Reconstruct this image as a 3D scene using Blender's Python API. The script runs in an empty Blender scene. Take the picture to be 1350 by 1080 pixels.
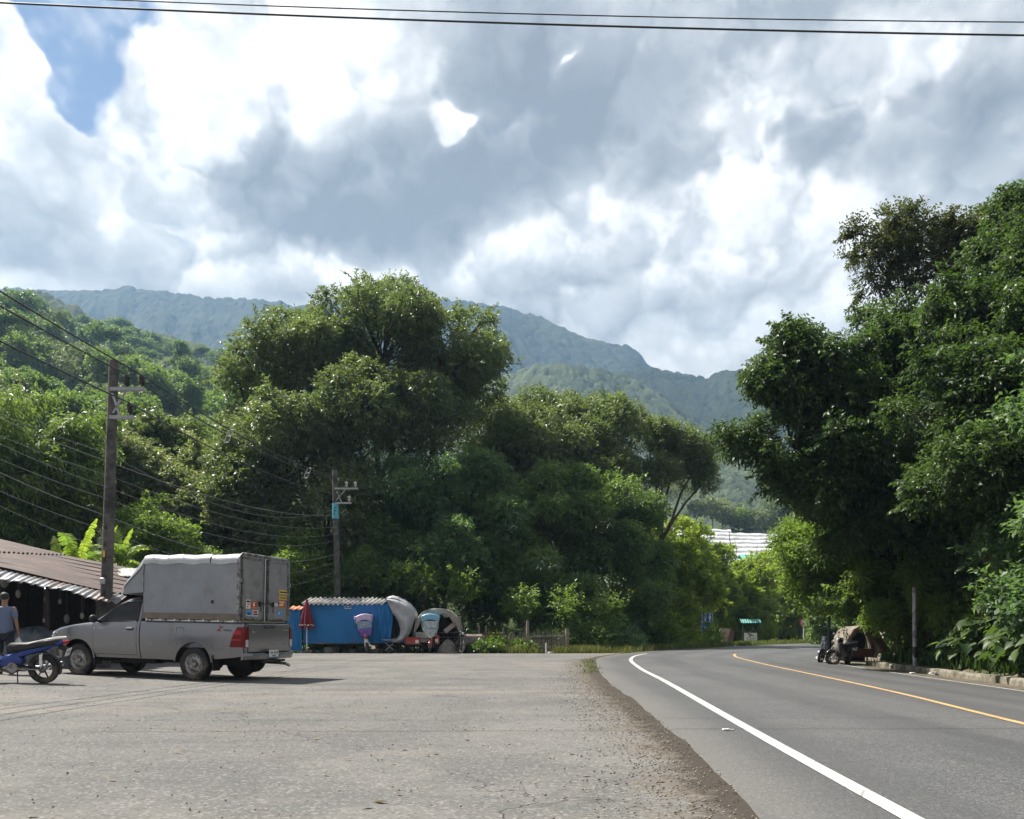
import bpy, math, random
import numpy as np
from mathutils import Vector, Matrix

# ------------------------------------------------------------------ camera, light, sky
S = bpy.context.scene
F, CX, YH, CAMZ = 1050.0, 675.0, 833.0, 1.05
cam = bpy.data.cameras.new('camera')
camo = bpy.data.objects.new('camera', cam)
S.collection.objects.link(camo)
camo.location = (0, 0, CAMZ)
camo.rotation_euler = (math.radians(90), 0, 0)
cam.sensor_width = 36
cam.lens = 36 * F / 1350
cam.shift_y = (YH - 540) / 1350
cam.clip_end = 20000
cam.clip_start = 0.05
S.camera = camo
S.view_settings.view_transform = 'Standard'
S.view_settings.look = 'None'
S.view_settings.gamma = 1
S.view_settings.exposure = 1.15
try:
    S.view_settings.use_curve_mapping = False
except Exception:
    pass
S.render.engine = 'CYCLES'
S.cycles.max_bounces = 6
S.cycles.diffuse_bounces = 4
S.cycles.glossy_bounces = 2
S.cycles.transmission_bounces = 4
S.cycles.transparent_max_bounces = 6
S.cycles.volume_bounces = 0
S.cycles.use_denoising = True
S.cycles.caustics_reflective = False
S.cycles.caustics_refractive = False

SUN_EL, SUN_AZ = math.radians(58), math.radians(-62)      # azimuth from +Y, negative to the left
sund = Vector((math.sin(SUN_AZ) * math.cos(SUN_EL), math.cos(SUN_AZ) * math.cos(SUN_EL), math.sin(SUN_EL)))
sl = bpy.data.lights.new('sun', 'SUN')
sl.energy = 5.0
sl.angle = math.radians(0.53)
sl.color = (1.0, 0.94, 0.84)
so = bpy.data.objects.new('sun', sl)
S.collection.objects.link(so)
so.rotation_euler = sund.to_track_quat('Z', 'Y').to_euler()
so.location = (-30, 30, 60)


class E:
    """a socket with arithmetic: builds Math nodes"""
    def __init__(s, t, k): s.t, s.k = t, k
    def m(s, op, *a, clamp=False):
        n = s.t.nodes.new('ShaderNodeMath'); n.operation = op; n.use_clamp = clamp
        for i, v in enumerate((s,) + a):
            if isinstance(v, E): s.t.links.new(v.k, n.inputs[i])
            else: n.inputs[i].default_value = v
        return E(s.t, n.outputs[0])
    def __add__(s, o): return s.m('ADD', o)
    def __radd__(s, o): return s.m('ADD', o)
    def __sub__(s, o): return s.m('SUBTRACT', o)
    def __rsub__(s, o): return (s * -1.0) + o
    def __mul__(s, o): return s.m('MULTIPLY', o)
    def __rmul__(s, o): return s.m('MULTIPLY', o)
    def clamp(s): return s.m('ADD', 0.0, clamp=True)
    def step(s, a, b):
        n = s.t.nodes.new('ShaderNodeMapRange'); n.interpolation_type = 'SMOOTHSTEP'
        s.t.links.new(s.k, n.inputs['Value'])
        n.inputs['From Min'].default_value = a; n.inputs['From Max'].default_value = b
        return E(s.t, n.outputs['Result'])


def c4(c): return (c[0], c[1], c[2], 1.0)


def mixc(t, fac, a, b, blend='MIX'):
    n = t.nodes.new('ShaderNodeMix'); n.data_type = 'RGBA'; n.blend_type = blend
    for i, v in ((0, fac), (6, a), (7, b)):
        if isinstance(v, E): t.links.new(v.k, n.inputs[i])
        elif hasattr(v, 'is_output'): t.links.new(v, n.inputs[i])
        else: n.inputs[i].default_value = v if i == 0 else c4(v)
    return n.outputs[2]


def noise(t, vec, scale, detail=4, rough=0.55, dist=0.0, col=False):
    n = t.nodes.new('ShaderNodeTexNoise')
    if vec is not None: t.links.new(vec, n.inputs['Vector'])
    n.inputs['Scale'].default_value = scale; n.inputs['Detail'].default_value = detail
    n.inputs['Roughness'].default_value = rough; n.inputs['Distortion'].default_value = dist
    return n.outputs['Color'] if col else E(t, n.outputs['Fac'])


def voro(t, vec, scale, feat='F1', out='Distance', rand=1.0):
    n = t.nodes.new('ShaderNodeTexVoronoi'); n.feature = feat
    if vec is not None: t.links.new(vec, n.inputs['Vector'])
    n.inputs['Scale'].default_value = scale; n.inputs['Randomness'].default_value = rand
    return E(t, n.outputs[out]) if out == 'Distance' else n.outputs[out]


def mapping(t, vec, scale=(1, 1, 1), loc=(0, 0, 0), rot=(0, 0, 0)):
    n = t.nodes.new('ShaderNodeMapping'); t.links.new(vec, n.inputs['Vector'])
    n.inputs['Scale'].default_value = scale; n.inputs['Location'].default_value = loc; n.inputs['Rotation'].default_value = rot
    return n.outputs[0]


def vmath(t, op, a, b):
    n = t.nodes.new('ShaderNodeVectorMath'); n.operation = op
    for i, v in enumerate((a, b)):
        if hasattr(v, 'is_output'): t.links.new(v, n.inputs[i])
        elif isinstance(v, (int, float)): n.inputs[i].default_value = (v, v, v)
        else: n.inputs[i].default_value = v
    return n.outputs[0]


def sep(t, v):
    n = t.nodes.new('ShaderNodeSeparateXYZ'); t.links.new(v, n.inputs[0])
    return [E(t, o) for o in n.outputs]


def comb(t, x, y, z):
    n = t.nodes.new('ShaderNodeCombineXYZ')
    for i, v in enumerate((x, y, z)):
        if isinstance(v, E): t.links.new(v.k, n.inputs[i])
        else: n.inputs[i].default_value = v
    return n.outputs[0]


def ramp(t, fac, stops):
    n = t.nodes.new('ShaderNodeValToRGB'); t.links.new(fac.k if isinstance(fac, E) else fac, n.inputs[0])
    el = n.color_ramp.elements
    while len(el) < len(stops): el.new(0.5)
    for e, (p, c) in zip(el, stops): e.position = p; e.color = c4(c)
    return n.outputs[0]


# world: physical blue sky behind a broken cloud cover laid out by compass direction
W = bpy.data.worlds.new('World'); S.world = W; W.use_nodes = True
t = W.node_tree; t.nodes.clear()
sky = t.nodes.new('ShaderNodeTexSky'); sky.sky_type = 'NISHITA'; sky.sun_disc = False
sky.sun_elevation = SUN_EL; sky.sun_rotation = SUN_AZ; sky.altitude = 800; sky.air_density = 1.0; sky.dust_density = 0.6
D = t.nodes.new('ShaderNodeTexCoord').outputs['Generated']
dx, dy, dz = sep(t, D)
u0 = dx.m('ARCTAN2', dy); v0 = dz.m('ARCSINE')
w1 = noise(t, D, 3.2, 3, 0.58, 0.0, col=True)
w2 = noise(t, D, 14.0, 3, 0.6, 0.0, col=True)
r1, g1, b1_ = sep(t, w1); r2, g2, b2_ = sep(t, w2)
u = u0 + (r1 - 0.5) * 0.17 + (r2 - 0.5) * 0.055
v = v0 + (g1 - 0.5) * 0.14 + (g2 - 0.5) * 0.05


def gauss(px, py, rx, ry, ang=0):
    du = math.atan2(px - CX, F); dv = math.atan2(YH - py, math.hypot(F, px - CX))
    c, s = math.cos(math.radians(ang)), math.sin(math.radians(ang)); kx, ky = 1180 / rx, 1180 / ry
    if ang == 0:
        p = u.m('MULTIPLY_ADD', kx, -du * kx); q = v.m('MULTIPLY_ADD', ky, -dv * ky)
    else:
        p = u.m('MULTIPLY_ADD', c * kx, v.m('MULTIPLY_ADD', s * kx, -(du * c + dv * s) * kx))
        q = u.m('MULTIPLY_ADD', -s * ky, v.m('MULTIPLY_ADD', c * ky, (du * s - dv * c) * ky))
    r = p.m('MULTIPLY_ADD', p, q * q)
    return r * -1.4427


def g2(e, w, acc):
    """acc + w * 2**e"""
    n = t.nodes.new('ShaderNodeMath'); n.operation = 'POWER'; n.inputs[0].default_value = 2.0; t.links.new(e.k, n.inputs[1])
    return E(t, n.outputs[0]).m('MULTIPLY_ADD', w, acc if acc is not None else 0.0)


acc = accB = None
for (px, py, rx, ry, a, w) in [
        (545, 262, 240, 60, 12, -.50), (700, 190, 190, 60, 10, -.32), (830, 100, 260, 90, 0, -.36), (1075, 215, 130, 45, 5, -.40), (1270, 165, 80, 70, 0, -.36),
        (875, 245, 60, 60, 30, -.26), (1120, 0, 100, 25, 0, -.2), (60, 290, 80, 45, 0, -.26), (250, 215, 130, 35, 0, -.20),
        (200, 365, 330, 18, 0, -.20), (420, 305, 100, 30, 0, -.22), (900, 440, 200, 20, 5, -.1), (310, 270, 90, 30, 10, -.12), (880, 390, 90, 35, 0, -.12),
        (250, 130, 130, 75, 20, .30), (420, 90, 50, 60, 0, .28), (30, 110, 45, 80, 0, .26), (430, 40, 110, 30, 0, .16), (230, 300, 110, 35, 0, .24),
        (700, 330, 190, 40, 6, .22), (480, 352, 130, 24, 0, .20), (1000, 120, 60, 50, 40, .24), (1150, 125, 110, 25, 0, .22),
        (1010, 300, 120, 60, 20, .20), (1180, 60, 140, 30, 0, .16), (605, 158, 30, 20, 0, .42), (632, 148, 24, 16, 0, .34), (600, 138, 18, 12, 0, .25), (745, 102, 22, 9, 25, .40), (960, 180, 50, 60, 40, .16), (780, 255, 50, 40, 30, .14)]:
    if w < 0: acc = g2(gauss(px, py, rx, ry, a), w, acc)
    else: accB = g2(gauss(px, py, rx, ry, a), w, accB)
# billows: heaped cells at two sizes; two samples a little apart give the sunward relief of the cloud tops
wv_ = vmath(t, 'SCALE', w2, 0.0); wv_.node.inputs['Scale'].default_value = 0.13
wv1 = vmath(t, 'SCALE', w1, 0.0); wv1.node.inputs['Scale'].default_value = 0.20
wv_ = vmath(t, 'ADD', wv_, wv1)
def billow(vec):
    w = vmath(t, 'ADD', vec, wv_); s_ = None
    for sc_, am in ((6.0, 1.0), (14.0, 0.5)):
        n = t.nodes.new('ShaderNodeTexVoronoi'); n.feature = 'F1'; n.inputs['Scale'].default_value = sc_
        t.links.new(w, n.inputs['Vector']); d_ = E(t, n.outputs['Distance']); q = (0.55 - d_ * d_ * 1.3) * am; s_ = q if s_ is None else s_ + q
    return s_
n1 = billow(D); n1b = billow(vmath(t, 'ADD', D, tuple(sund * 0.016 + Vector((0, 0, 0.012)))))
n0 = b1_; nf = noise(t, D, 9.0, 7, 0.62, 0.0)
front = dy.step(-0.1, 0.25)  # unseen clouds behind the camera are greyed to deepen shade in the trees
rel = n1 - n1b
# grey layer with its darker belly, and in front of it the sunlit heaps with their crisp edges
B = (acc * 0.85 + accB * 0.75) * front + 0.53 + rel * 0.55 + n1 * 0.12 + (nf - 0.5) * 0.55 + (n0 - 0.5) * 0.34 + (front - 1.0) * 0.22
cg = ramp(t, B, [(0.05, (.22, .23, .25)), (0.32, (.36, .37, .39)), (0.54, (.58, .58, .58)), (0.72, (.78, .77, .76)), (0.95, (1.0, .98, .96))])
Mh = ((accB * 2.3 + acc * 0.9) * front + n1 * 0.55 + (nf - 0.5) * 1.25 + (n0 - 0.5) * 0.5 - (1.0 - front) * 0.2).step(0.18, 0.56)
ch = ramp(t, rel * 1.35 + (nf - 0.5) * 0.9 + accB * 0.55 + 0.50, [(0.20, (.50, .51, .53)), (0.46, (.68, .68, .68)), (0.66, (.90, .885, .87)), (0.96, (1.16, 1.13, 1.10))])
ccol = mixc(t, Mh, cg, ch)
hole = None
for a_, w_ in (((100, 40, 78, 50), 1.25), ((85, 118, 36, 50), 1.15), ((160, 2, 85, 22), 1.2), ((45, 8, 40, 26), .9), ((10, 120, 40, 80), -1.1), ((205, 100, 50, 60), -0.6), ((80, 100, 30, 10), -.35), ((75, 165, 40, 16), -.8)): hole = g2(gauss(*a_), w_, hole)
hole = hole - n1 * 0.50 + (nf - 0.5) * 1.9
hm = hole.step(0.20, 0.70) * (1.0 - (w_r := sep(t, w2)[0]).step(0.50, 0.72) * 0.45)
zen = v0.step(0.95, 1.25) * (n0.step(0.5, 0.6))
cover = 1.0 - hm.m('MAXIMUM', zen)
bgs = t.nodes.new('ShaderNodeBackground'); t.links.new(sky.outputs[0], bgs.inputs[0]); bgs.inputs[1].default_value = 0.05
bgc = t.nodes.new('ShaderNodeBackground'); t.links.new(ccol, bgc.inputs[0]); bgc.inputs[1].default_value = 0.555
mx = t.nodes.new('ShaderNodeMixShader'); t.links.new(cover.k, mx.inputs[0])
t.links.new(bgs.outputs[0], mx.inputs[1]); t.links.new(bgc.outputs[0], mx.inputs[2])
wo = t.nodes.new('ShaderNodeOutputWorld'); t.links.new(mx.outputs[0], wo.inputs['Surface'])
W.cycles.sampling_method = 'MANUAL'; W.cycles.sample_map_resolution = 512

# ------------------------------------------------------------------ helpers
C = S.collection
R = random.Random(7)


def P(px, py, Y):
    """pixel of the photograph at depth Y -> point of the place"""
    return Vector(((px - CX) / F * Y, Y, CAMZ + (YH - py) / F * Y))


def mat(name, color, rough=0.6, metal=0.0, var=0.0, scale=8.0, bump=0.0, bscale=60.0, dirt=None, dirtamt=0.5, dscale=3.0, spec=0.5, coat=0.0, emis=None, objvar=False):
    m = bpy.data.materials.new(name); m.use_nodes = True
    t = m.node_tree; b = t.nodes['Principled BSDF']
    co = t.nodes.new('ShaderNodeTexCoord').outputs['Object']
    b.inputs['Roughness'].default_value = rough; b.inputs['Metallic'].default_value = metal
    b.inputs['Specular IOR Level'].default_value = spec; b.inputs['Coat Weight'].default_value = coat
    cs = None
    if var > 0:
        n = noise(t, co, scale, 6, 0.6)
        cs = ramp(t, n, [(0.3, [x * (1 - var) for x in color]), (0.7, [min(1, x * (1 + var)) for x in color])])
    if dirt is not None:
        n2 = noise(t, co, dscale, 7, 0.65).step(0.62 - dirtamt * 0.35, 0.75 - dirtamt * 0.2)
        cs = mixc(t, n2, cs if cs is not None else color, dirt)
    if cs is not None: t.links.new(cs, b.inputs['Base Color'])
    else: b.inputs['Base Color'].default_value = c4(color)
    if bump > 0:
        bn = t.nodes.new('ShaderNodeBump'); bn.inputs['Strength'].default_value = bump; bn.inputs['Distance'].default_value = 0.02
        t.links.new(noise(t, co, bscale, 5, 0.6).k, bn.inputs['Height']); t.links.new(bn.outputs[0], b.inputs['Normal'])
    if emis:
        b.inputs['Emission Color'].default_value = c4(emis[0]); b.inputs['Emission Strength'].default_value = emis[1]
    return m


def leafmat(name, lo, hi, trans=0.35, rough=0.5, tcol=None, spec=0.35):
    """foliage: each leaf its own tone from a face attribute, part of the light passes through"""
    m = bpy.data.materials.new(name); m.use_nodes = True
    t = m.node_tree; b = t.nodes['Principled BSDF']; o = t.nodes['Material Output']
    a = t.nodes.new('ShaderNodeAttribute'); a.attribute_name = 'tone'
    col = ramp(t, a.outputs['Fac'], [(0.0, lo), (1.0, hi)])
    t.links.new(col, b.inputs['Base Color']); b.inputs['Roughness'].default_value = rough; b.inputs['Specular IOR Level'].default_value = spec
    tr = t.nodes.new('ShaderNodeBsdfTranslucent')
    t.links.new(mixc(t, 1.0, col, tcol or (1.5, 1.7, 0.7), 'MULTIPLY'), tr.inputs[0])
    mx = t.nodes.new('ShaderNodeMixShader'); mx.inputs[0].default_value = trans
    t.links.new(b.outputs[0], mx.inputs[1]); t.links.new(tr.outputs[0], mx.inputs[2]); t.links.new(mx.outputs[0], o.inputs[0])
    return m


def tag(o, label=None, cat=None, group=None, kind=None):
    if label: o['label'] = label
    if cat: o['category'] = cat
    if group: o['group'] = group
    if kind: o['kind'] = kind
    return o


def empty(name, loc, rz=0.0, label=None, cat=None, group=None):
    o = bpy.data.objects.new(name, None); C.objects.link(o)
    o.location = loc; o.rotation_euler = (0, 0, rz); o.empty_display_size = 0.2
    return tag(o, label, cat, group)


def link_mesh(name, me, mats, parent=None, loc=None, rz=0.0):
    for m in (mats if isinstance(mats, (list, tuple)) else [mats]): me.materials.append(m)
    o = bpy.data.objects.new(name, me); C.objects.link(o)
    if parent: o.parent = parent
    if loc is not None: o.location = loc
    if rz: o.rotation_euler = (0, 0, rz)
    return o


def np_mesh(name, V, Q, tone=None, smooth=False, attrs=None):
    """numpy arrays of vertices and of equal-sized faces -> mesh"""
    me = bpy.data.meshes.new(name); k = Q.shape[1]
    me.vertices.add(len(V)); me.vertices.foreach_set('co', np.ascontiguousarray(V, dtype=np.float32).ravel())
    me.loops.add(Q.size); me.loops.foreach_set('vertex_index', np.ascontiguousarray(Q, dtype=np.int32).ravel())
    me.polygons.add(len(Q)); me.polygons.foreach_set('loop_start', np.arange(0, Q.size, k, dtype=np.int32))
    if smooth: me.polygons.foreach_set('use_smooth', np.ones(len(Q), dtype=bool))
    if tone is not None:
        a = me.attributes.new('tone', 'FLOAT', 'FACE'); a.data.foreach_set('value', np.asarray(tone, dtype=np.float32))
    for k_, v_ in (attrs or {}).items():
        a = me.attributes.new(k_, 'FLOAT', 'POINT'); a.data.foreach_set('value', np.asarray(v_, dtype=np.float32))
    me.update(calc_edges=True)
    return me


def grid_mesh(name, X, Y, Z, smooth=True, attrs=None, mask=None):
    n, m = X.shape
    V = np.stack([X, Y, Z], -1).reshape(-1, 3)
    i = np.arange(n * m).reshape(n, m)
    Q = np.stack([i[:-1, :-1], i[:-1, 1:], i[1:, 1:], i[1:, :-1]], -1).reshape(-1, 4)
    if mask is not None: Q = Q[mask.reshape(-1)]
    return np_mesh(name, V, Q, smooth=smooth, attrs={k: v.ravel() for k, v in (attrs or {}).items()})


class MB:
    """collects shapes, builds ONE mesh object"""
    def __init__(s): s.v, s.f, s.sm, s.mi = [], [], [], []; s.M = Matrix(); s.mat = 0
    def add(s, vs, fs, smooth=False):
        b = len(s.v); s.v += [s.M @ Vector(p) for p in vs]
        for f in fs: s.f.append([b + i for i in f]); s.sm.append(smooth); s.mi.append(s.mat)
    def box(s, c, d, rot=None, bev=0.0):
        x, y, z = d[0] / 2, d[1] / 2, d[2] / 2
        m = Matrix.Translation(c) @ (rot.to_4x4() if rot is not None else Matrix())
        if bev <= 0:
            vs = [m @ Vector((a * x, b * y, e * z)) for a in (-1, 1) for b in (-1, 1) for e in (-1, 1)]
            s.add(vs, [(0, 1, 3, 2), (4, 6, 7, 5), (0, 4, 5, 1), (2, 3, 7, 6), (0, 2, 6, 4), (1, 5, 7, 3)]); return
        g = min(bev, x * .9, y * .9, z * .9)
        ring = lambda zz, q: [(a, b, zz) for a, b in ((x - q, y - g), (x - g, y - q), (-x + g, y - q), (-x + q, y - g), (-x + q, -y + g), (-x + g, -y + q), (x - g, -y + q), (x - q, -y + g))]
        L = [ring(-z, g), ring(-z + g, 0), ring(z - g, 0), ring(z, g)]
        vs = [m @ Vector(p) for r in L for p in r]; fs = [tuple(range(7, -1, -1)), tuple(range(24, 32))]
        for k in range(3):
            for i in range(8): j = (i + 1) % 8; fs.append((k * 8 + i, k * 8 + j, k * 8 + 8 + j, k * 8 + 8 + i))
        s.add(vs, fs)
    def beam(s, p, q, w, h=None):
        p, q = Vector(p), Vector(q); h = h or w; d = q - p
        s.box((p + q) / 2, (w, h, d.length), d.to_track_quat('Z', 'Y').to_matrix())
    def tube(s, pts, r, n=8, cap=True, smooth=True, flat=1.0):
        pts = [Vector(p) for p in pts]; rr = r if isinstance(r, (list, tuple)) else [r] * len(pts)
        vs, fs = [], []; up = Vector((0, 0, 1)); N = None
        for i, p in enumerate(pts):
            d = (pts[min(i + 1, len(pts) - 1)] - pts[max(i - 1, 0)])
            if d.length < 1e-9: d = Vector((0, 0, 1))
            d.normalize()
            if N is None: N = d.cross(up if abs(d.z) < .95 else Vector((1, 0, 0))).normalized()
            else:
                N = (N - d * N.dot(d)); N = N.normalized() if N.length > 1e-6 else d.orthogonal().normalized()
            Bv = d.cross(N)
            for k in range(n):
                a = 2 * math.pi * k / n; vs.append(p + (N * math.cos(a) + Bv * math.sin(a) * flat) * rr[i])
        for i in range(len(pts) - 1):
            for k in range(n): j = (k + 1) % n; fs.append((i * n + k, i * n + j, (i + 1) * n + j, (i + 1) * n + k))
        s.add(vs, fs, smooth)
        if cap: s.add(vs[:n], [tuple(range(n - 1, -1, -1))]); s.add(vs[-n:], [tuple(range(n))])
    def cyl(s, p, q, r, r2=None, n=16, smooth=True): s.tube([p, q], [r, r if r2 is None else r2], n, True, smooth)
    def lathe(s, prof, c=(0, 0, 0), axis='Z', n=24, smooth=True, seg=(0, 2 * math.pi)):
        """prof: (radius, along axis) pairs"""
        vs, fs = [], []; full = abs(seg[1] - seg[0] - 2 * math.pi) < 1e-6; m = n if full else n + 1
        for r, h in prof:
            for k in range(m):
                a = seg[0] + (seg[1] - seg[0]) * k / n; x, y = r * math.cos(a), r * math.sin(a)
                q = {'Z': (x, y, h), 'Y': (x, h, y), 'X': (h, x, y)}[axis]; vs.append(Vector(c) + Vector(q))
        for i in range(len(prof) - 1):
            for k in range(n):
                j = (k + 1) % m
                fs.append((i * m + k, i * m + j, (i + 1) * m + j, (i + 1) * m + k))
        s.add(vs, fs, smooth)
    def grid(s, rows, smooth=True, closed=False):
        n, m = len(rows), len(rows[0]); vs = [p for r in rows for p in r]; fs = []
        for i in range(n - 1):
            for j in range(m if closed else m - 1): k = (j + 1) % m; fs.append((i * m + j, i * m + k, (i + 1) * m + k, (i + 1) * m + j))
        s.add(vs, fs, smooth)
    def prism(s, poly, d, plane='XZ', at=0.0):
        """polygon extruded by d along the third axis from at"""
        def q(a, b, h): return {'XZ': (a, h, b), 'XY': (a, b, h), 'YZ': (h, a, b)}[plane]
        n = len(poly); vs = [q(a, b, at) for a, b in poly] + [q(a, b, at + d) for a, b in poly]
        s.add(vs, [tuple(range(n - 1, -1, -1)), tuple(range(n, 2 * n))] + [(i, (i + 1) % n, n + (i + 1) % n, n + i) for i in range(n)])
    def ball(s, c, r, n=12, m=8, sc=(1, 1, 1)):
        s.lathe([(max(1e-4, r * math.sin(math.pi * i / m)) * 1.0, -r * math.cos(math.pi * i / m)) for i in range(m + 1)], (0, 0, 0), 'Z', n) if False else None
        vs, fs = [], []
        for i in range(m + 1):
            for k in range(n):
                a, b = 2 * math.pi * k / n, math.pi * i / m
                vs.append((c[0] + r * sc[0] * math.sin(b) * math.cos(a), c[1] + r * sc[1] * math.sin(b) * math.sin(a), c[2] - r * sc[2] * math.cos(b)))
        for i in range(m):
            for k in range(n): j = (k + 1) % n; fs.append((i * n + k, i * n + j, (i + 1) * n + j, (i + 1) * n + k))
        s.add(vs, fs, True)
    def build(s, name, mats, parent=None, loc=None, rz=0.0, solid=0.0, bev=0.0, merge=False):
        me = bpy.data.meshes.new(name); me.from_pydata([tuple(p) for p in s.v], [], s.f)
        me.polygons.foreach_set('use_smooth', s.sm); me.polygons.foreach_set('material_index', s.mi); me.update()
        o = link_mesh(name, me, mats, parent, loc, rz)
        if solid: md = o.modifiers.new('solid', 'SOLIDIFY'); md.thickness = solid; md.offset = 0
        if bev: md = o.modifiers.new('bevel', 'BEVEL'); md.width = bev; md.segments = 2; md.limit_method = 'ANGLE'; md.angle_limit = math.radians(40)
        return o


def children(o): return [c for c in bpy.data.objects if c.parent == o]


def copy_tree(o, parent=None, **kw):
    c = o.copy(); C.objects.link(c)
    if parent is not None: c.parent = parent
    for ch in children(o): copy_tree(ch, c)
    if 'loc' in kw: c.location = kw['loc']
    if 'rz' in kw: c.rotation_euler = (0, 0, kw['rz'])
    if 'sc' in kw: c.scale = kw['sc'] if isinstance(kw['sc'], tuple) else (kw['sc'],) * 3
    if 'label' in kw: c['label'] = kw['label']
    return c


# ------------------------------------------------------------------ numpy noise
def hash2(ix, iy, k=0):
    n = (ix.astype(np.int64) * 374761393 + iy.astype(np.int64) * 668265263 + k * 2147483647 * 3) & 0xffffffff
    n = ((n ^ (n >> 13)) * 1274126177) & 0xffffffff
    n = (n ^ (n >> 16)) & 0xffffff
    return n / float(0xffffff)


def vnoise(x, y, k=0):
    ix, iy = np.floor(x), np.floor(y); fx, fy = x - ix, y - iy
    fx, fy = fx * fx * (3 - 2 * fx), fy * fy * (3 - 2 * fy)
    a, b, c_, d = hash2(ix, iy, k), hash2(ix + 1, iy, k), hash2(ix, iy + 1, k), hash2(ix + 1, iy + 1, k)
    return (a * (1 - fx) + b * fx) * (1 - fy) + (c_ * (1 - fx) + d * fx) * fy


def fbm(x, y, oct=5, k=0, gain=0.5):
    s, a, tot = 0, 1.0, 0
    for i in range(oct): s = s + a * vnoise(x * 2 ** i + 17.3 * i, y * 2 ** i - 9.1 * i, k + i); tot += a; a *= gain
    return s / tot


def canopy(x, y, cell, k=0):
    """height field of tree crowns, 0..1, and a tone per crown"""
    gx, gy = x / cell, y / cell; ix, iy = np.floor(gx), np.floor(gy)
    best = np.zeros_like(x); tone = np.zeros_like(x)
    for a in (-1, 0, 1):
        for b in (-1, 0, 1):
            cx, cy = ix + a, iy + b
            px, py = cx + hash2(cx, cy, k), cy + hash2(cx, cy, k + 1); r = 0.55 + 0.5 * hash2(cx, cy, k + 2)
            h = (0.35 + 0.65 * hash2(cx, cy, k + 3) ** 1.5) * np.sqrt(np.maximum(0, 1 - ((gx - px) ** 2 + (gy - py) ** 2) / r ** 2))
            up = h > best; best = np.where(up, h, best); tone = np.where(up, hash2(cx, cy, k + 4), tone)
    return best, tone


def spline(pts, n=12):
    pts = [np.array(p, float) for p in pts]; out = []
    for i in range(len(pts) - 1):
        p0, p1, p2, p3 = pts[max(i - 1, 0)], pts[i], pts[i + 1], pts[min(i + 2, len(pts) - 1)]
        for j in range(n):
            s = j / n
            out.append(0.5 * ((2 * p1) + (-p0 + p2) * s + (2 * p0 - 5 * p1 + 4 * p2 - p3) * s * s + (-p0 + 3 * p1 - 3 * p2 + p3) * s ** 3))
    out.append(pts[-1]); return np.array(out)


def resample(pl, step):
    d = np.r_[0, np.cumsum(np.hypot(*np.diff(pl, axis=0).T))]; s = np.arange(0, d[-1], step)
    return np.stack([np.interp(s, d, pl[:, 0]), np.interp(s, d, pl[:, 1])], 1)


def sdist(X, Y, pl):
    """signed distance to a polyline, positive on its right going forward"""
    bd = np.full(X.shape, 1e9); sg = np.ones(X.shape)
    for a, b in zip(pl[:-1], pl[1:]):
        d = b - a; L = d @ d; tt = np.clip(((X - a[0]) * d[0] + (Y - a[1]) * d[1]) / L, 0, 1)
        qx, qy = a[0] + tt * d[0], a[1] + tt * d[1]; dd = np.hypot(X - qx, Y - qy)
        cr = -(d[0] * (Y - a[1]) - d[1] * (X - a[0])); up = dd < bd
        bd = np.where(up, dd, bd); sg = np.where(up, np.sign(cr), sg)
    return bd * sg


def ss(a, b, x): q = np.clip((x - a) / (b - a), 0, 1); return q * q * (3 - 2 * q)


# ------------------------------------------------------------------ ground, lot, road
LINE_C = resample(spline([(3.4, -25), (3.6, -14), (4.3, -4), (5.0, 4), (5.67, 8.8), (6.4, 13), (6.97, 17.2), (8.1, 26.2), (9.5, 34), (12.2, 41.5), (17, 50), (24.5, 60), (36, 74), (50, 88), (68, 104)]), 0.5)
LINE_W = resample(spline([(0.4, -25), (0.9, -14), (1.6, -4), (2.19, 4.5), (2.52, 8.8), (3.15, 16.4), (3.6, 22.5), (4.45, 29.8), (5.9, 36), (8.7, 42.5), (13.5, 50.5), (21, 61.5), (32.5, 76), (47, 91), (65, 107)]), 0.5)
EDGE = resample(spline([(-0.6, -25), (-0.2, -14), (0.7, -4), (1.34, 4.46), (1.61, 8.68), (1.82, 15.3), (2.4, 23.4), (3.3, 31.5), (5.2, 37.5), (8.2, 44), (13, 52), (20.3, 63), (31.5, 77.5), (46, 93), (64, 109)]), 0.5)


def gz(X, Y, pad=0.0):
    X = np.asarray(X, float); Y = np.asarray(Y, float)
    rise = 0.026 * np.clip(-X - 6.6, 0, 9) * (1 - ss(22, 32, Y))
    d = sdist(X, Y, LINE_C[::3]); fade = 1 - ss(42, 62, Y)
    bank = -0.055 * np.clip(d, 0, 4.75) * fade
    bed = np.where(d > 4.95, 0.30 + 0.09 * np.clip(d - 5, 0, 25), 0.0) * fade * (Y < 60)
    bed = np.where((Y > 29.5), bed * (1 - ss(29.5, 31, Y)) + np.where(d > 5, .05 * np.clip(d - 5, 0, 20), 0) * ss(29.5, 31, Y), bed)
    return rise + bank + bed


def gzs(x, y): return float(gz(np.array([x]), np.array([y]))[0])


def soil_material():
    m = bpy.data.materials.new('soil'); m.use_nodes = True; t = m.node_tree; b = t.nodes['Principled BSDF']
    co = t.nodes.new('ShaderNodeTexCoord').outputs['Object']
    n = noise(t, co, 0.6, 8, 0.65); n2 = noise(t, co, 9, 6, 0.7)
    c = mixc(t, n.step(0.42, 0.58), (0.14, 0.105, 0.075), (0.05, 0.065, 0.025)); c = mixc(t, n2.step(0.4, 0.7) * 0.6, c, (0.08, 0.06, 0.04))
    t.links.new(c, b.inputs['Base Color']); b.inputs['Roughness'].default_value = 0.95
    bn = t.nodes.new('ShaderNodeBump'); bn.inputs['Strength'].default_value = 0.6; t.links.new(n2.k, bn.inputs['Height']); t.links.new(bn.outputs[0], b.inputs['Normal'])
    return m


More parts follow.
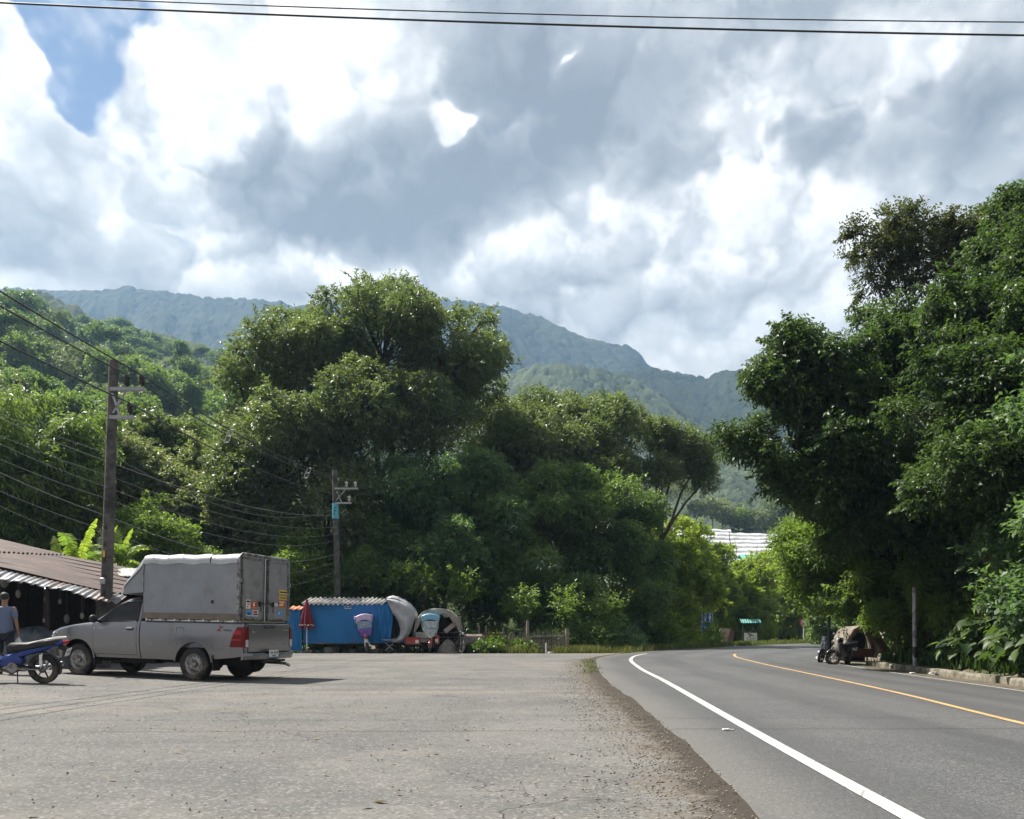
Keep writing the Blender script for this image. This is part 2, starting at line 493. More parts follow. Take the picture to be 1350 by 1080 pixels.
xs = np.r_[-1200, -600, -300, -150, -90, -60, -40, np.arange(-30, 24.1, 0.6), 28, 34, 42, 55, 75, 110, 160, 300, 600, 1200]
ys = np.r_[-50, -35, -25, -18, np.arange(-12, 62, 0.6), 66, 72, 80, 90, 105, 130, 170, 240, 400, 800, 1650]
GX, GY = np.meshgrid(xs, ys)
GZ = gz(GX, GY); near = (GY < 60) & (GY > -30) & (np.abs(GX) < 60)
GZ = GZ - 0.06
M_soil = soil_material()
tag(link_mesh('ground', grid_mesh('ground', GX, GY, GZ), M_soil), kind='structure')


def lot_material():
    m = bpy.data.materials.new('worn_lot_asphalt'); m.use_nodes = True; t = m.node_tree; b = t.nodes['Principled BSDF']
    co = t.nodes.new('ShaderNodeTexCoord').outputs['Object']
    e = t.nodes.new('ShaderNodeAttribute'); e.attribute_name = 'edge'; ed = E(t, e.outputs['Fac'])
    big = noise(t, co, 0.16, 6, 0.6, 0.4); mid = noise(t, co, 0.9, 7, 0.62, 0.3); fine = noise(t, co, 26, 5, 0.75); grain = noise(t, co, 120, 3, 0.8)
    strip = noise(t, mapping(t, co, (0.06, 0.5, 1), rot=(0, 0, 0.06)), 1.0, 7, 0.62, 0.8)
    c = mixc(t, mid.step(0.36, 0.66), (0.098, 0.098, 0.098), (0.150, 0.146, 0.140))
    c = mixc(t, big.step(0.45, 0.62) * 0.55, c, (0.145, 0.142, 0.137))
    c = mixc(t, strip.step(0.54, 0.66) * 0.66, c, (0.190, 0.162, 0.130))       # washed-in dust in bands
    c = mixc(t, strip.step(0.46, 0.36) * 0.60, c, (0.078, 0.078, 0.080))
    pt = voro(t, vmath(t, 'ADD', co, vmath(t, 'SCALE', noise(t, co, 1.4, 5, 0.6, col=True), 0.0)), 0.23, 'F1', 'Color'); pt.node.inputs['Vector'].links[0].from_node.inputs[1].links[0].from_node.inputs['Scale'].default_value = 1.1
    c = mixc(t, sep(t, pt)[0].step(0.74, 0.78) * 0.38, c, (0.085, 0.085, 0.087)); c = mixc(t, sep(t, pt)[1].step(0.80, 0.84) * 0.30, c, (0.20, 0.185, 0.165))
    ag = voro(t, co, 52, 'F1', 'Color'); r, g, bb = sep(t, ag)
    c = mixc(t, r.step(0.72, 0.95) * 0.38, c, (0.32, 0.305, 0.28)); c = mixc(t, g.step(0.75, 0.95) * 0.55, c, (0.06, 0.058, 0.055))
    c = mixc(t, fine.step(0.55, 0.75) * 0.35, c, (0.09, 0.085, 0.08)); c = mixc(t, grain.step(0.55, 0.8) * 0.3, c, (0.33, 0.315, 0.29))
    # pale scuffs
    sc = noise(t, mapping(t, co, (0.5, 2.2, 1), (3, 1, 0)), 1.3, 5, 0.7, 1.0).step(0.70, 0.76)
    c = mixc(t, sc * 0.6, c, (0.52, 0.48, 0.42))
    # oil spots
    oil = voro(t, vmath(t, 'ADD', co, noise(t, co, 2.5, 3, 0.5, col=True)), 0.42, 'F1').step(0.13, 0.05)
    c = mixc(t, oil * 0.55, c, (0.055, 0.052, 0.05))
    # cracks
    wv = vmath(t, 'ADD', co, vmath(t, 'SCALE', noise(t, co, 0.7, 5, 0.6, col=True), 0.0)) ; wv.node.inputs[1].links[0].from_node.inputs['Scale'].default_value = 2.4
    cr = voro(t, wv, 0.11, 'DISTANCE_TO_EDGE').step(0.0020, 0.0)
    wv2 = vmath(t, 'ADD', co, vmath(t, 'SCALE', noise(t, co, 2.0, 5, 0.6, col=True), 0.0)); wv2.node.inputs[1].links[0].from_node.inputs['Scale'].default_value = 0.7
    cr2 = voro(t, wv2, 0.55, 'DISTANCE_TO_EDGE').step(0.009, 0.0) * mid.step(0.54, 0.62)
    crk = cr.m('MAXIMUM', cr2 * 0.5) * noise(t, co, 0.35, 3).step(0.42, 0.55)
    c = mixc(t, crk * 0.75, c, (0.035, 0.033, 0.03))
    # earth shoulder beside the road
    dn = ed + (noise(t, co, 0.9, 8, 0.72) - 0.5) * 3.4
    c = mixc(t, dn.step(0.75, -0.1) * 0.62, c, mixc(t, fine.step(0.3, 0.7), (0.105, 0.082, 0.060), (0.19, 0.155, 0.12)))
    dk = (ed + (noise(t, co, 3.5, 6, 0.7) - 0.5) * 0.9).step(0.36, 0.06)
    c = mixc(t, dk * 0.9, c, (0.035, 0.028, 0.021))
    t.links.new(c, b.inputs['Base Color']); b.inputs['Roughness'].default_value = 0.85; b.inputs['Specular IOR Level'].default_value = 0.3
    bn = t.nodes.new('ShaderNodeBump'); bn.inputs['Strength'].default_value = 0.75; bn.inputs['Distance'].default_value = 0.012
    h = r * 0.6 + fine * 0.9 - crk * 1.0 + mid * 1.5
    t.links.new(h.k, bn.inputs['Height']); t.links.new(bn.outputs[0], b.inputs['Normal'])
    return m


def lot():
    yy = np.r_[np.arange(-25, 3, 1.0), np.arange(3, 20, 0.2), np.arange(20, 38.6, 0.4)]
    ex = np.interp(yy, EDGE[:, 1], EDGE[:, 0])
    off = np.r_[-0.25, 0, 0.12, 0.25, 0.4, 0.6, 0.8, 1.0, 1.3, 1.6, 2, 2.6, 3.4, 4.4, 6, 8, 10, 12, 15, 20, 28, 42]
    X = ex[:, None] - off[None]; Y = np.repeat(yy[:, None], len(off), 1)
    fy = np.interp(X[-1], [-50, -12, -4, 2, 8], [38.9, 38.5, 38.2, 38.0, 39.2])
    Y[-1] = fy
    Z = gz(X, Y) + 0.012 + 0.012 * (fbm(X * .8, Y * .8, 3) - .5) * (Y > 3)
    Z = Z + np.where((off[None] > .05) & (off[None] < 1.4), 0.03 * (fbm(X * 3, Y * 3, 3, 5) - .55), 0)
    me = grid_mesh('parking_lot', X, Y, Z, attrs={'edge': np.repeat(off[None], len(yy), 0)})
    o = link_mesh('parking_lot', me, lot_material()); tag(o, kind='structure')


lot()


def road_material():
    m = bpy.data.materials.new('road_asphalt'); m.use_nodes = True; t = m.node_tree; b = t.nodes['Principled BSDF']
    co = t.nodes.new('ShaderNodeTexCoord').outputs['Object']
    uvn = t.nodes.new('ShaderNodeAttribute'); uvn.attribute_name = 'across'; ac = E(t, uvn.outputs['Fac'])
    big = noise(t, co, 0.25, 5, 0.55); mid = noise(t, co, 1.6, 6, 0.6)
    c = mixc(t, big.step(0.35, 0.65), (0.068, 0.070, 0.074), (0.090, 0.091, 0.094)); c = mixc(t, mid.step(0.4, 0.7) * 0.4, c, (0.105, 0.103, 0.100))
    r, g, bb = sep(t, voro(t, co, 85, 'F1', 'Color'))
    c = mixc(t, r.step(0.7, 0.95) * 0.6, c, (0.21, 0.205, 0.20)); c = mixc(t, g.step(0.7, 0.95) * 0.6, c, (0.024, 0.024, 0.026))
    # worn wheel tracks and the greyer dusty hem
    tr = (ac * 1.0).m('PINGPONG', 0.9).step(0.25, 0.75)
    c = mixc(t, tr * 0.42, c, (0.050, 0.051, 0.054)); hem = (ac + (mid - 0.5) * 0.9)
    c = mixc(t, hem.step(0.85, 0.1) * 0.42, c, (0.13, 0.12, 0.108))
    spots = voro(t, co, 3.1, 'F1').step(0.045, 0.03) * noise(t, co, 0.5, 3).step(0.52, 0.56)
    c = mixc(t, spots * 0.6, c, (0.03, 0.03, 0.03))
    wv = vmath(t, 'ADD', co, vmath(t, 'SCALE', noise(t, co, 0.9, 5, 0.6, col=True), 0.0)); wv.node.inputs[1].links[0].from_node.inputs['Scale'].default_value = 1.6
    ck = voro(t, wv, 0.16, 'DISTANCE_TO_EDGE').step(0.0016, 0.0) * noise(t, co, 0.22, 3).step(0.50, 0.56)
    c = mixc(t, ck * 0.8, c, (0.018, 0.018, 0.018))
    stn = noise(t, mapping(t, co, (1.2, 0.12, 1), rot=(0, 0, -0.14)), 1.0, 6, 0.65, 0.6)
    c = mixc(t, stn.step(0.52, 0.66) * 0.45, c, (0.048, 0.049, 0.052)); c = mixc(t, stn.step(0.42, 0.32) * 0.35, c, (0.115, 0.113, 0.11))
    t.links.new(c, b.inputs['Base Color']); b.inputs['Roughness'].default_value = 0.62; b.inputs['Specular IOR Level'].default_value = 0.4
    bn = t.nodes.new('ShaderNodeBump'); bn.inputs['Strength'].default_value = 0.55; bn.inputs['Distance'].default_value = 0.006
    t.links.new((r + noise(t, co, 40, 4, 0.7)).k, bn.inputs['Height']); t.links.new(bn.outputs[0], b.inputs['Normal'])
    return m


def nearest(pl, p):
    """matching station of another polyline: the point at the smallest distance"""
    d = np.hypot(pl[None, :, 0] - p[:, None, 0], pl[None, :, 1] - p[:, None, 1]); return pl[d.argmin(1)]


def normals(pl):
    d = np.gradient(pl, axis=0); d /= np.hypot(d[:, 0], d[:, 1])[:, None]
    return np.stack([d[:, 1], -d[:, 0]], 1)          # to the right


NC = normals(LINE_C)
fadeC = 1 - ss(42, 62, LINE_C[:, 1])
dE = np.abs(sdist(LINE_C[:, 0], LINE_C[:, 1], EDGE)); dE = np.convolve(np.pad(dE, 4, 'edge'), np.ones(9) / 9, 'valid')
ROADZ = 0.03


def road():
    a = np.r_[0, 0.03, 0.15, 0.3, 0.45, 0.6, 0.75, 0.9, 1.0]
    L = -dE[:, None] * (1 - a)[None, :-1]
    Rr = np.repeat(np.r_[0, .6, 1.2, 1.8, 2.4, 3.0, 3.6, 4.2, 4.62][None], len(LINE_C), 0)
    off = np.c_[L, Rr]
    jag = 0.05 * (fbm(LINE_C[:, 0] * 2, LINE_C[:, 1] * 2, 4) - .5) * 2
    off[:, 0] += jag; off[:, 1] += jag
    X = LINE_C[:, 0:1] + NC[:, 0:1] * off; Y = LINE_C[:, 1:2] + NC[:, 1:2] * off
    Z = ROADZ - 0.055 * np.clip(off, 0, 9) * fadeC[:, None]
    Z[:, 0] -= 0.05
    across = off - off[:, :1]
    me = grid_mesh('road', X, Y, Z, attrs={'across': across})
    tag(link_mesh('road', me, road_material()), kind='structure')


road()


def paint(name, color, wear=0.5):
    m = bpy.data.materials.new(name); m.use_nodes = True; t = m.node_tree; b = t.nodes['Principled BSDF']
    co = t.nodes.new('ShaderNodeTexCoord').outputs['Object']
    n = noise(t, co, 14, 8, 0.75).step(0.60, 0.72) * wear; n2 = noise(t, co, 1.3, 6, 0.6).step(0.35, 0.7) * 0.35
    c = mixc(t, n, color, (0.085, 0.085, 0.085)); c = mixc(t, voro(t, co, 1.7, 'DISTANCE_TO_EDGE').step(0.012, 0.004) * 0.6, c, (0.08, 0.08, 0.08)); c = mixc(t, n2, c, [x * 0.6 for x in color])
    t.links.new(c, b.inputs['Base Color']); b.inputs['Roughness'].default_value = 0.7
    return m


M_white = paint('worn_white_paint', (0.46, 0.455, 0.44), 0.85); M_yellow = paint('worn_yellow_paint', (0.48, 0.31, 0.13), 0.8)


def marking(name, pl, w, off=0.0, i0=0, i1=None, mt=None, wv=None):
    pl = pl[i0:i1]; n = normals(pl)
    X = np.stack([pl[:, 0] + n[:, 0] * (off + s) for s in (-w / 2, 0, w / 2)], 1); Y = np.stack([pl[:, 1] + n[:, 1] * (off + s) for s in (-w / 2, 0, w / 2)], 1)
    d = sdist(X, Y, LINE_C); fd = 1 - ss(42, 62, Y)
    Z = ROADZ + 0.005 - 0.055 * np.clip(d, 0, 9) * fd
    tag(link_mesh(name, grid_mesh(name, X, Y, Z), mt), kind='structure')


iw = int((LINE_W[:, 1] < 37.5).sum()); ic = int((LINE_C[:, 1] < 36.5).sum())
marking('road_marking', LINE_W, 0.125, i1=iw, mt=M_white)
marking('road_marking', LINE_C, 0.11, i1=ic, mt=M_yellow)
marking('road_marking', LINE_C, 0.10, off=3.55, mt=M_white)

# ------------------------------------------------------------------ kerb and gutter
M_conc = mat('weathered_concrete', (0.235, 0.215, 0.175), 0.9, var=0.3, scale=5, bump=0.6, bscale=25, dirt=(0.10, 0.09, 0.06), dirtamt=0.7, dscale=2.2)


def at_c(off, i):
    """point beside the yellow line at station i"""
    return LINE_C[i, 0] + NC[i, 0] * off, LINE_C[i, 1] + NC[i, 1] * off


def kerb():
    iK = [i for i in range(len(LINE_C)) if -8 < at_c(4.5, i)[1] < 30.2][::2]
    m = MB(); rows = []
    for n_, i in enumerate(iK):
        x, y = at_c(4.45, i); x2, y2 = at_c(4.68, i); j = 0.012 * math.sin(n_ * 2.1); z = ROADZ - 0.055 * 4.5 - 0.06
        r = Vector((x2 - x, y2 - y, 0)).normalized()
        prof = [(-.01 + j, 0), (-.0 + j, .20), (.02, .255 + j * .6), (.19, .262 + j * .6), (.22, .23), (.23, 0)]
        rows.append([Vector((x, y, z)) + r * a + Vector((0, 0, b)) for a, b in prof])
    m.grid(rows, smooth=False); m.add(rows[0], [tuple(range(6))]); m.add(rows[-1], [tuple(range(5, -1, -1))])
    tag(m.build('kerb', M_conc), kind='structure')
    g = MB(); rows = []
    for i in range(len(LINE_C)):
        if -8 < LINE_C[i, 1] < 33:
            row = []
            for k, a in enumerate((3.80, 3.95, 4.2, 4.5, 4.75)):
                a2 = a + (0.10 * (vnoise(np.array([i * .9]), np.array([k * 5.])) - .5)[0] if k == 0 else 0)
                x, y = at_c(a2, i); row.append((x, y, ROADZ - 0.055 * a2 + (-0.004, .012, .016, .03, .03)[k]))
            g.grid if False else rows.append(row)
    g.grid(rows)
    tag(g.build('roadside_dirt', mat('gutter_dirt', (0.12, 0.095, 0.065), 0.95, var=0.35, scale=9, bump=0.8, bscale=30, dirt=(0.06, 0.05, 0.03), dirtamt=0.6, dscale=3)), kind='structure')
    # level dirt where the bikes stand, beyond the kerb's end
    g = MB(); rows = []
    for i in range(len(LINE_C)):
        if 29.4 < LINE_C[i, 1] < 56:
            rows.append([(*at_c(a, i), -0.055 * min(a, 4.75) * float(fadeC[i]) + z) for a, z in ((3.72, .030), (4.5, .035), (5.5, .012), (7.0, .02), (9, .05), (12, .10))])
    g.grid(rows)
    tag(g.build('dirt_bay', mat('packed_dirt', (0.16, 0.13, 0.10), 0.95, var=0.35, scale=3, bump=0.5, bscale=20, dirt=(0.05, 0.06, 0.025), dirtamt=0.5, dscale=1.5)), kind='structure')


kerb()

# ------------------------------------------------------------------ hills
M_forest = leafmat('forest_cover', (0.022, 0.040, 0.014), (0.060, 0.088, 0.026), 0.0, 0.8, spec=0.1)


def forest_material(name, lo, hi, sc, bumpd, scrub=None):
    m = bpy.data.materials.new(name); m.use_nodes = True; t = m.node_tree; b = t.nodes['Principled BSDF']
    a = t.nodes.new('ShaderNodeAttribute'); a.attribute_name = 'crown'; co = t.nodes.new('ShaderNodeTexCoord').outputs['Object']
    n = noise(t, co, sc, 6, 0.75); n2 = noise(t, co, sc * 0.04, 5, 0.6)
    c = ramp(t, E(t, a.outputs['Fac']) * 0.55 + n * 0.45, [(0.2, lo), (0.8, hi)])
    if scrub: c = mixc(t, n2.step(0.5, 0.66) * 0.8, c, scrub)
    t.links.new(c, b.inputs['Base Color']); b.inputs['Roughness'].default_value = 0.9; b.inputs['Specular IOR Level'].default_value = 0.1
    bn = t.nodes.new('ShaderNodeBump'); bn.inputs['Strength'].default_value = 1.0; bn.inputs['Distance'].default_value = bumpd
    t.links.new(n.k, bn.inputs['Height']); t.links.new(bn.outputs[0], b.inputs['Normal'])
    return m


def crest_z(us, prof, Dc, treeh):
    px = np.array([p[0] for p in prof], float); py = np.array([p[1] for p in prof], float)
    q = np.interp(us, (px - CX) / F, py)
    q = q + 0.0
    return CAMZ + (YH - q) / F * Dc - treeh


def ridge(name, px0, px1, nu, D0, Dc, Db, nd, prof, cell, treeh, gully, material, kind='structure', pw=1.0, k=0, bed=0.0, crestnoise=2.0, wind=1.0):
    us = np.linspace((px0 - CX) / F, (px1 - CX) / F, nu)
    t1 = np.linspace(0, 1, int(nd * .86)); t2 = np.linspace(0, 1, nd - len(t1) + 1)[1:]
    Yd = np.r_[D0 + t1 * (Dc - D0), Dc + t2 * (Db - Dc)]
    U, YY = np.meshgrid(us, Yd); X = U * YY
    zc = crest_z(us, prof, Dc, treeh); zc = zc + crestnoise * (fbm(us * Dc / (cell * 4), us * 0, 3, 9) - .5) * 2
    T = np.r_[t1 ** pw, 1 - 0.75 * t2 ** 1.3]
    Z = bed + T[:, None] * (zc[None] - bed)
    g = np.r_[t1 * (1 - t1) * 4, t2 * (1 - t2)][:, None]
    rid = 1 - np.abs(2 * fbm(X / (Dc * .11) + Z / (Dc * .30) * wind, YY / (Dc * .45), 5, 31 + k) - 1)
    Z = Z + gully * g * (rid - .75) * 2
    h, tone = canopy(X, YY, cell, k); h2, _ = canopy(X, YY, cell * .45, k + 9)
    Z = Z + treeh * (h * .75 + h2 * .3)
    Z[0] -= treeh * 2
    o = link_mesh(name, grid_mesh(name, X, YY, Z, attrs={'crown': np.clip(tone * .6 + h * .4, 0, 1)}), material)
    return tag(o, kind=kind)


FM_far = forest_material('far_forest', (0.010, 0.017, 0.012), (0.045, 0.058, 0.030), 0.05, 9, (0.085, 0.10, 0.040))
FM_mid = forest_material('mid_forest', (0.026, 0.040, 0.024), (0.130, 0.155, 0.075), 0.12, 5, (0.12, 0.145, 0.055))
FM_hill = forest_material('hill_forest', (0.028, 0.048, 0.020), (0.110, 0.145, 0.060), 0.5, 1.2, (0.085, 0.13, 0.035))
PA = [(-250, 380), (0, 376), (60, 381), (95, 379), (135, 379), (170, 376), (215, 381), (260, 388), (320, 391), (370, 395), (390, 400), (430, 394), (480, 398), (545, 393), (600, 391), (620, 394), (648, 400), (657, 398), (690, 408), (720, 418), (745, 430), (775, 443), (800, 449), (828, 452), (842, 462), (856, 479), (880, 486), (915, 494), (960, 500), (1100, 540), (1600, 600)]
PB = [(400, 600), (520, 540), (600, 502), (660, 491), (700, 479), (745, 474), (790, 481), (830, 492), (870, 514), (915, 545), (960, 580), (1010, 615), (1060, 640), (1120, 660), (1250, 700)]
PC = [(700, 545), (790, 498), (815, 487), (850, 482), (875, 486), (905, 492), (935, 494), (945, 488), (960, 483), (985, 484), (1010, 478), (1050, 466), (1120, 450), (1250, 430), (1500, 420)]
PD = [(820, 720), (870, 672), (910, 628), (950, 606), (1000, 596), (1050, 590), (1120, 570), (1250, 540), (1500, 500)]
ridge('mountain', -260, 1450, 1100, 860, 1450, 1600, 250, PA, 12, 9, 105, FM_far, k=1)
ridge('mountain', 620, 1450, 760, 640, 1050, 1160, 230, PC, 9.5, 7.5, 60, FM_far, k=2)
ridge('mountain', 400, 1250, 760, 500, 820, 900, 230, PB, 8, 6.5, 44, FM_mid, k=3)
ridge('mountain', 820, 1450, 520, 400, 640, 700, 200, PD, 7.5, 6, 28, FM_mid, k=4)
PL = [(-400, 392), (-100, 392), (0, 402), (50, 410), (90, 430), (121, 446), (170, 458), (225, 468), (300, 482), (345, 500), (420, 520), (520, 580), (600, 640), (700, 740), (780, 830)]
ridge('hillside', -330, 700, 900, 64, 430, 520, 330, PL, 6.5, 5.5, 10, FM_hill, k=5, bed=-1.0, pw=0.95, crestnoise=1.5)
# a darker shoulder between the near hillside and the far range
PS = [(-300, 376), (20, 381), (60, 380), (100, 398), (121, 412), (160, 424), (230, 440), (260, 443), (300, 456), (340, 472), (400, 500), (520, 580), (620, 700)]
ridge('hillside', -300, 620, 520, 440, 600, 660, 120, PS, 8, 8, 14, FM_mid, k=6, bed=60.0)

# ------------------------------------------------------------------ haze
hm_ = bpy.data.materials.new('haze'); hm_.use_nodes = True; t = hm_.node_tree; t.nodes.clear()
pv = t.nodes.new('ShaderNodeVolumePrincipled'); pv.inputs['Color'].default_value = (0.40, 0.66, 1.0, 1); pv.inputs['Density'].default_value = 0.00025; pv.inputs['Anisotropy'].default_value = 0.2
ou = t.nodes.new('ShaderNodeOutputMaterial'); t.links.new(pv.outputs[0], ou.inputs['Volume'])
hz = MB(); hz.box((0, 805, 318), (2500, 1710, 652)); hzo = hz.build('haze', hm_); tag(hzo, kind='stuff')

# ------------------------------------------------------------------ trees
LM = {
    'olive': leafmat('olive_leaves', (0.060, 0.088, 0.038), (0.210, 0.245, 0.130), 0.42, 0.42, spec=.5),
    'dark': leafmat('dark_leaves', (0.050, 0.095, 0.036), (0.190, 0.255, 0.095), 0.48, 0.42, spec=.5),
    'deep': leafmat('deep_green_leaves', (0.048, 0.096, 0.050), (0.165, 0.240, 0.118), 0.48, 0.42, spec=.5),
    'light': leafmat('light_leaves', (0.085, 0.135, 0.036), (0.220, 0.290, 0.085), 0.50, 0.45),
    'bamboo': leafmat('bamboo_leaves', (0.070, 0.115, 0.036), (0.215, 0.275, 0.095), 0.46, 0.45),
    'pale': leafmat('pale_leaves', (0.090, 0.115, 0.062), (0.290, 0.310, 0.190), 0.40, 0.42, spec=.5),
    'brown': leafmat('brown_leaves', (0.040, 0.048, 0.022), (0.110, 0.120, 0.050), 0.38),
    'gloss': leafmat('glossy_leaves', (0.026, 0.054, 0.020), (0.095, 0.140, 0.050), 0.42, 0.46, spec=0.42),
    'yellow': leafmat('yellow_green_leaves', (0.120, 0.170, 0.030), (0.300, 0.350, 0.080), 0.55, 0.45),
}
M_bark = mat('bark', (0.075, 0.058, 0.045), 0.9, var=0.35, scale=6, bump=0.8, bscale=18)
M_barkl = mat('pale_bark', (0.22, 0.19, 0.16), 0.9, var=0.3, scale=6, bump=0.6, bscale=18)


def unit(a): return a / np.maximum(1e-9, np.linalg.norm(a, axis=-1, keepdims=True))


def leaves(rng, pc, out, L, Wd, per=6, droop=0.35, twig=0.45, fold=0.12, upn=0.8, tone0=None):
    """sprigs at points pc (n,3) growing towards out (n,3): returns vertices, quads, tones"""
    n = len(pc); tw = unit(out + rng.normal(0, .45, (n, 3)) + np.array([0, 0, -droop * .6]))
    k = np.arange(per); fr = (k + 0.5) / per
    base = pc[:, None] + tw[:, None] * (fr * twig)[None, :, None]
    sd = unit(np.cross(tw, rng.normal(0, 1, (n, 3)) + np.array([0, 0, 1.5])))
    sg = np.where(k % 2 == 0, 1.0, -1.0)
    a = unit(tw[:, None] * 0.55 + sd[:, None] * sg[None, :, None] * 0.75 + rng.normal(0, .28, (n, per, 3)) + np.array([0, 0, -droop]))
    up = np.array([0, 0, 1.0]) * upn + rng.normal(0, .55, (n, per, 3))
    s = unit(np.cross(a, up)); nn = np.cross(s, a)
    l = L * rng.uniform(.65, 1.25, (n, per, 1)); w = Wd * rng.uniform(.7, 1.2, (n, per, 1))
    p0 = base; p1 = base + a * l * .42 + s * w * .5 + nn * l * fold; p2 = base + a * l; p3 = base + a * l * .42 - s * w * .5 + nn * l * fold
    V = np.stack([p0, p1, p2, p3], 2).reshape(-1, 3); Q = np.arange(len(V)).reshape(-1, 4)
    tn = (rng.uniform(0, 1, (n, 1)) if tone0 is None else tone0[:, None]) * .6 + rng.uniform(0, .4, (n, per))
    return V, Q, tn.ravel()


def rsph(rng, n): return unit(rng.normal(0, 1, (n, 3)))


def make_tree(name, base, lobes, lm, seed, trunk_r=0.25, L=0.26, Wd=0.11, nleaf=30000, puff=1.2, droop=0.3, twig=0.5, under=0.35, bark=None, lean=None,
              fork=0.35, limb_r=None, label=None, cat='tree', group=None, per=6, sparse=False, puffs_each=None, trunk_pts=None, core=0.12, single=False, shell=0.55, dens=0.30, sprays=None, extra_trunks=()):
    """lobes: (centre, (rx, ry, rz)) in world space; base: foot of the trunk"""
    rng = np.random.default_rng(seed); rr = random.Random(seed); base = Vector(base)
    root = None if single else empty(name, base, 0, label, cat, group)
    PC, PR, LI = [], [], []
    for li, (c, r) in enumerate(lobes):
        area = 4 * math.pi * ((r[0] * r[1]) ** 1.6 / 3 + (r[0] * r[2]) ** 1.6 / 3 + (r[1] * r[2]) ** 1.6 / 3) ** (1 / 1.6)
        n = puffs_each or max(4, int(area / (puff * puff) * dens))
        d = rsph(rng, n * 2); keep = (d[:, 2] > -0.35) | (rng.uniform(0, 1, n * 2) < under); d = d[keep][:n]
        rad = rng.uniform(.62, 1.12, (len(d), 1))
        PC.append(np.array(c)[None] + d * rad * np.array(r)[None]); PR.append(puff * rng.uniform(.6, 1.25, len(d))); LI += [li] * len(d)
    PC = np.concatenate(PC); PR = np.concatenate(PR); ctr = np.mean([np.array(l[0]) for l in lobes], 0)
    wts = PR ** 2; ns = np.maximum(3, (wts / wts.sum() * nleaf / per)).astype(int)
    idx = np.repeat(np.arange(len(PC)), ns); N = len(idx)
    d = rsph(rng, N); d[:, 2] += 0.25; d = unit(d)
    rad = PR[idx][:, None] * (shell + (1 - shell) * rng.uniform(0, 1, (N, 1)) ** .6)
    pos = PC[idx] + d * rad * np.array([1, 1, .78])
    ptone = rng.uniform(0, 1, len(PC))[idx] * .5 + rng.uniform(0, .5, N)
    V, Q, T = leaves(rng, pos, d, L, Wd, per, droop, twig, tone0=ptone)
    if sprays is None: sprays = int(nleaf / 260)
    SP = []
    if sprays:
        si = rng.integers(0, len(PC), sprays); so_ = np.array([PC[q] - np.array(lobes[LI[q]][0]) for q in si]); so_ = unit(unit(so_) + rng.normal(0, .35, (sprays, 3)) + np.array([0, 0, .15])); sl_ = puff * rng.uniform(.7, 1.9, sprays)
        for q in range(sprays):
            k = 9; s0 = PC[si[q]]; fr = np.linspace(.15, 1, k)[:, None]; pts = s0 + so_[q] * fr * sl_[q] + np.array([0, 0, -1.0]) * droop * .35 * sl_[q] * fr ** 2.2
            SP.append(pts); V2, Q2, T2 = leaves(rng, pts, np.repeat(so_[q:q + 1], k, 0), L, Wd, per, droop, twig * .5, tone0=np.full(k, rng.uniform(.1, .9))); Q = np.concatenate([Q, Q2 + len(V)]) if q % 64 == 0 else Q
            if q % 64 == 0: V = np.concatenate([V, V2]); T = np.concatenate([T, T2]); BV, BQ, BT, off_ = [], [], [], 0
            else: BV.append(V2); BQ.append(Q2 + off_); BT.append(T2); off_ += len(V2)
            if (q % 64 == 63 or q == sprays - 1) and BV: Q = np.concatenate([Q, np.concatenate(BQ) + len(V)]); V = np.concatenate([V] + BV); T = np.concatenate([T] + BT); BV, BQ, BT, off_ = [], [], [], 0
    if core > 0:
        nc = int(nleaf * core / per); li = rng.integers(0, len(lobes), nc); cc = np.array([l[0] for l in lobes])[li]; rc = np.array([l[1] for l in lobes])[li]
        dd = rsph(rng, nc); pc = cc + dd * rc * rng.uniform(.2, .85, (nc, 1)); V2, Q2, T2 = leaves(rng, pc, dd, L * 1.2, Wd * 1.4, per, droop, twig * 1.3)
        Q = np.concatenate([Q, Q2 + len(V)]); V = np.concatenate([V, V2]); T = np.concatenate([T, T2 * .6])
    # trunk and limbs
    m = MB(); m.M = Matrix.Translation(-base)
    top = Vector(ctr); top.z = min(l[0][2] for l in lobes); top = base.lerp(top, 1.0)
    f = base.lerp(top, fork); f.z = base.z + (top.z - base.z) * fork
    tp = [base - Vector((0, 0, .3)), base + (f - base) * .3 + Vector((rr.uniform(-.1, .1), rr.uniform(-.1, .1), 0)) * trunk_r * 4, base + (f - base) * .7, f] if trunk_pts is None else [Vector(p) for p in trunk_pts]
    f = tp[-1]; m.tube(tp, [trunk_r * 1.35] + [trunk_r * (1 - .22 * i / len(tp)) for i in range(len(tp) - 1)], 9)
    lr = limb_r or trunk_r * .5
    for ex in extra_trunks: m.tube([Vector(p) for p in ex], [trunk_r * (1 - .4 * i / len(ex)) for i in range(len(ex))], 7)
    for li, (c, r) in enumerate(lobes):
        c = Vector(c); c2 = c - Vector((0, 0, r[2] * .35)); L0 = (c2 - f).length; pts = [f]
        for q in (.3, .6, .85): pts.append(f.lerp(c2, q) + Vector((rr.gauss(0, .05), rr.gauss(0, .05), abs(rr.gauss(0, .04)))) * L0)
        pts.append(c2); m.tube(pts, [lr, lr * .8, lr * .62, lr * .48, lr * .36], 6)
        mine = [k for k in range(len(PC)) if LI[k] == li]; rr.shuffle(mine)
        for k in mine[:max(3, int(len(mine) * .55))]:
            pk = Vector(PC[k]); s0 = c2.lerp(pts[-2], rr.uniform(0, 1)); dd = (pk - s0)
            m.tube([s0, s0 + dd * .4 + Vector((rr.gauss(0, .06), rr.gauss(0, .06), rr.gauss(0, .05))) * dd.length, s0 + dd * .75, pk], [lr * .32, lr * .22, lr * .14, lr * .06], 4, cap=False)
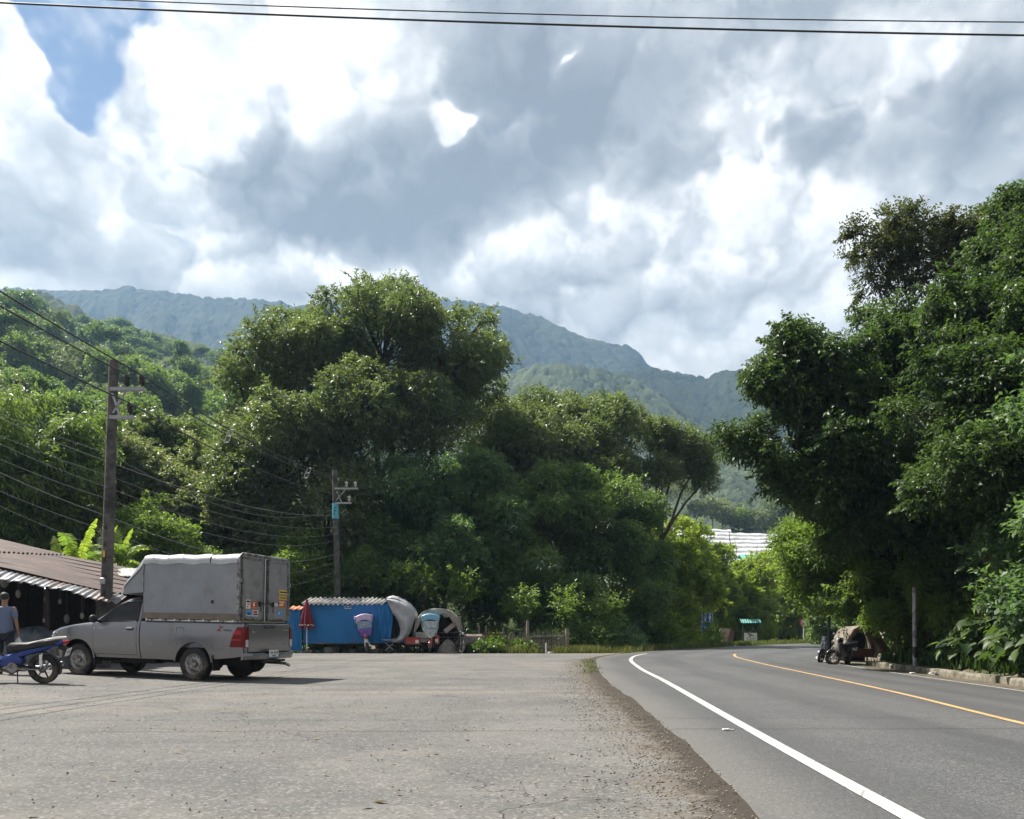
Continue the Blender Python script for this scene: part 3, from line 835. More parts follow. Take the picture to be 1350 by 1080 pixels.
    for q in range(0, len(SP), 2):
        l_ = lobes[LI[si[q]]]; c2 = Vector(l_[0]) - Vector((0, 0, l_[1][2] * .35)); m.tube([c2, tuple(SP[q][0]), tuple(SP[q][4]), tuple(SP[q][8])], [lr * .3, lr * .12 + .01, .009, .004], 3, cap=False)
    V = V - np.array(base)[None]
    if single:
        me = np_mesh(name, V, Q, T)
        o = link_mesh(name, me, [lm]); o.location = base
        return tag(o, label, cat, group)
    m.build('trunk', bark or M_bark, root)
    link_mesh('crown', np_mesh('crown', V, Q, T), lm, root)
    return root


def lob(px, py, Y, rpx, rpy=None, rd=None):
    """a lobe seen at that pixel of the photograph, its radii given in pixels at its depth"""
    p = P(px, py, Y); s = Y / F; rpy = rpy or rpx
    return (tuple(p), (rpx * s, (rd if rd is not None else (rpx + rpy) / 2) * s, rpy * s))


def ground(px, Y): x = (px - CX) / F * Y; return (x, Y, gzs(x, Y) - 0.05)


# the great tree behind the stalls
make_tree('large_tree', ground(512, 51), [
    lob(505, 455, 52, 80, 62), lob(420, 480, 51, 62, 55), lob(590, 470, 52, 60, 50), lob(355, 500, 50, 48, 60), lob(625, 505, 53, 38, 40), lob(395, 430, 54, 26, 24),
    lob(470, 560, 48, 75, 60), lob(380, 610, 47, 80, 70), lob(560, 560, 50, 60, 55), lob(330, 545, 49, 26, 34), lob(430, 690, 47, 80, 60), lob(320, 660, 47, 45, 60), lob(510, 410, 54, 55, 24), lob(370, 760, 46, 60, 40)],
    LM['olive'], 11, trunk_r=.55, L=.215, Wd=.11, nleaf=230000, sprays=420, puff=1.2, limb_r=.24, fork=.45, twig=.45, core=.02, dens=.27,
    label='tallest broad tree with domed olive crown behind the blue tarpaulin stall', group=None)
make_tree('spreading_tree', ground(760, 56), [
    lob(700, 560, 57, 55, 32), lob(750, 545, 58, 60, 24), lob(800, 575, 56, 48, 38), lob(740, 600, 55, 70, 45), lob(680, 620, 54, 45, 50), lob(805, 640, 55, 40, 45), lob(640, 575, 56, 32, 36)],
    LM['olive'], 12, trunk_r=.42, L=.215, Wd=.11, nleaf=118000, sprays=220, puff=1.1, fork=.5, limb_r=.2, core=.05,
    label='flat-topped olive tree right of the great tree, its limbs showing against the mountain')
make_tree('leaning_tree', ground(842, 57), [
    lob(855, 580, 58, 22, 26), lob(885, 588, 58, 34, 22), lob(915, 608, 58, 24, 20), lob(868, 625, 57, 20, 18), lob(930, 628, 58, 10, 10)],
    LM['olive'], 13, trunk_r=.26, L=.21, Wd=.10, nleaf=30000, sprays=60, puff=.8, fork=.62, limb_r=.13, core=.0, under=.2,
    label='slim tree whose umbrella crown leans out over the valley gap')
for i, (px, Y, lb, key, n, sd, lab) in enumerate([
        (590, 46, [lob(560, 650, 47, 60, 55), lob(620, 670, 47, 60, 60), lob(590, 740, 45, 70, 60), lob(540, 790, 45, 40, 40)], 'deep', 80000, 21, 'dark blue-green tree standing right behind the arched canopies'),
        (700, 48, [lob(690, 700, 48, 62, 52), lob(740, 670, 50, 50, 46), lob(650, 770, 46, 60, 50), lob(720, 780, 46, 60, 46)], 'dark', 80000, 22, 'dense dark tree behind the bamboo fence'),
        (800, 50, [lob(790, 700, 51, 56, 60), lob(835, 730, 52, 46, 60), lob(780, 790, 48, 60, 42), lob(850, 800, 50, 36, 36)], 'dark', 80000, 23, 'dark tree by the bend with two dark trunks showing beneath'),
        (470, 45, [lob(470, 770, 45, 60, 40), lob(430, 800, 44, 40, 30), lob(520, 740, 46, 50, 50)], 'dark', 50000, 24, 'shaded tree behind the wavy stall roof and the farther pole')]):
    make_tree('shade_tree', ground(px, Y), lb, LM[key], sd, trunk_r=.3, L=.21, Wd=.10, nleaf=n, puff=.95, fork=.5, label=lab, under=.45, core=.0, dens=.24, sprays=120)
# roadside trees at and beyond the bend
for i, (px, Y, lb, key, n, sd, lab, ll) in enumerate([
        (868, 60, [lob(880, 740, 60, 36, 50), lob(905, 780, 60, 34, 40), lob(870, 800, 58, 30, 40)], 'yellow', 34000, 31, 'bright leafy tree behind the blue roadside signs', .26),
        (915, 79, [lob(925, 745, 79, 30, 40), lob(945, 790, 79, 26, 34)], 'yellow', 26000, 32, 'yellow-green tree beside the tapered striped board', .3),
        (985, 82, [lob(965, 790, 82, 30, 30), lob(1000, 770, 84, 30, 30), lob(985, 810, 82, 34, 26)], 'yellow', 26000, 33, 'dark-limbed tree above the green-roofed notice board', .34),
        (1030, 96, [lob(1020, 775, 96, 32, 30), lob(1045, 800, 95, 26, 34), lob(1000, 800, 98, 24, 24), lob(1040, 745, 98, 26, 26)], 'yellow', 34000, 34, 'sunlit yellow-green tree just before the round prohibition sign', .36),
        (1075, 100, [lob(1075, 780, 104, 30, 36), lob(1095, 750, 104, 34, 30), lob(1080, 820, 104, 30, 24)], 'yellow', 26000, 35, 'tree behind the round prohibition sign with a pale leaning limb', .4),
        (1110, 66, [lob(1100, 810, 64, 22, 26), lob(1120, 790, 64, 26, 26), lob(1080, 822, 72, 16, 20)], 'dark', 20000, 36, 'low shaded tree right behind the dark lamp post', .26)]):
    make_tree('roadside_tree', ground(px, Y), lb, LM[key], sd, trunk_r=.22, L=ll, Wd=ll * .5, nleaf=n, puff=1.0, fork=.5, label=lab, under=.5, core=.06)
# the wall of trees on the right
make_tree('overhanging_tree', ground(1300, 33), [
    lob(1100, 495, 27, 50, 34), lob(1060, 515, 27, 26, 22), lob(1040, 570, 27, 40, 34), lob(990, 590, 27, 16, 18), lob(1120, 580, 27, 70, 56), lob(1075, 650, 27, 46, 36), lob(1140, 670, 27, 70, 46), lob(1048, 465, 27, 10, 14),
    lob(1190, 500, 28, 76, 56), lob(1165, 430, 28, 34, 26), lob(1035, 625, 27, 18, 20), lob(1200, 600, 27, 76, 56), lob(1012, 500, 27, 8, 10)],
    LM['gloss'], 41, trunk_r=.34, L=.165, Wd=.072, nleaf=110000, puff=.68, limb_r=.13, fork=.35, droop=.55, twig=.42, core=.0, under=.5, dens=.22, sprays=1100,
    label='wide glossy-leaved tree reaching out over the road toward the valley gap')
make_tree('tall_roadside_tree', ground(1330, 24), [
    lob(1335, 345, 25, 34, 40), lob(1310, 440, 24, 60, 54), lob(1245, 425, 26, 50, 38), lob(1340, 540, 22, 70, 70), lob(1260, 530, 23, 60, 54), lob(1355, 285, 26, 18, 22), lob(1400, 400, 24, 80, 120), lob(1300, 640, 22, 80, 60), lob(1390, 620, 21, 70, 90)],
    LM['gloss'], 42, trunk_r=.36, L=.165, Wd=.072, nleaf=125000, puff=.7, limb_r=.14, fork=.3, droop=.5, twig=.4, core=.0, under=.6, dens=.22, sprays=900,
    label='tallest dark tree at the edge of the view above the kerb')
make_tree('twiggy_tree', ground(1290, 31), [
    lob(1185, 312, 30, 48, 20), lob(1155, 330, 30, 28, 18), lob(1235, 330, 30, 60, 26), lob(1150, 360, 30, 16, 22), lob(1280, 315, 30, 34, 20), lob(1215, 365, 30, 40, 14)],
    LM['brown'], 43, trunk_r=.22, L=.15, Wd=.07, nleaf=15000, puff=.5, limb_r=.07, fork=.75, droop=.4, twig=.45, core=.0, under=.6, sprays=160, dens=.34,
    label='sparse tree with bronze leaves and bare twigs reaching left from the dark crown')
make_tree('feathery_tree', ground(1180, 33), [
    lob(1120, 735, 30, 48, 24), lob(1075, 745, 31, 32, 20), lob(1165, 765, 29, 44, 24), lob(1115, 785, 30, 40, 20), lob(1200, 800, 29, 38, 26), lob(1055, 705, 32, 22, 18), lob(1150, 715, 30, 30, 20)],
    LM['light'], 44, trunk_r=.18, L=.17, Wd=.06, nleaf=60000, puff=.7, limb_r=.06, fork=.7, droop=.2, twig=.5, core=.04, under=.5,
    label='feathery light green tree hanging over the beige arched shelter')
make_tree('leafy_tree', ground(1240, 27), [
    lob(1235, 775, 26.5, 32, 24), lob(1180, 812, 27.5, 26, 16), lob(1268, 822, 25, 24, 20), lob(1150, 790, 29, 26, 16), lob(1240, 740, 27, 26, 18)],
    LM['light'], 47, trunk_r=.07, L=.13, Wd=.06, nleaf=26000, puff=.42, limb_r=.03, fork=.6, droop=.35, twig=.35, core=.0, under=.6, dens=.24,
    label='slender light-leaved tree a little way behind the grey round post')
make_tree('shade_tree', ground(1285, 25), [
    lob(1290, 700, 27, 70, 40), lob(1230, 690, 31, 50, 36), lob(1340, 760, 25, 40, 60), lob(1250, 770, 32, 50, 40), lob(1300, 790, 28, 40, 40), lob(1190, 680, 33, 50, 30)],
    LM['deep'], 45, trunk_r=.24, L=.2, Wd=.09, nleaf=80000, puff=.75, limb_r=.1, fork=.6, droop=.4, core=.1, under=.7,
    label='dark tree in deep shade behind the broad-leaved plants and the grey post')
make_tree('shade_tree', ground(1400, 20), [
    lob(1400, 700, 20, 60, 60), lob(1380, 800, 19, 30, 50), lob(1450, 560, 20, 80, 120)],
    LM['deep'], 46, trunk_r=.24, L=.2, Wd=.09, nleaf=40000, puff=.8, fork=.5, core=.1, under=.7, label='dark bushy tree cut by the edge of the view above the kerb')
# a thicket farther back on the right closes the view under the crowns
for k, (px, py, Y, r_) in enumerate([(1190, 790, 42, 60), (1260, 780, 40, 60), (1340, 780, 36, 70), (1140, 800, 48, 44), (1420, 760, 32, 80), (1290, 700, 44, 60), (1390, 660, 40, 80)]):
    make_tree('thicket_tree', ground(px, Y), [lob(px, py, Y, r_, r_ * .7), lob(px + r_ * .5, (py + 850) / 2, Y - 1, r_ * .7, r_ * .6)], LM['dark'], 60 + k, trunk_r=.16, L=.27, Wd=.13, nleaf=14000, puff=1.0, fork=.5, core=.2, under=.8,
              label='dark thicket tree seen only through the gaps of the roadside crowns', group='thicket trees behind the kerb')
# left of the great tree
for i, (px, Y, lb, key, n, sd, lab, ll) in enumerate([
        (275, 48, [lob(270, 650, 48, 50, 48), lob(300, 700, 47, 50, 50), lob(245, 700, 47, 30, 40), lob(290, 620, 49, 34, 24)], 'pale', 70000, 51, 'rounded grey-green tree above the truck cargo box', .22),
        (120, 46, [lob(110, 630, 46, 54, 40), lob(90, 690, 45, 46, 50), lob(160, 610, 47, 40, 30), lob(70, 640, 46, 30, 40)], 'pale', 60000, 52, 'rounded tree with pale flowering top behind the nearer power pole', .22),
        (205, 52, [lob(215, 600, 53, 50, 36), lob(200, 660, 52, 50, 60), lob(245, 620, 54, 34, 40)], 'olive', 60000, 53, 'dense tree between the nearer power pole and the cargo box', .24),
        (215, 40, [lob(205, 720, 40, 40, 26), lob(185, 700, 40, 22, 20), lob(235, 745, 40, 26, 20), lob(170, 745, 39, 24, 22)], 'light', 40000, 54, 'low bright bush beside the banana plant behind the shed', .16),
        (30, 44, [lob(20, 700, 44, 40, 40), lob(60, 740, 42, 30, 24)], 'deep', 30000, 55, 'shaded tree behind the rusty shed roof at the edge of the view', .24),
        (395, 43, [lob(395, 770, 43, 22, 26), lob(385, 740, 44, 20, 30)], 'light', 16000, 56, 'small bright tree behind the tail of the truck', .18)]):
    make_tree('broadleaf_tree', ground(px, Y), lb, LM[key], sd, trunk_r=.26, L=ll, Wd=ll * .48, nleaf=n, puff=.95, fork=.4, label=lab, under=.5, core=.08)


def bamboo(name, base, culms, hgt, spread, seed, n, label, L=.34, group=None, key='bamboo'):
    rng = np.random.default_rng(seed); rr = random.Random(seed); root = empty(name, base, 0, label, 'bamboo', group)
    m = MB(); pts, outs = [], []
    for k in range(culms):
        a = rr.uniform(0, 2 * math.pi); h = hgt * rr.uniform(.6, 1.05); sp = spread * rr.uniform(.4, 1.1); b = Vector((rr.gauss(0, .5), rr.gauss(0, .5), 0)); cp = []
        for q in np.linspace(0, 1, 8):
            cp.append(b + Vector((math.cos(a) * sp * q ** 2.2, math.sin(a) * sp * q ** 2.2, h * (q - .16 * q ** 3.5 - .10 * q ** 6))))
        m.tube(cp, [.05 * (1 - .85 * i / 7) for i in range(8)], 5, cap=False)
        cp = np.array([list(c) for c in cp]); qs = rng.uniform(.3, 1, n // culms) ** .8; ii = np.clip((qs * 7).astype(int), 0, 6); fr = (qs * 7 - ii)[:, None]
        c = cp[ii] * (1 - fr) + cp[ii + 1] * fr; d = rsph(rng, len(qs)); d[:, 2] = d[:, 2] * .5 - .1; d = unit(d)
        pts.append(c + d * rng.uniform(.1, 1, (len(qs), 1)) * (1.15 - .5 * qs[:, None])); outs.append(d)
    V, Q, T = leaves(rng, np.concatenate(pts), np.concatenate(outs), L, L * .24, 6, .7, .5)
    m.build('stems', mat('bamboo_stem', (0.16, 0.19, 0.06), 0.5, var=.2), root); link_mesh('foliage', np_mesh('foliage', V, Q, T), LM[key], root)
    return root


bamboo('bamboo_clump', P(40, 700, 40) - Vector((0, 0, 5)), 34, 15.5, 4.2, 71, 9000, 'large feathery bamboo clump above the rusty shed roof', group=None)
bamboo('bamboo_clump', P(-30, 700, 38) - Vector((0, 0, 5)), 26, 16.5, 4.0, 72, 7000, 'feathery bamboo clump cut by the edge of the view beside the large clump', group=None)

# hillside growth: individual trees on the slope, copied from a few kinds
HD0, HDc = 64.0, 430.0


def hill_z(x, y):
    us = x / y; zc = float(crest_z(np.array([us]), PL, HDc, 5.5)[0]); q = max(0, min(1, (y - HD0) / (HDc - HD0))) ** .95
    return -1 + q * (zc + 1)


def proto(key, seed, h, w, nleaf, L, kind):
    r = random.Random(seed); lb = []
    if kind == 'round':
        for k in range(5): a = r.uniform(0, 6.28); lb.append(((math.cos(a) * w * .35, math.sin(a) * w * .35, h * r.uniform(.5, .85)), (w * .34, w * .34, h * .2)))
    elif kind == 'flat':
        for k in range(5): a = r.uniform(0, 6.28); lb.append(((math.cos(a) * w * .4, math.sin(a) * w * .4, h * r.uniform(.75, .92)), (w * .34, w * .34, h * .1)))
    else:
        for k in range(4): lb.append(((r.gauss(0, .3), r.gauss(0, .3), h * (.35 + .18 * k)), (w * (.4 - .06 * k), w * (.4 - .06 * k), h * .15)))
    return make_tree('hillside_tree', (0, 0, 0), lb, LM[key], seed, trunk_r=.2, L=L, Wd=L * .5, nleaf=nleaf, puff=w * .14, puffs_each=16, fork=.6, core=.05, label='x', group='x')


protos = [proto('olive', 101, 13, 11, 9000, .55, 'round'), proto('dark', 102, 15, 10, 9000, .55, 'flat'), proto('light', 103, 9, 9, 7000, .5, 'round'), proto('dark', 104, 16, 8, 8000, .55, 'cone'), proto('pale', 105, 10, 10, 7000, .5, 'round'), proto('bamboo', 106, 12, 9, 8000, .5, 'cone')]
kindname = ['rounded olive tree', 'flat-crowned dark tree', 'low bright green tree', 'tall dark narrow tree', 'pale grey-green tree', 'feathery light tree']
rr = random.Random(5); used = [False] * 6


def put_hill(k, x, y, z, s, lab, grp, rz=None):
    pr = protos[k]; o = pr if not used[k] else copy_tree(pr); used[k] = True
    o.location = (x, y, z); o.rotation_euler = (0, 0, rr.uniform(0, 6.28) if rz is None else rz); o.scale = (s, s, s * rr.uniform(.9, 1.15)); o['label'] = lab; o['group'] = grp; o['category'] = 'tree'; return o


# (pixel of the foot, depth, kind, scale)
HT = []
for (px, py, k, s) in [(160, 468, 1, 1.15), (130, 500, 1, 1.0), (165, 455, 3, 1.0), (255, 472, 0, 1.0), (290, 470, 3, .85), (225, 478, 0, .9), (275, 480, 1, .9), (305, 478, 1, .8), (60, 470, 0, 1.1), (20, 470, 1, 1.1), (100, 470, 0, 1.0),
                       (185, 520, 5, 1.0), (215, 500, 4, .8), (140, 560, 5, 1.1), (175, 560, 5, 1.2), (215, 540, 2, 1.1), (250, 545, 5, 1.0), (265, 520, 2, .9), (205, 580, 5, 1.0), (300, 500, 0, .8), (240, 500, 2, .9), (120, 530, 2, 1.0), (95, 520, 0, 1.0),
                       (70, 500, 3, .9), (45, 515, 5, .9), (20, 510, 0, 1.0), (280, 560, 2, .9), (240, 585, 5, .9), (330, 490, 0, .8), (310, 520, 0, .8), (150, 600, 2, 1.0)]:
    HT.append((px, py, k, s))
for (px, py, k, s) in HT:
    # walk out along the ray until it meets the slope
    best = 80
    for y in np.arange(72, 425, 3.0):
        x = (px - CX) / F * y
        if CAMZ + (YH - py) / F * y <= hill_z(x, y): best = y; break
        best = y
    x = (px - CX) / F * best; far = 'high on the slope' if best > 260 else 'midway up the slope' if best > 150 else 'low on the slope'
    put_hill(k, x, best, hill_z(x, best) - .5, s, f'{kindname[k]} {far} above the shed', f'{kindname[k]}s {far} on the hillside')
for k_ in range(70):
    u_ = rr.uniform(-.66, -.26); y = rr.choice([rr.uniform(85, 200), rr.uniform(180, 420), rr.uniform(380, 425)]); x = u_ * y; k = rr.choice([0, 0, 1, 2, 3, 4, 5, 5]) if y < 250 else rr.choice([0, 1, 3, 3, 0])
    far = 'high on the slope' if y > 260 else 'midway up the slope' if y > 150 else 'low on the slope'
    put_hill(k, x, y, hill_z(x, y) - .5, rr.uniform(.65, 1.05), f'{kindname[k]} {far} above the shed', f'{kindname[k]}s {far} on the hillside')


# ------------------------------------------------------------------ the pale terraces in the valley gap
def vz(y): return 4 + (y - 130) * 0.232


def field():
    us = np.linspace(.10, .62, 60); Y = np.r_[118, np.linspace(125, 262, 60), 275, 330]; U, YY = np.meshgrid(us, Y); X = U * YY
    top = np.interp(U, [.10, .17, .20, .25, .32, .40, .62], [1.16, 1.12, 1.07, 1.02, .97, .93, .85])
    Z = vz(YY) * top; Z[0] = -.3; Z[1] = 1.0; Z[-2:] = Z[-3] - 6; Z[-1] = -.2
    tag(link_mesh('terraced_field', grid_mesh('terraced_field', X, YY, Z), mat('field_soil', (0.20, 0.19, 0.12), 0.9, var=.4, scale=.2, dirt=(0.08, 0.13, 0.04), dirtamt=.6, dscale=.08)), kind='structure')


field()
M_plastic = mat('white_plastic_sheet', (0.66, 0.66, 0.66), 0.35, var=.08, scale=.5, bump=.3, bscale=2, dirt=(.5, .5, .48), dirtamt=.3, dscale=.3)


def tunnel(y, u1, u2, wd, h, label, mt=M_plastic, name='plastic_tunnel', skew=.03):
    m = MB(); rows = []
    for q in np.linspace(0, 1, 14):
        uu = u1 + (u2 - u1) * q; yy = y * (1 + skew * (q - .5)); tp = float(np.interp(uu, [.10, .17, .20, .25, .32, .40, .62], [1.16, 1.12, 1.07, 1.02, .97, .93, .85])); z = vz(yy) * tp; jit = R.uniform(-.12, .12)
        rows.append([(uu * yy, yy - wd / 2 * math.cos(a), z + h * math.sin(a) + .1 + jit) for a in np.linspace(0, math.pi, 9)])
    m.grid(rows); m.add(rows[0], [tuple(range(9))]); m.add(rows[-1], [tuple(range(9))])
    return tag(m.build(name, mt), label, 'row cover', 'white plastic row covers on the valley terraces')


for k, y in enumerate(np.arange(150, 246, 4.6)):
    a_, b_ = .19 + .002 * (k % 3), .50
    for (p, q) in ([(a_, .245), (.25, .31), (.315, b_)] if k % 2 else [(a_, .275), (.28, .34), (.345, b_)]):
        if 6 < k < 10 and p > .26: continue
        tunnel(y, p + R.uniform(0, .006), q - R.uniform(0, .006), 3.9, 1.5, 'long white plastic row cover on the terraced field, one of many parallel rows')
m = MB(); M_green = mat('green_sheet_roof', (0.14, 0.40, 0.32), .5, var=.15, scale=1)
g0 = P(1008, 738, 186); rows = [[(g0.x + a, g0.y - 2.5 + b * 5, g0.z + (1.2 if b == .5 else 0)) for b in (0, .5, 1)] for a in np.linspace(-6, 10, 9)]
ro = empty('field_shed', (g0.x, g0.y, vz(186)), 0, 'long low shed with a pale green sheet roof on the white terraces', 'shed'); m.M = Matrix.Translation(-Vector(ro.location)); m.grid(rows, smooth=False); m.build('roof', M_green, ro, solid=.1)
m = MB(); m.M = Matrix.Translation(-Vector(ro.location))
m.box((g0.x + 2, g0.y, g0.z - .9), (15, 4.4, 1.8)); m.build('wall', mat('shed_brown', (0.20, 0.11, 0.07), .8, var=.3), ro)
for k, (px, py, k2, s) in enumerate([(884, 676, 4, 1.1), (898, 693, 2, .45), (920, 692, 0, .6), (940, 695, 4, .9), (952, 700, 4, .9), (965, 702, 4, .8), (975, 706, 2, 1.0), (985, 712, 0, .9), (998, 716, 4, 1.0), (1015, 716, 0, .9), (1030, 712, 0, 1.1), (1045, 720, 4, 1.0)]):
    y = 258; x = (px - CX) / F * y
    put_hill(k2, x, y, P(px, py, y).z - 1, s, f'{kindname[k2]} in the row along the far edge of the white terraces', f'{kindname[k2]}s along the far edge of the terraces')
# white covers glimpsed on the left slope
for (px, py, wpx) in [(296, 560, 7), (194, 486, 7), (213, 490, 6), (253, 511, 6), (330, 640, 14), (318, 600, 8), (340, 655, 10)]:
    y = 120 if py > 540 else 230; p = P(px, py, y); m = MB(); w = wpx / F * y
    rows = [[(a, -1.4 * math.cos(q), .5 * math.sin(q)) for q in np.linspace(0, math.pi, 9)] for a in np.linspace(-w * .7, w * .7, 7)]; m.grid(rows)
    o = m.build('plastic_tunnel', M_plastic, None, (p.x, p.y, p.z)); tag(o, 'short white plastic cover half hidden among the hillside trees left of the great tree', 'row cover', 'white covers among the hillside trees')
for i_, k_ in enumerate(used):
    if not k_: bpy.data.objects.remove(protos[i_])

# ------------------------------------------------------------------ low growth
rng = np.random.default_rng(3)


def blades(name, P0, hmin, hmax, mt, w=.012, lean=.35, seed=1, bushy=1.0):
    rg = np.random.default_rng(seed); n = len(P0); a = rg.uniform(0, 6.28, n); h = rg.uniform(hmin, hmax, n); l = rg.uniform(0, lean, n) * h; a2 = rg.uniform(0, 6.28, n)
    s = np.stack([np.cos(a), np.sin(a), 0 * a], 1) * w * rg.uniform(.6, 1.6, (n, 1)); tp = np.stack([np.cos(a2) * l, np.sin(a2) * l, h], 1)
    V = np.stack([P0 - s, P0 + s, P0 + s * .6 + tp * np.array([.45, .45, .6]), P0 + tp], 1).reshape(-1, 3); Q = np.arange(len(V)).reshape(-1, 4)
    o = link_mesh(name, np_mesh(name, V, Q, rg.uniform(0, 1, n)), mt); return tag(o, kind='stuff')


M_grass = leafmat('grass_blades', (0.050, 0.085, 0.018), (0.170, 0.210, 0.060), 0.4)
M_dry = leafmat('dry_grass', (0.12, 0.11, 0.05), (0.26, 0.24, 0.12), 0.3)


def strip_pts(pl, n, o0, o1, y0, y1, seed, clumpy=True):
    rg = np.random.default_rng(seed); nn = normals(pl); ok = np.where((pl[:, 1] > y0) & (pl[:, 1] < y1))[0]; i = rg.choice(ok, n); o = rg.uniform(min(o0, o1), max(o0, o1), n)
    x = pl[i, 0] + nn[i, 0] * o + rg.normal(0, .15, n); y = pl[i, 1] + nn[i, 1] * o + rg.normal(0, .15, n)
    if clumpy: k = fbm(x * 1.2, y * 1.2, 3, 8) > .45; x, y = x[k], y[k]
    return np.stack([x, y, gz(x, y) - .03], 1)


farE = np.array([(-1.5, 38.8), (0, 38.6), (3.5, 38.7), (5.6, 39.2)]); farE = resample(farE, .4)
vp = np.concatenate([strip_pts(farE, 14000, -.0, -2.6, 0, 99, 5), strip_pts(EDGE, 42000, -.1, -3.2, 39, 95, 6)])
blades('grass_verge', vp, .10, .42, M_grass, .016, .5, 11)
vp = np.concatenate([strip_pts(farE, 5000, .05, -1.2, 0, 99, 7), strip_pts(EDGE, 5000, 0, -1.0, 38, 90, 8)]); blades('dry_grass', vp, .12, .5, M_dry, .014, .6, 12)
vp = strip_pts(EDGE, 600, -.02, -.22, 19.5, 29.5, 9); blades('edge_grass', vp, .03, .16, M_grass, .012, .8, 13)
x = rng.uniform(4.7, 9.5, 9000); k = rng.choice(np.where((LINE_C[:, 1] > 2) & (LINE_C[:, 1] < 31))[0], 9000)
gp = np.stack([LINE_C[k, 0] + NC[k, 0] * x, LINE_C[k, 1] + NC[k, 1] * x], 1); gp = np.c_[gp, gz(gp[:, 0], gp[:, 1]) - .05]
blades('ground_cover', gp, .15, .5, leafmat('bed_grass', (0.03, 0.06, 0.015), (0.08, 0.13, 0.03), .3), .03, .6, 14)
x = rng.uniform(4.9, 20, 16000); k = rng.choice(np.where((LINE_C[:, 1] > 29) & (LINE_C[:, 1] < 100))[0], 16000)
gp = np.stack([LINE_C[k, 0] + NC[k, 0] * x, LINE_C[k, 1] + NC[k, 1] * x], 1); gp = gp[(gp[:, 1] < 30) | (gp[:, 1] > 44)]; gp = np.c_[gp, gz(gp[:, 0], gp[:, 1]) - .05]
blades('ground_cover', gp, .15, .7, M_grass, .03, .6, 15)


def shrub(name, loc, r, h, key, seed, n, L, label, group=None, cat='shrub'):
    rg = np.random.default_rng(seed); m_ = int(n / 6); d = rsph(rg, m_); d[:, 2] = np.abs(d[:, 2]); q = rg.uniform(.35, 1, (m_, 1)) ** .7
    lump = 1 + .35 * (vnoise(d[:, 0] * 2.5 + seed, d[:, 1] * 2.5 + d[:, 2] * 2, seed)[:, None] - .5) * 2
    V, Q, T = leaves(rg, d * q * lump * np.array([r, r, h]), d, L, L * .5, 6, .25, L * 2)
    root = empty(name, loc, 0, label, cat, group); link_mesh('foliage', np_mesh('foliage', V, Q, T), LM[key], root)
    m = MB(); r_ = random.Random(seed)
    for k in range(7): a = r_.uniform(0, 6.28); m.tube([(0, 0, -.1), (math.cos(a) * r * .3, math.sin(a) * r * .3, h * .5), (math.cos(a) * r * .6, math.sin(a) * r * .6, h * .85)], [.03, .02, .008], 4, cap=False)
    m.build('stems', M_bark, root); return root


# a bare dead tree standing up out of the bushes by the bend
bt = empty('dead_tree', ground(978, 88), 0, 'bare dead tree with broken limbs rising from the bushes before the white terraces', 'tree'); m = MB(); m.M = Matrix.Translation(-Vector(ground(978, 88)))
q = lambda a, b: P(a, b, 88)
m.tube([q(976, 850), q(977, 800), q(981, 770), q(989, 747), q(992, 728)], [.26, .20, .15, .10, .03], 7); m.tube([q(978, 785), q(972, 757), q(969, 737), q(962, 712), q(961.5, 700)], [.12, .09, .06, .04, .015], 6); m.tube([q(970, 740), q(971, 722), q(968, 710)], [.05, .03, .012], 5); m.tube([q(989, 747), q(996, 733), q(999, 716)], [.05, .03, .01], 5)
m.build('trunk', M_bark, bt)
# shrubs at the foot of the trees beyond the lot
sh = [(400, 840, 42, 1.5, 1.8, 'light'), (440, 845, 43, 1.5, 1.6, 'dark'), (655, 850, 39.8, .9, .65, 'light'), (690, 852, 39.6, .6, .6, 'light'), (730, 850, 42, 1.4, 1.3, 'dark'), (770, 850, 43, 1.8, 1.7, 'dark'), (815, 850, 44.5, 1.7, 1.6, 'deep'), (600, 845, 42.5, 1.7, 1.5, 'dark'),
      (560, 840, 43.5, 1.8, 2.2, 'deep'), (860, 850, 52, 1.8, 2.0, 'light'), (885, 846, 57, 2.0, 2.4, 'yellow'), (910, 846, 62, 1.8, 2.4, 'light'), (930, 846, 79, 2.0, 2.6, 'yellow'), (948, 846, 84, 2.2, 2.4, 'light'), (1010, 843, 100, 3, 2.6, 'yellow'), (1035, 843, 108, 3, 2.8, 'yellow'), (1060, 842, 112, 3, 3, 'light'), (985, 843, 98, 2.6, 2.4, 'light'), (1090, 842, 112, 3.5, 3, 'dark'), (1130, 842, 100, 4, 3.4, 'dark'), (640, 850, 39.5, .8, .55, 'dark')]
words = {'light': 'bright green', 'dark': 'dark green', 'yellow': 'yellow-green', 'deep': 'deep green'}
spots_ = {400: 'beside the orange roof edge', 440: 'behind the blue tarpaulin', 655: 'filling the rusty frame left of the bamboo fence', 690: 'at the foot of the bamboo fence', 730: 'behind the bamboo fence', 770: 'right of the bamboo fence', 815: 'between the fence and the bend', 600: 'behind the ridged canopy', 560: 'behind the draped dome',
          860: 'at the outside of the bend', 885: 'left of the restroom sign', 910: 'behind the restroom sign', 930: 'behind the tapered board', 948: 'right behind the tapered board', 1010: 'behind the notice board', 1035: 'between notice board and round sign', 1060: 'behind the round sign', 985: 'left behind the notice board', 1090: 'in shade past the round sign', 1130: 'in deep shade past the motorcycles', 640: 'below the grey draped box'}
for k, (px, py, Y, r_, h_, key) in enumerate(sh):
    shrub('shrub', ground(px, Y), r_, h_, key, 200 + k, 7000 if Y < 50 else 5000, .16 if Y < 50 else .3, f'{words[key]} shrub {spots_[px]}')


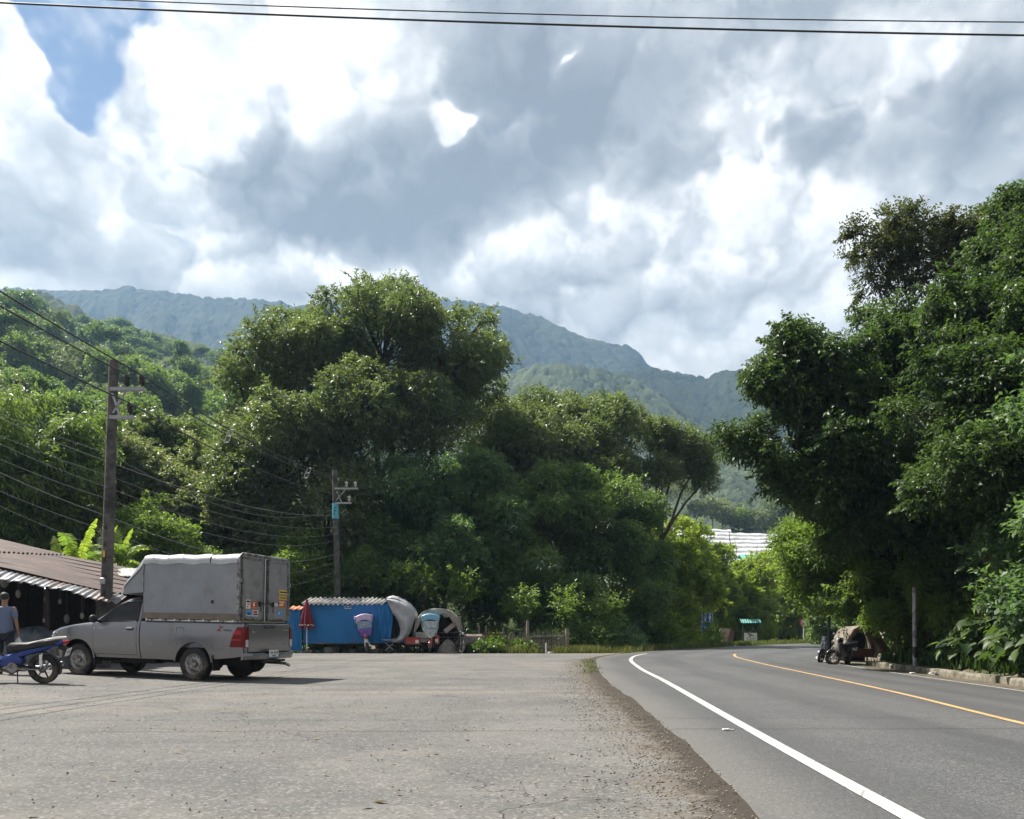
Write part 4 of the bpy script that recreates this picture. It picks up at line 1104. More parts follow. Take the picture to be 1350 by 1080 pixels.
def broadleaf(seed, h, n, L):
    """plant with large drooping heart-shaped leaves on stalks"""
    r_ = random.Random(seed); root = empty('broadleaf_plant', (0, 0, 0)); mS, mL = MB(), MB()
    for k in range(n):
        a = r_.uniform(0, 6.28); ln = h * r_.uniform(.4, 1.0); sp = h * r_.uniform(.15, .75); q = Vector((math.cos(a) * sp, math.sin(a) * sp, ln)); mS.tube([(0, 0, 0), q * .5 + Vector((0, 0, h * .12)), q], [.012, .009, .006], 4, cap=False)
        l = L * r_.uniform(.6, 1.2); d = Vector((math.cos(a), math.sin(a), -r_.uniform(.2, .9))).normalized(); s_ = d.cross(Vector((r_.gauss(0, .3), r_.gauss(0, .3), 1))).normalized(); nn = s_.cross(d)
        rows = []
        for i, (f_, w_, b_) in enumerate([(-.12, .05, 0), (-.06, .42, .03), (.12, .62, .03), (.38, .60, 0), (.65, .42, -.05), (.85, .2, -.12), (1.0, .01, -.2)]):
            c = q + d * l * f_ + nn * l * b_; w = w_ * l * .62; rows.append([c - s_ * w + nn * w * .25, c - s_ * w * .5 + nn * w * .05, c, c + s_ * w * .5 + nn * w * .05, c + s_ * w + nn * w * .25])
        mL.grid(rows)
    mS.build('stems', LM['dark'], root); o = mL.build('leaves', LM['gloss'], root)
    at = o.data.attributes.new('tone', 'FLOAT', 'FACE'); nf = len(o.data.polygons); at.data.foreach_set('value', np.repeat(np.random.default_rng(seed).uniform(0, 1, nf // 24 + 1), 24)[:nf].astype(np.float32))
    return root


bl = [broadleaf(300, 1.0, 16, .42), broadleaf(301, .8, 18, .34), broadleaf(302, 1.35, 20, .38)]; bu = [0, 0, 0]; rb = random.Random(9)
for k in range(64):
    i = rb.choice([i for i in range(len(LINE_C)) if 5 < LINE_C[i, 1] < 29.0]); off = 4.95 + abs(rb.gauss(0, 1.3)); x_, y_ = at_c(off, i); q = rb.randrange(3)
    if y_ > 23 and off < 6: q = 1
    o = bl[q] if not bu[q] else copy_tree(bl[q]); bu[q] = 1; s = rb.uniform(.7, 1.15) * (1 + .16 * (off - 5)); s = s * (.6 if y_ > 24 else 1)
    o.location = (x_, y_, gzs(x_, y_) - .08); o.rotation_euler = (0, 0, rb.uniform(0, 6.28)); o.scale = (s, s, s)
    rowl = 'at the very back of the kerb' if off < 5.8 else 'deeper under the trees'
    tag(o, f"{('wide', 'small', 'tall')[q]} plant with large drooping leaves {rowl}", 'plant', f"{('wide', 'small', 'tall')[q]} broad-leaved plants {rowl}")
for k in range(22):
    i = rb.choice([i for i in range(len(LINE_C)) if 4 < LINE_C[i, 1] < 28]); off = 6.4 + rb.uniform(0, 5); x_, y_ = at_c(off, i)
    shrub('roadside_shrub', (x_, y_, gzs(x_, y_) - .1), rb.uniform(.8, 1.4), rb.uniform(1.2, 2.6), rb.choice(['gloss', 'dark', 'deep', 'light'] if k % 3 else ['gloss', 'light']), 400 + k, 5000, .15, 'leafy shrub crowding under the trees behind the kerb plants', 'shrubs under the trees behind the kerb')


# banana plants behind the shed
def banana(loc, h, seed, label, sc=1.0):
    r_ = random.Random(seed); root = empty('banana_plant', loc, 0, label, 'banana plant', 'banana plants'); m = MB(); m.tube([(0, 0, -.2), (.03, 0, h * .3), (0, .03, h * .55)], [.13, .11, .08], 10); m.build('stem', mat('banana_stem', (0.16, 0.19, 0.07), .6, var=.3), root)
    for k in range(12):
        a = k * 2.4 + r_.uniform(-.3, .3); ln = 2.3 * sc * r_.uniform(.8, 1.15); el = r_.uniform(.5, 1.3) if k > 1 else 1.4; d = Vector((math.cos(a), math.sin(a), 0)); p = Vector((0, 0, h * .55)); rows = []; s_ = d.cross(Vector((0, 0, 1)))
        for i in range(13):
            q = i / 12; e_ = el - q * q * (1.5 if k > 2 else .5); p = p + (d * math.cos(e_) + Vector((0, 0, math.sin(e_)))) * ln / 12
            w = .30 * sc * (math.sin(math.pi * min(1, q * 1.0 + .02)) ** .6 if q > .12 else .06); w = max(.015, w * (1 - .25 * ((i * 7 + k) % 4 == 0)))
            rows.append((p.copy(), w, e_))
        mm = MB(); rib = [q_[0] for q_ in rows]; mm.tube(rib, [.016 * (1 - .8 * i / 12) for i in range(13)], 4)
        for i in range(1, 12):
            for b_ in (0, .5):
                c0 = rows[i][0].lerp(rows[i + 1][0], b_); c1 = rows[i][0].lerp(rows[i + 1][0], b_ + .46) if b_ == 0 else rows[i][0].lerp(rows[i + 1][0], .96); w = rows[i][1] * (1 - b_) + rows[i + 1][1] * b_
                for sg in (-1, 1):
                    dn = r_.uniform(-.5, .12) - .15; fw_ = d * r_.uniform(.10, .30) * w
                    t0 = c0 + s_ * sg * w * .55 + fw_ * .5 + Vector((0, 0, w * dn * .3 + .05 * w)); t1 = c0 + s_ * sg * w + fw_ + Vector((0, 0, w * dn)); t2 = t1 + (c1 - c0) * .8; t3 = t0 + (c1 - c0)
                    mm.add([c0, t0, t3, c1], [(0, 1, 2, 3)]); mm.add([t0, t1, t2, t3], [(0, 1, 2, 3)])
        o = mm.build('leaf', LM['yellow' if k < 5 else 'light'], root); at = o.data.attributes.new('tone', 'FLOAT', 'FACE'); at.data.foreach_set('value', [min(1, .1 + .8 * r_.random() * (1 if k < 4 else .6)) for _ in o.data.polygons])


banana((P(100, 760, 30).x, 30, 0), 5.0, 1, 'banana plant with upright sunlit leaves behind the rusty roof', 1.0)
banana((P(122, 765, 31).x, 31, 0), 5.0, 2, 'banana plant just left of the nearer power pole', .95)
banana((P(157, 750, 31).x, 31, 0), 6.3, 3, 'banana plant just right of the nearer power pole', .7)
banana((P(80, 765, 29).x, 29, 0), 4.3, 4, 'banana plant with yellowing leaves above the rusty roof edge', .9)

for k, (px, py, Y, r_) in enumerate([(610, 762, 41.5, 13), (560, 758, 42, 9), (690, 785, 41.5, 12), (745, 790, 42, 11), (480, 745, 42.5, 8), (525, 755, 42.5, 8), (800, 800, 43, 9)]):  # added saplings: pale leaves stand in for sunlight flecks in the dark crowns
    make_tree('sun_fleck_tree', ground(px, Y), [lob(px, py, Y, r_, r_ * .7), lob(px + r_ * .6, py + r_, Y, r_ * .7, r_ * .6), lob(px - r_ * .5, py + r_ * 1.4, Y, r_ * .6, r_ * .5)], LM['light'], 500 + k, trunk_r=.05, L=.2, Wd=.1, nleaf=800, puff=.5, core=0, fork=.5,
              label=('slender added tree whose light leaves stand for sun flecks above the arched canopy', 'slender added tree whose light leaves stand for sun flecks above the draped dome', 'slender added tree whose light leaves stand for sun flecks left behind the bamboo fence', 'slender added tree whose light leaves stand for sun flecks at the right end of the bamboo fence', 'slender added tree whose light leaves stand for sun flecks just right of the banded pole', 'slender added tree whose light leaves stand for sun flecks at the right end of the wavy roof', 'slender added tree whose light leaves stand for sun flecks left of the road bend')[k])

# gravel and loose crumbs
def stones(name, P0, smin, smax, mt, seed):
    rg = np.random.default_rng(seed); n = len(P0); base = np.array([(1, 0, 0), (0, 1, 0), (-1, 0, 0), (0, -1, 0), (0, 0, .7), (0, 0, -.5)]); s = rg.uniform(smin, smax, (n, 1, 1)) ** 1.0
    V = P0[:, None] + base[None] * s * rg.uniform(.6, 1.3, (n, 6, 3)); f = np.array([(0, 1, 4), (1, 2, 4), (2, 3, 4), (3, 0, 4), (1, 0, 5), (2, 1, 5), (3, 2, 5), (0, 3, 5)])
    Q = (np.arange(n)[:, None, None] * 6 + f[None]).reshape(-1, 3); tag(link_mesh(name, np_mesh(name, V.reshape(-1, 3), Q, np.repeat(rg.uniform(0, 1, n), 8)), mt), kind='stuff')


M_stone = leafmat('gravel_stone', (0.05, 0.045, 0.04), (0.34, 0.29, 0.22), 0.0, 0.9)
rg = np.random.default_rng(77); ok = np.where((EDGE[:, 1] > 3) & (EDGE[:, 1] < 30))[0]; k = rg.choice(ok, 9000); NE = normals(EDGE); o_ = np.abs(rg.normal(0, .40, 9000)) + .02
x = EDGE[k, 0] - NE[k, 0] * o_ + rg.normal(0, .12, 9000); y = EDGE[k, 1] - NE[k, 1] * o_ + rg.normal(0, .25, 9000); stones('gravel', np.stack([x, y, gz(x, y) + .022], 1), .003, .012, M_stone, 5)
x = rg.uniform(-9, 1.3, 5000); y = rg.uniform(3.2, 20, 5000); x = x[:2200]; y = y[:2200]; stones('gravel', np.stack([x, y, gz(x, y) + .018], 1), .003, .011, M_stone, 6)

# ------------------------------------------------------------------ materials of made things
def carpaint(name, color, dirty=0.5):
    m = mat(name, color, 0.34, 0.55, var=.04, scale=1.5, dirt=(0.20, 0.17, 0.13), dirtamt=dirty * .2, dscale=1.3, coat=0.5); t = m.node_tree; b = t.nodes['Principled BSDF']
    b.inputs['Coat Roughness'].default_value = .12
    x, y, z = sep(t, t.nodes.new('ShaderNodeTexCoord').outputs['Object']); src = b.inputs['Base Color'].links[0].from_socket
    n = noise(t, t.nodes['Texture Coordinate'].outputs['Object'], 4, 6, .65); d = (z + (n - .5) * .5).step(.85, .38) * .75 * dirty
    t.links.new(mixc(t, d, src, (0.19, 0.165, 0.13)), b.inputs['Base Color'])                 # road dust thrown up from the wheels
    t.links.new((d * .5 + n * .10 + .20).k, b.inputs['Roughness']); t.links.new((d * -.6 + .68).k, b.inputs['Metallic'])
    return m


M_paint = carpaint('silver_grey_paint', (0.245, 0.248, 0.268), .5)
M_black = mat('black_plastic', (0.018, 0.018, 0.019), .5, var=.2, scale=8)
M_rubber = mat('tyre_rubber', (0.028, 0.027, 0.026), .85, var=.3, scale=9, dirt=(0.14, 0.11, 0.08), dirtamt=.45, dscale=5, bump=.3, bscale=80)
M_glass = mat('dark_window_glass', (0.004, 0.005, 0.006), .03, spec=.45)
M_chrome = mat('bright_metal', (0.62, 0.62, 0.63), .22, 1.0, var=.1)
M_steel = mat('grey_wheel_steel', (0.36, 0.36, 0.37), .42, .8, var=.2, scale=12, dirt=(0.12, 0.10, 0.08), dirtamt=.6, dscale=9)
M_dull = mat('dull_galvanised_sheet', (0.29, 0.305, 0.33), .38, .75, var=.16, scale=2.2, bump=.25, bscale=3, dirt=(0.23, 0.23, 0.235), dirtamt=.3, dscale=1.1)
M_door = mat('door_sheet', (0.26, 0.26, 0.268), .62, .25, var=.14, scale=3, bump=.2, bscale=4, dirt=(0.19, 0.17, 0.15), dirtamt=.4, dscale=2.2)
M_tarp = mat('silver_cover_sheet', (0.50, 0.515, 0.53), .36, .3, var=.12, scale=4, bump=.9, bscale=5)
M_brownrail = mat('dusty_brown_rail', (0.20, 0.165, 0.135), .7, .2, var=.2, scale=6)
M_under = mat('underbody', (0.022, 0.020, 0.018), .9, var=.3)
M_red = mat('red_lens', (0.16, 0.004, 0.008), .25, spec=.4); M_redl = mat('bright_red_lens', (0.42, 0.012, 0.016), .25); M_clear = mat('clear_lens', (0.62, 0.62, 0.63), .1, .2, coat=1)
M_whitep = mat('white_plastic', (0.72, 0.72, 0.71), .4, var=.06, dirt=(.3, .28, .25), dirtamt=.2)


def text(body, size, m, parent, M, ext=.002, name='lettering', align='CENTER', shear=0.0):
    c = bpy.data.curves.new(name, 'FONT'); c.body = body; c.size = size; c.extrude = ext; c.align_x = align; c.align_y = 'CENTER'; c.shear = shear; c.materials.append(m)
    o = bpy.data.objects.new(name, c); C.objects.link(o)
    if parent: o.parent = parent
    o.matrix_local = M; return o


def wheel(parent, loc, r, w, rim_m, kind='steel', ry=1, name='wheel'):
    wr = empty(name, loc); wr.parent = parent; m = MB()
    m.lathe([(r * .62, -w * .42), (r * .80, -w * .5), (r * .93, -w * .47), (r * .985, -w * .36), (r, -w * .12), (r, w * .12), (r * .985, w * .36), (r * .93, w * .47), (r * .80, w * .5), (r * .62, w * .42)], (0, 0, 0), 'Y', 36)
    for k in range(44 if kind == 'steel' else 0):
        a = 2 * math.pi * k / 44; m.box((math.cos(a) * r * .99, 0, math.sin(a) * r * .99), (.014, w * .8, .02), Matrix.Rotation(-a, 3, 'Y'))
    m.build('tyre', M_rubber, wr)
    m = MB(); s = ry
    if kind == 'steel':
        R_ = r * .63
        m.lathe([(R_, -w * .4), (R_ * .96, w * .0 * s), (R_, s * w * .42), (R_ * .93, s * w * .44), (R_ * .88, s * w * .30), (R_ * .80, s * w * .22), (R_ * .62, s * w * .30), (R_ * .42, s * w * .34), (R_ * .34, s * w * .24), (R_ * .30, s * w * .24), (.001, s * w * .24)], (0, 0, 0), 'Y', 32)
        m.lathe([(R_ * .27, s * w * .24), (R_ * .26, s * w * .42), (R_ * .18, s * w * .47), (.001, s * w * .48)], (0, 0, 0), 'Y', 20)
        m.mat = 1
        for k in range(12):
            a = 2 * math.pi * k / 12; m.cyl((math.cos(a) * R_ * .72, s * w * .20, math.sin(a) * R_ * .72), (math.cos(a) * R_ * .72, s * w * .272, math.sin(a) * R_ * .72), R_ * .075, n=8)
        m.build('rim', [rim_m, M_black], wr)
    else:
        R_ = r * .80; m.lathe([(R_ * .98, -w * .4), (R_, 0), (R_ * .98, w * .4), (R_ * .86, w * .25), (R_ * .86, -w * .25), (R_ * .98, -w * .4)], (0, 0, 0), 'Y', 30)
        m.cyl((0, -.06, 0), (0, .06, 0), .042, n=14)
        if kind == 'spoke':
            for k in range(20):
                a = 2 * math.pi * k / 20; a2 = a + (.5 if k % 2 else -.5); q = .045 if k % 4 < 2 else -.045
                m.tube([(math.cos(a2) * .04, q, math.sin(a2) * .04), (math.cos(a) * R_ * .9, 0, math.sin(a) * R_ * .9)], .003, 4, cap=False)
        else:
            for k in range(6):
                a = 2 * math.pi * k / 6; m.beam((math.cos(a) * .03, 0, math.sin(a) * .03), (math.cos(a + .15) * R_ * .9, 0, math.sin(a + .15) * R_ * .9), .026, .02)
        m.lathe([(.001, .055), (.075, .055), (.075, .048)], (0, 0, 0), 'Y', 18)
        m.build('rim', rim_m, wr)
    return wr


# ------------------------------------------------------------------ the pickup truck
TH = math.radians(17.5); TRZ = math.pi - TH
TL = Vector((-6.475, 17.64, gzs(-6.475, 17.64) + .012))
truck = empty('pickup_truck', TL, 0, 'silver grey single-cab pickup truck with a tall sheet-metal cargo box on its bed', 'pickup truck')
truck.rotation_euler = (0, -math.radians(1.25), TRZ)
TM = Matrix.Translation(TL) @ truck.rotation_euler.to_matrix().to_4x4(); TI = TM.inverted()


def on_plane(px, py, axis, val):
    """where the sight line of a photo pixel meets a plane of the truck: local point"""
    a = TI @ Vector((0, 0, CAMZ)); b = TI @ P(px, py, 20); d = b - a; k = (val - a[axis]) / d[axis]; return a + d * k


def bw(z):      # half-width over height
    return float(np.interp(z, [.40, .50, .66, .92, 1.08, 1.18, 1.26], [.835, .868, .898, .915, .908, .885, .868]))


def bx_(x):     # plan taper at the ends
    return float(np.interp(x, [-1.26, -1.20, -1.1, -.6, 3.3, 3.6, 3.8, 3.93, 4.02, 4.07], [.955, .985, .995, 1, 1, .975, .92, .82, .66, .50]))


def btop(x): return float(np.interp(x, [-1.3, 1.36, 1.40, 2.0, 2.75, 3.2, 3.6, 3.85, 4.0, 4.08], [1.235, 1.235, 1.225, 1.215, 1.165, 1.115, 1.04, .955, .87, .80]))


def bbot(x):
    z = float(np.interp(x, [-1.25, -1.0, -.5, .5, 2.6, 3.5, 3.8, 4.07], [.56, .52, .47, .43, .43, .40, .36, .38]))
    for c in (0, 3.085):
        if abs(x - c) < .47: z = max(z, .36 + math.sqrt(.47 ** 2 - (x - c) ** 2))
    return z


def side(m, x0, x1, s, z0=None, z1=None, off=0.0, nz=9, step=.035):
    n = max(2, int(round((x1 - x0) / step)) + 1); rows = []
    for x in np.linspace(x0, x1, n):
        a = bbot(x) if z0 is None else max(bbot(x), z0(x) if callable(z0) else z0); b = btop(x) if z1 is None else (z1(x) if callable(z1) else z1)
        col = [(x, s * (bw(z) * bx_(x) + off), z) for z in np.linspace(a, b, nz)]
        if z1 is None and off == 0: col += [(x, s * (bw(b) * bx_(x) - .02), b + .012), (x, s * (bw(b) * bx_(x) - .06), b + .012)]
        rows.append(col if s > 0 else col[::-1])
    m.grid(rows)


body = MB()
for s in (1, -1):
    side(body, 2.645, 4.07, s); side(body, 1.385, 1.455, s); side(body, 1.455, 2.645, s, None, lambda x: .50, nz=3)
    for c in (3.085,):       # arch lips
        body.tube([(c + .47 * math.cos(a), s * (bw(.6) * bx_(c + .47 * math.cos(a)) - .006), .36 + .47 * math.sin(a)) for a in np.linspace(.1, math.pi - .1, 20)], .018, 6)
rows = []
for x in np.linspace(2.70, 4.07, 26):
    hw = (bw(btop(x)) * bx_(x) - .05); zc = btop(x) + .012
    rows.append([(x + .05 * (1 - (y / hw) ** 2) * max(0, (x - 3.4)), y, zc + .075 * (1 - abs(y / hw) ** 2.5) * (1 if x < 3.7 else max(.25, 1 - (x - 3.7) * 2))) for y in np.linspace(hw, -hw, 15)])
body.grid(rows)
# nose closes below the bonnet edge
fr = [[(4.07 + .05 * (1 - (y / .44) ** 2), y, z) for y in np.linspace(.46, -.46, 9)] for z in np.linspace(.38, .83, 6)]; body.grid(fr)
# cab shell: rings up to the roof
LV = [(1.16, 2.80, 1.395, .862), (1.23, 2.66, 1.40, .850), (1.36, 2.45, 1.405, .812), (1.50, 2.24, 1.42, .770), (1.62, 2.07, 1.435, .728), (1.70, 1.93, 1.45, .690), (1.745, 1.82, 1.48, .640), (1.768, 1.70, 1.52, .55)]


def lv(z, i): return float(np.interp(z, [q[0] for q in LV], [q[i] for q in LV]))


def ring(z, xf, xb, hw, r=.10):
    o = []
    for (cx_, cy_, a0) in ((xf - r, hw - r, 90), (xb + r, hw - r, 180), (xb + r, -hw + r, 270), (xf - r, -hw + r, 360)):
        for q in range(5):
            a = math.radians(a0 - 90 + 90 * q / 4) if False else math.radians(a0 + (q - 4) * 22.5 + 0)
            o.append((cx_ + r * math.cos(a), cy_ + r * math.sin(a), z))
    return o


def ring2(z, xf, xb, hw, r=.09):
    o = []
    for (sx, sy, a0) in ((1, 1, 0), (-1, 1, 90), (-1, -1, 180), (1, -1, 270)):
        cx_ = (xf - r) if sx > 0 else (xb + r); cy_ = sy * (hw - r)
        for q in range(5): a = math.radians(a0 + 22.5 * q); o.append((cx_ + r * math.cos(a), cy_ + r * math.sin(a), z))
    return o


rg_ = [ring2(*l) for l in LV]; body.grid(rg_, closed=True); body.add(rg_[-1], [tuple(range(20))])
body.build('body', M_paint, truck)
bed = MB()
for s in (1, -1):
    side(bed, -1.235, 1.362, s)
    bed.tube([(.47 * math.cos(a), s * (bw(.6) - .004), .36 + .47 * math.sin(a)) for a in np.linspace(.1, math.pi - .1, 20)], .018, 6)
    bed.grid([[(x, s * y, z) for y, z in ((.868, 1.247), (.80, 1.25), (.79, .7))] for x in (-1.23, 1.36)], smooth=False)
    bed.grid([[(1.362, s * y, z) for y, z in zip([bw(q) for q in np.linspace(.43, 1.24, 6)], np.linspace(.43, 1.24, 6))], [(1.362, 0, z) for z in np.linspace(.43, 1.24, 6)]])
    # rear corner post beside the tailgate
    zz = np.linspace(.56, 1.235, 8)
    bed.grid([[(-1.235 - .012, s * (bw(z) * .955 * (1 - k) + .745 * k), z) for z in zz] for k in (0, .5, 1)])
bed.box((0.05, 0, .78), (2.5, 1.62, .05))
bed.build('cargo_bed', M_paint, truck)
# dark inner panels, chassis
m = MB()
m.box((2.05, 0, .80), (1.34, 1.66, .70)); m.box((1.373, 0, .82), (.02, 1.66, .78)); m.box((1.2, .45, .42), (4.6, .12, .14)); m.box((1.2, -.45, .42), (4.6, .12, .14)); m.box((.55, 0, .62), (.9, 1.5, .2)); m.box((3.1, 0, .75), (1.4, 1.05, .5)); m.box((-.75, 0, .62), (.8, 1.5, .22))
m.box((0, 0, .80), (1.0, 1.55, .06)); m.cyl((0, -.62, .35), (0, .62, .35), .06); m.ball((0, .12, .35), .15); m.cyl((-.75, -.2, .46), (-.75, .2, .46), .30); m.cyl((3.085, -.62, .34), (3.085, .62, .34), .04); m.box((1.6, .55, .38), (.9, .3, .12))
m.build('underbody', M_under, truck)
# doors
for s in (1, -1):
    m = MB(); side(m, 1.463, 2.637, s, .508, lambda x: btop(x) - .004, off=.001, nz=10)
    d = m.build('door', M_paint, truck)
    h = MB(); h.box((1.63, s * (bw(1.08) + .022), 1.075), (.19, .03, .032), bev=.01); h.box((1.63, s * (bw(1.08) + .004), 1.07), (.15, .012, .07), bev=.005); h.build('door_handle', M_black, d)
    # side glass
    def gpt(x, z, o): return (x, s * (lv(z, 3) + o), z)
    m = MB(); zz = np.linspace(1.225, 1.655, 8)
    fz = lambda z: float(np.interp(z, [1.225, 1.40, 1.55, 1.62, 1.655], [2.53, 2.30, 2.08, 1.97, 1.86])); bz = lambda z: float(np.interp(z, [1.225, 1.655], [1.475, 1.50]))
    m.grid([[gpt(bz(z) + (fz(z) - bz(z)) * q, z, .006 + .0 * q) for q in np.linspace(0, 1, 8)] for z in zz]); w_ = m.build('side_window', M_glass, truck)
    e = MB(); loop = [gpt(bz(1.225), 1.225, .008), gpt(fz(1.225), 1.225, .008)] + [gpt(fz(z), z, .008) for z in zz[1:]] + [gpt(bz(z), z, .008) for z in zz[::-1]]; e.tube(loop, .013, 5); e.build('window_seal', M_black, w_)
    # mirror
    m = MB(); m.ball((2.50, s * 1.03, 1.27), .12, 12, 8, (.45, .95, .75)); m.beam((2.48, s * .86, 1.20), (2.49, s * .97, 1.24), .04); m.build('wing_mirror', M_black, truck)
    # headlamp along the corner
    m = MB(); rows = []
    for x in np.linspace(3.60, 4.03, 12):
        zt = btop(x) - .035; zb = max(.74, zt - .05 - .16 * (x - 3.55) / .45); rows.append([(x + .004, s * (bw(z) * bx_(x) + .006), z) for z in np.linspace(zb, zt, 4)][::s])
    m.grid(rows); hl = m.build('headlight', mat('headlamp', (0.10, 0.10, 0.11), .08, .4, coat=1) if s > 0 else bpy.data.materials['headlamp'], truck)
    m = MB()
    for x, z in ((3.80, .92), (3.93, .855)): m.ball((x, s * (bw(z) * bx_(x) - .006), z), .035, 10, 6)
    m.build('lamp_lens', M_clear, hl)
    # lower black side of the bumper with fog lamp
    m = MB(); side(m, 3.66, 4.05, s, .40, lambda x: .60, off=.004, nz=4); m.build('bumper_insert', M_black, truck)
    # mud flaps
    m = MB(); m.box((-.50, s * .77, .40), (.02, .24, .34)); m.build('mud_flap', M_black, truck); m = MB(); m.box((2.62, s * .77, .37), (.02, .22, .22)); m.build('mud_flap', M_black, truck)
    wheel(truck, (0, s * .765, .352), .352, .225, M_steel, 'steel', s); wheel(truck, (3.085, s * .765, .352), .352, .225, M_steel, 'steel', s)
# windscreen
m = MB(); m.grid([[(lv(z, 1) + .004 - .0 * abs(y), y, z) for y in np.linspace(-(lv(z, 3) - .10), lv(z, 3) - .10, 9)] for z in np.linspace(1.24, 1.69, 8)]); m.build('windscreen', M_glass, truck)
m = MB(); m.box((1.395, 0, 1.45), (.012, 1.25, .34)); m.build('rear_window', M_glass, truck)
m = MB(); m.box((4.12, 0, .76), (.03, .86, .12), bev=.01); m.box((4.13, 0, .52), (.04, .9, .14), bev=.01); m.build('grille', M_black, truck)
m = MB(); m.box((4.14, 0, .75), (.012, .8, .03)); m.build('grille_bar', M_chrome, truck)
# fender badge
m = MB()
q0 = on_plane(197, 821, 1, .915) if False else None
for k, (x_, w_) in enumerate(((2.60, .045), (2.50, .025), (2.455, .03), (2.415, .03), (2.375, .03))): m.box((x_, bw(1.07) + .003, 1.065), (w_, .006, .022 if k == 0 else .016))
m.build('fender_badge', M_chrome, truck)
# red Z decal on the bed side with small lettering
zp = on_plane(289, 829, 1, .905)
Mside = lambda p: Matrix.Translation(p) @ Matrix(((-1, 0, 0), (0, 0, 1), (0, 1, 0))).to_4x4()
text('Z', .155, mat('red_decal', (0.45, 0.02, 0.03), .4), truck, Mside((zp.x, .917, zp.z)), .002, 'decal', shear=.25)
text('EDITION', .05, mat('grey_decal', (0.10, 0.10, 0.10), .4), truck, Mside((zp.x - .21, .916, zp.z - .03)), .002, 'decal')
m = MB(); fp = on_plane(237, 833, 1, .91); m.tube([(fp.x + .09 * max(-1, min(1, 1.25 * math.cos(a))), bw(fp.z) + .0, fp.z + .09 * max(-1, min(1, 1.25 * math.sin(a)))) for a in np.linspace(0, 2 * math.pi, 25)], .003, 4, cap=False); m.build('fuel_flap', M_black, truck)
# tailgate
M_tg = M_paint; XT = -1.245
m = MB(); yy = np.linspace(.735, -.735, 12)
m.grid([[(XT - .010 - .012 * math.sin(math.pi * k), y, .64 + .575 * k + (.03 if (k == 1 and abs(y) < .30) else 0)) for y in yy] for k in np.linspace(0, 1, 9)]); m.box((XT + .03, 0, .92), (.06, 1.47, .54)); m.box((XT + .02, 0, 1.215), (.07, 1.47, .03), bev=.01)
tg = m.build('tailgate', M_tg, truck)
m = MB(); m.box((XT - .022, 0, 1.165), (.02, .36, .055), bev=.008); m.build('tailgate_handle', M_black, tg)
Mrear = lambda p: Matrix.Translation(p) @ Matrix(((0, 0, -1), (-1, 0, 0), (0, 1, 0))).to_4x4()
m = MB(); m.box((XT - .026, .60, 1.06), (.006, .07, .05), bev=.002); m.box((XT - .026, .52, 1.06), (.006, .05, .04)); m.box((XT - .025, -.58, 1.10), (.006, .24, .022)); m.build('tailgate_badge', M_chrome, tg)
text('2.4', .07, M_chrome, tg, Mrear((XT - .022, -.58, .80)), .003, 'badge')
# lamps at the rear corners
for s in (1, -1):
    tl = empty('tail_light', (0, 0, 0)); tl.parent = truck
    m = MB(); rows = []
    for z in np.linspace(.74, 1.16, 8):
        k = (z - .74) / .42; xf = -.93 - .17 * k ** 1.3
        rows.append([(x, s * (bw(z) * bx_(x) + .012), z) for x in np.linspace(xf, -1.245, 6)] + [(-1.268, s * (bw(z) * .94 - .01), z), (-1.270, s * .76, z)])
    m.grid(rows if s < 0 else [r[::-1] for r in rows]); m.build('red_lens', M_red, tl)
    m = MB(); m.grid([[(x, s * (bw(z) * bx_(x) + .016), z) for x in np.linspace(-1.0 - .05 * (z - .98) / .1, -1.2, 4)] for z in (1.0, 1.04, 1.08)]); m.grid([[(x, s * (bw(z) * bx_(x) + .016), z) for x in np.linspace(-.98, -1.2, 4)] for z in (.88, .91)]); m.build('bright_lens', M_redl, tl)
    m = MB(); m.box((-1.272, s * .80, .82), (.012, .085, .15), bev=.003); m.build('clear_lens', M_clear, tl)
# rear bumper, plate, exhaust
m = MB(); rows = []
for y in np.linspace(.90, -.90, 19):
    e = max(0, abs(y) - .55) / .35; x0 = -1.36 + .11 * e ** 2; dip = .055 if abs(y) < .22 else 0
    rows.append([(-1.20, y, .615), (x0, y, .62 - dip), (x0 - .012, y, .56 - dip), (x0, y, .49), (-1.20, y, .47)])
m.grid(rows, smooth=False); m.add(rows[0], [tuple(range(5))]); m.add(rows[-1], [tuple(range(4, -1, -1))]); bm = m.build('rear_bumper', mat('bumper_metal', (0.26, 0.26, 0.27), .35, .7, var=.15, dirt=(.15, .13, .11), dirtamt=.5), truck)
m = MB(); m.box((-1.376, 0, .60), (.012, .34, .15), bev=.004); pl_ = m.build('number_plate', M_whitep, truck)
M_ink = mat('black_lettering', (0.02, 0.02, 0.03), .5)
text('บพ 4674', .078, M_ink, pl_, Mrear((-1.384, 0, .62)), .001, 'plate_lettering'); text('เชียงใหม่', .042, M_ink, pl_, Mrear((-1.384, 0, .555)), .001, 'plate_lettering')
m = MB(); m.tube([(-.7, -.50, .38), (-1.1, -.52, .37), (-1.30, -.56, .36), (-1.38, -.62, .31)], .032, 10); m.build('exhaust_pipe', M_steel, truck)
m = MB(); m.beam((-1.15, -.3, .44), (-1.35, -.3, .44), .06); m.box((-1.3, -.1, .44), (.06, .8, .05)); m.build('tow_bracket', M_black, truck)

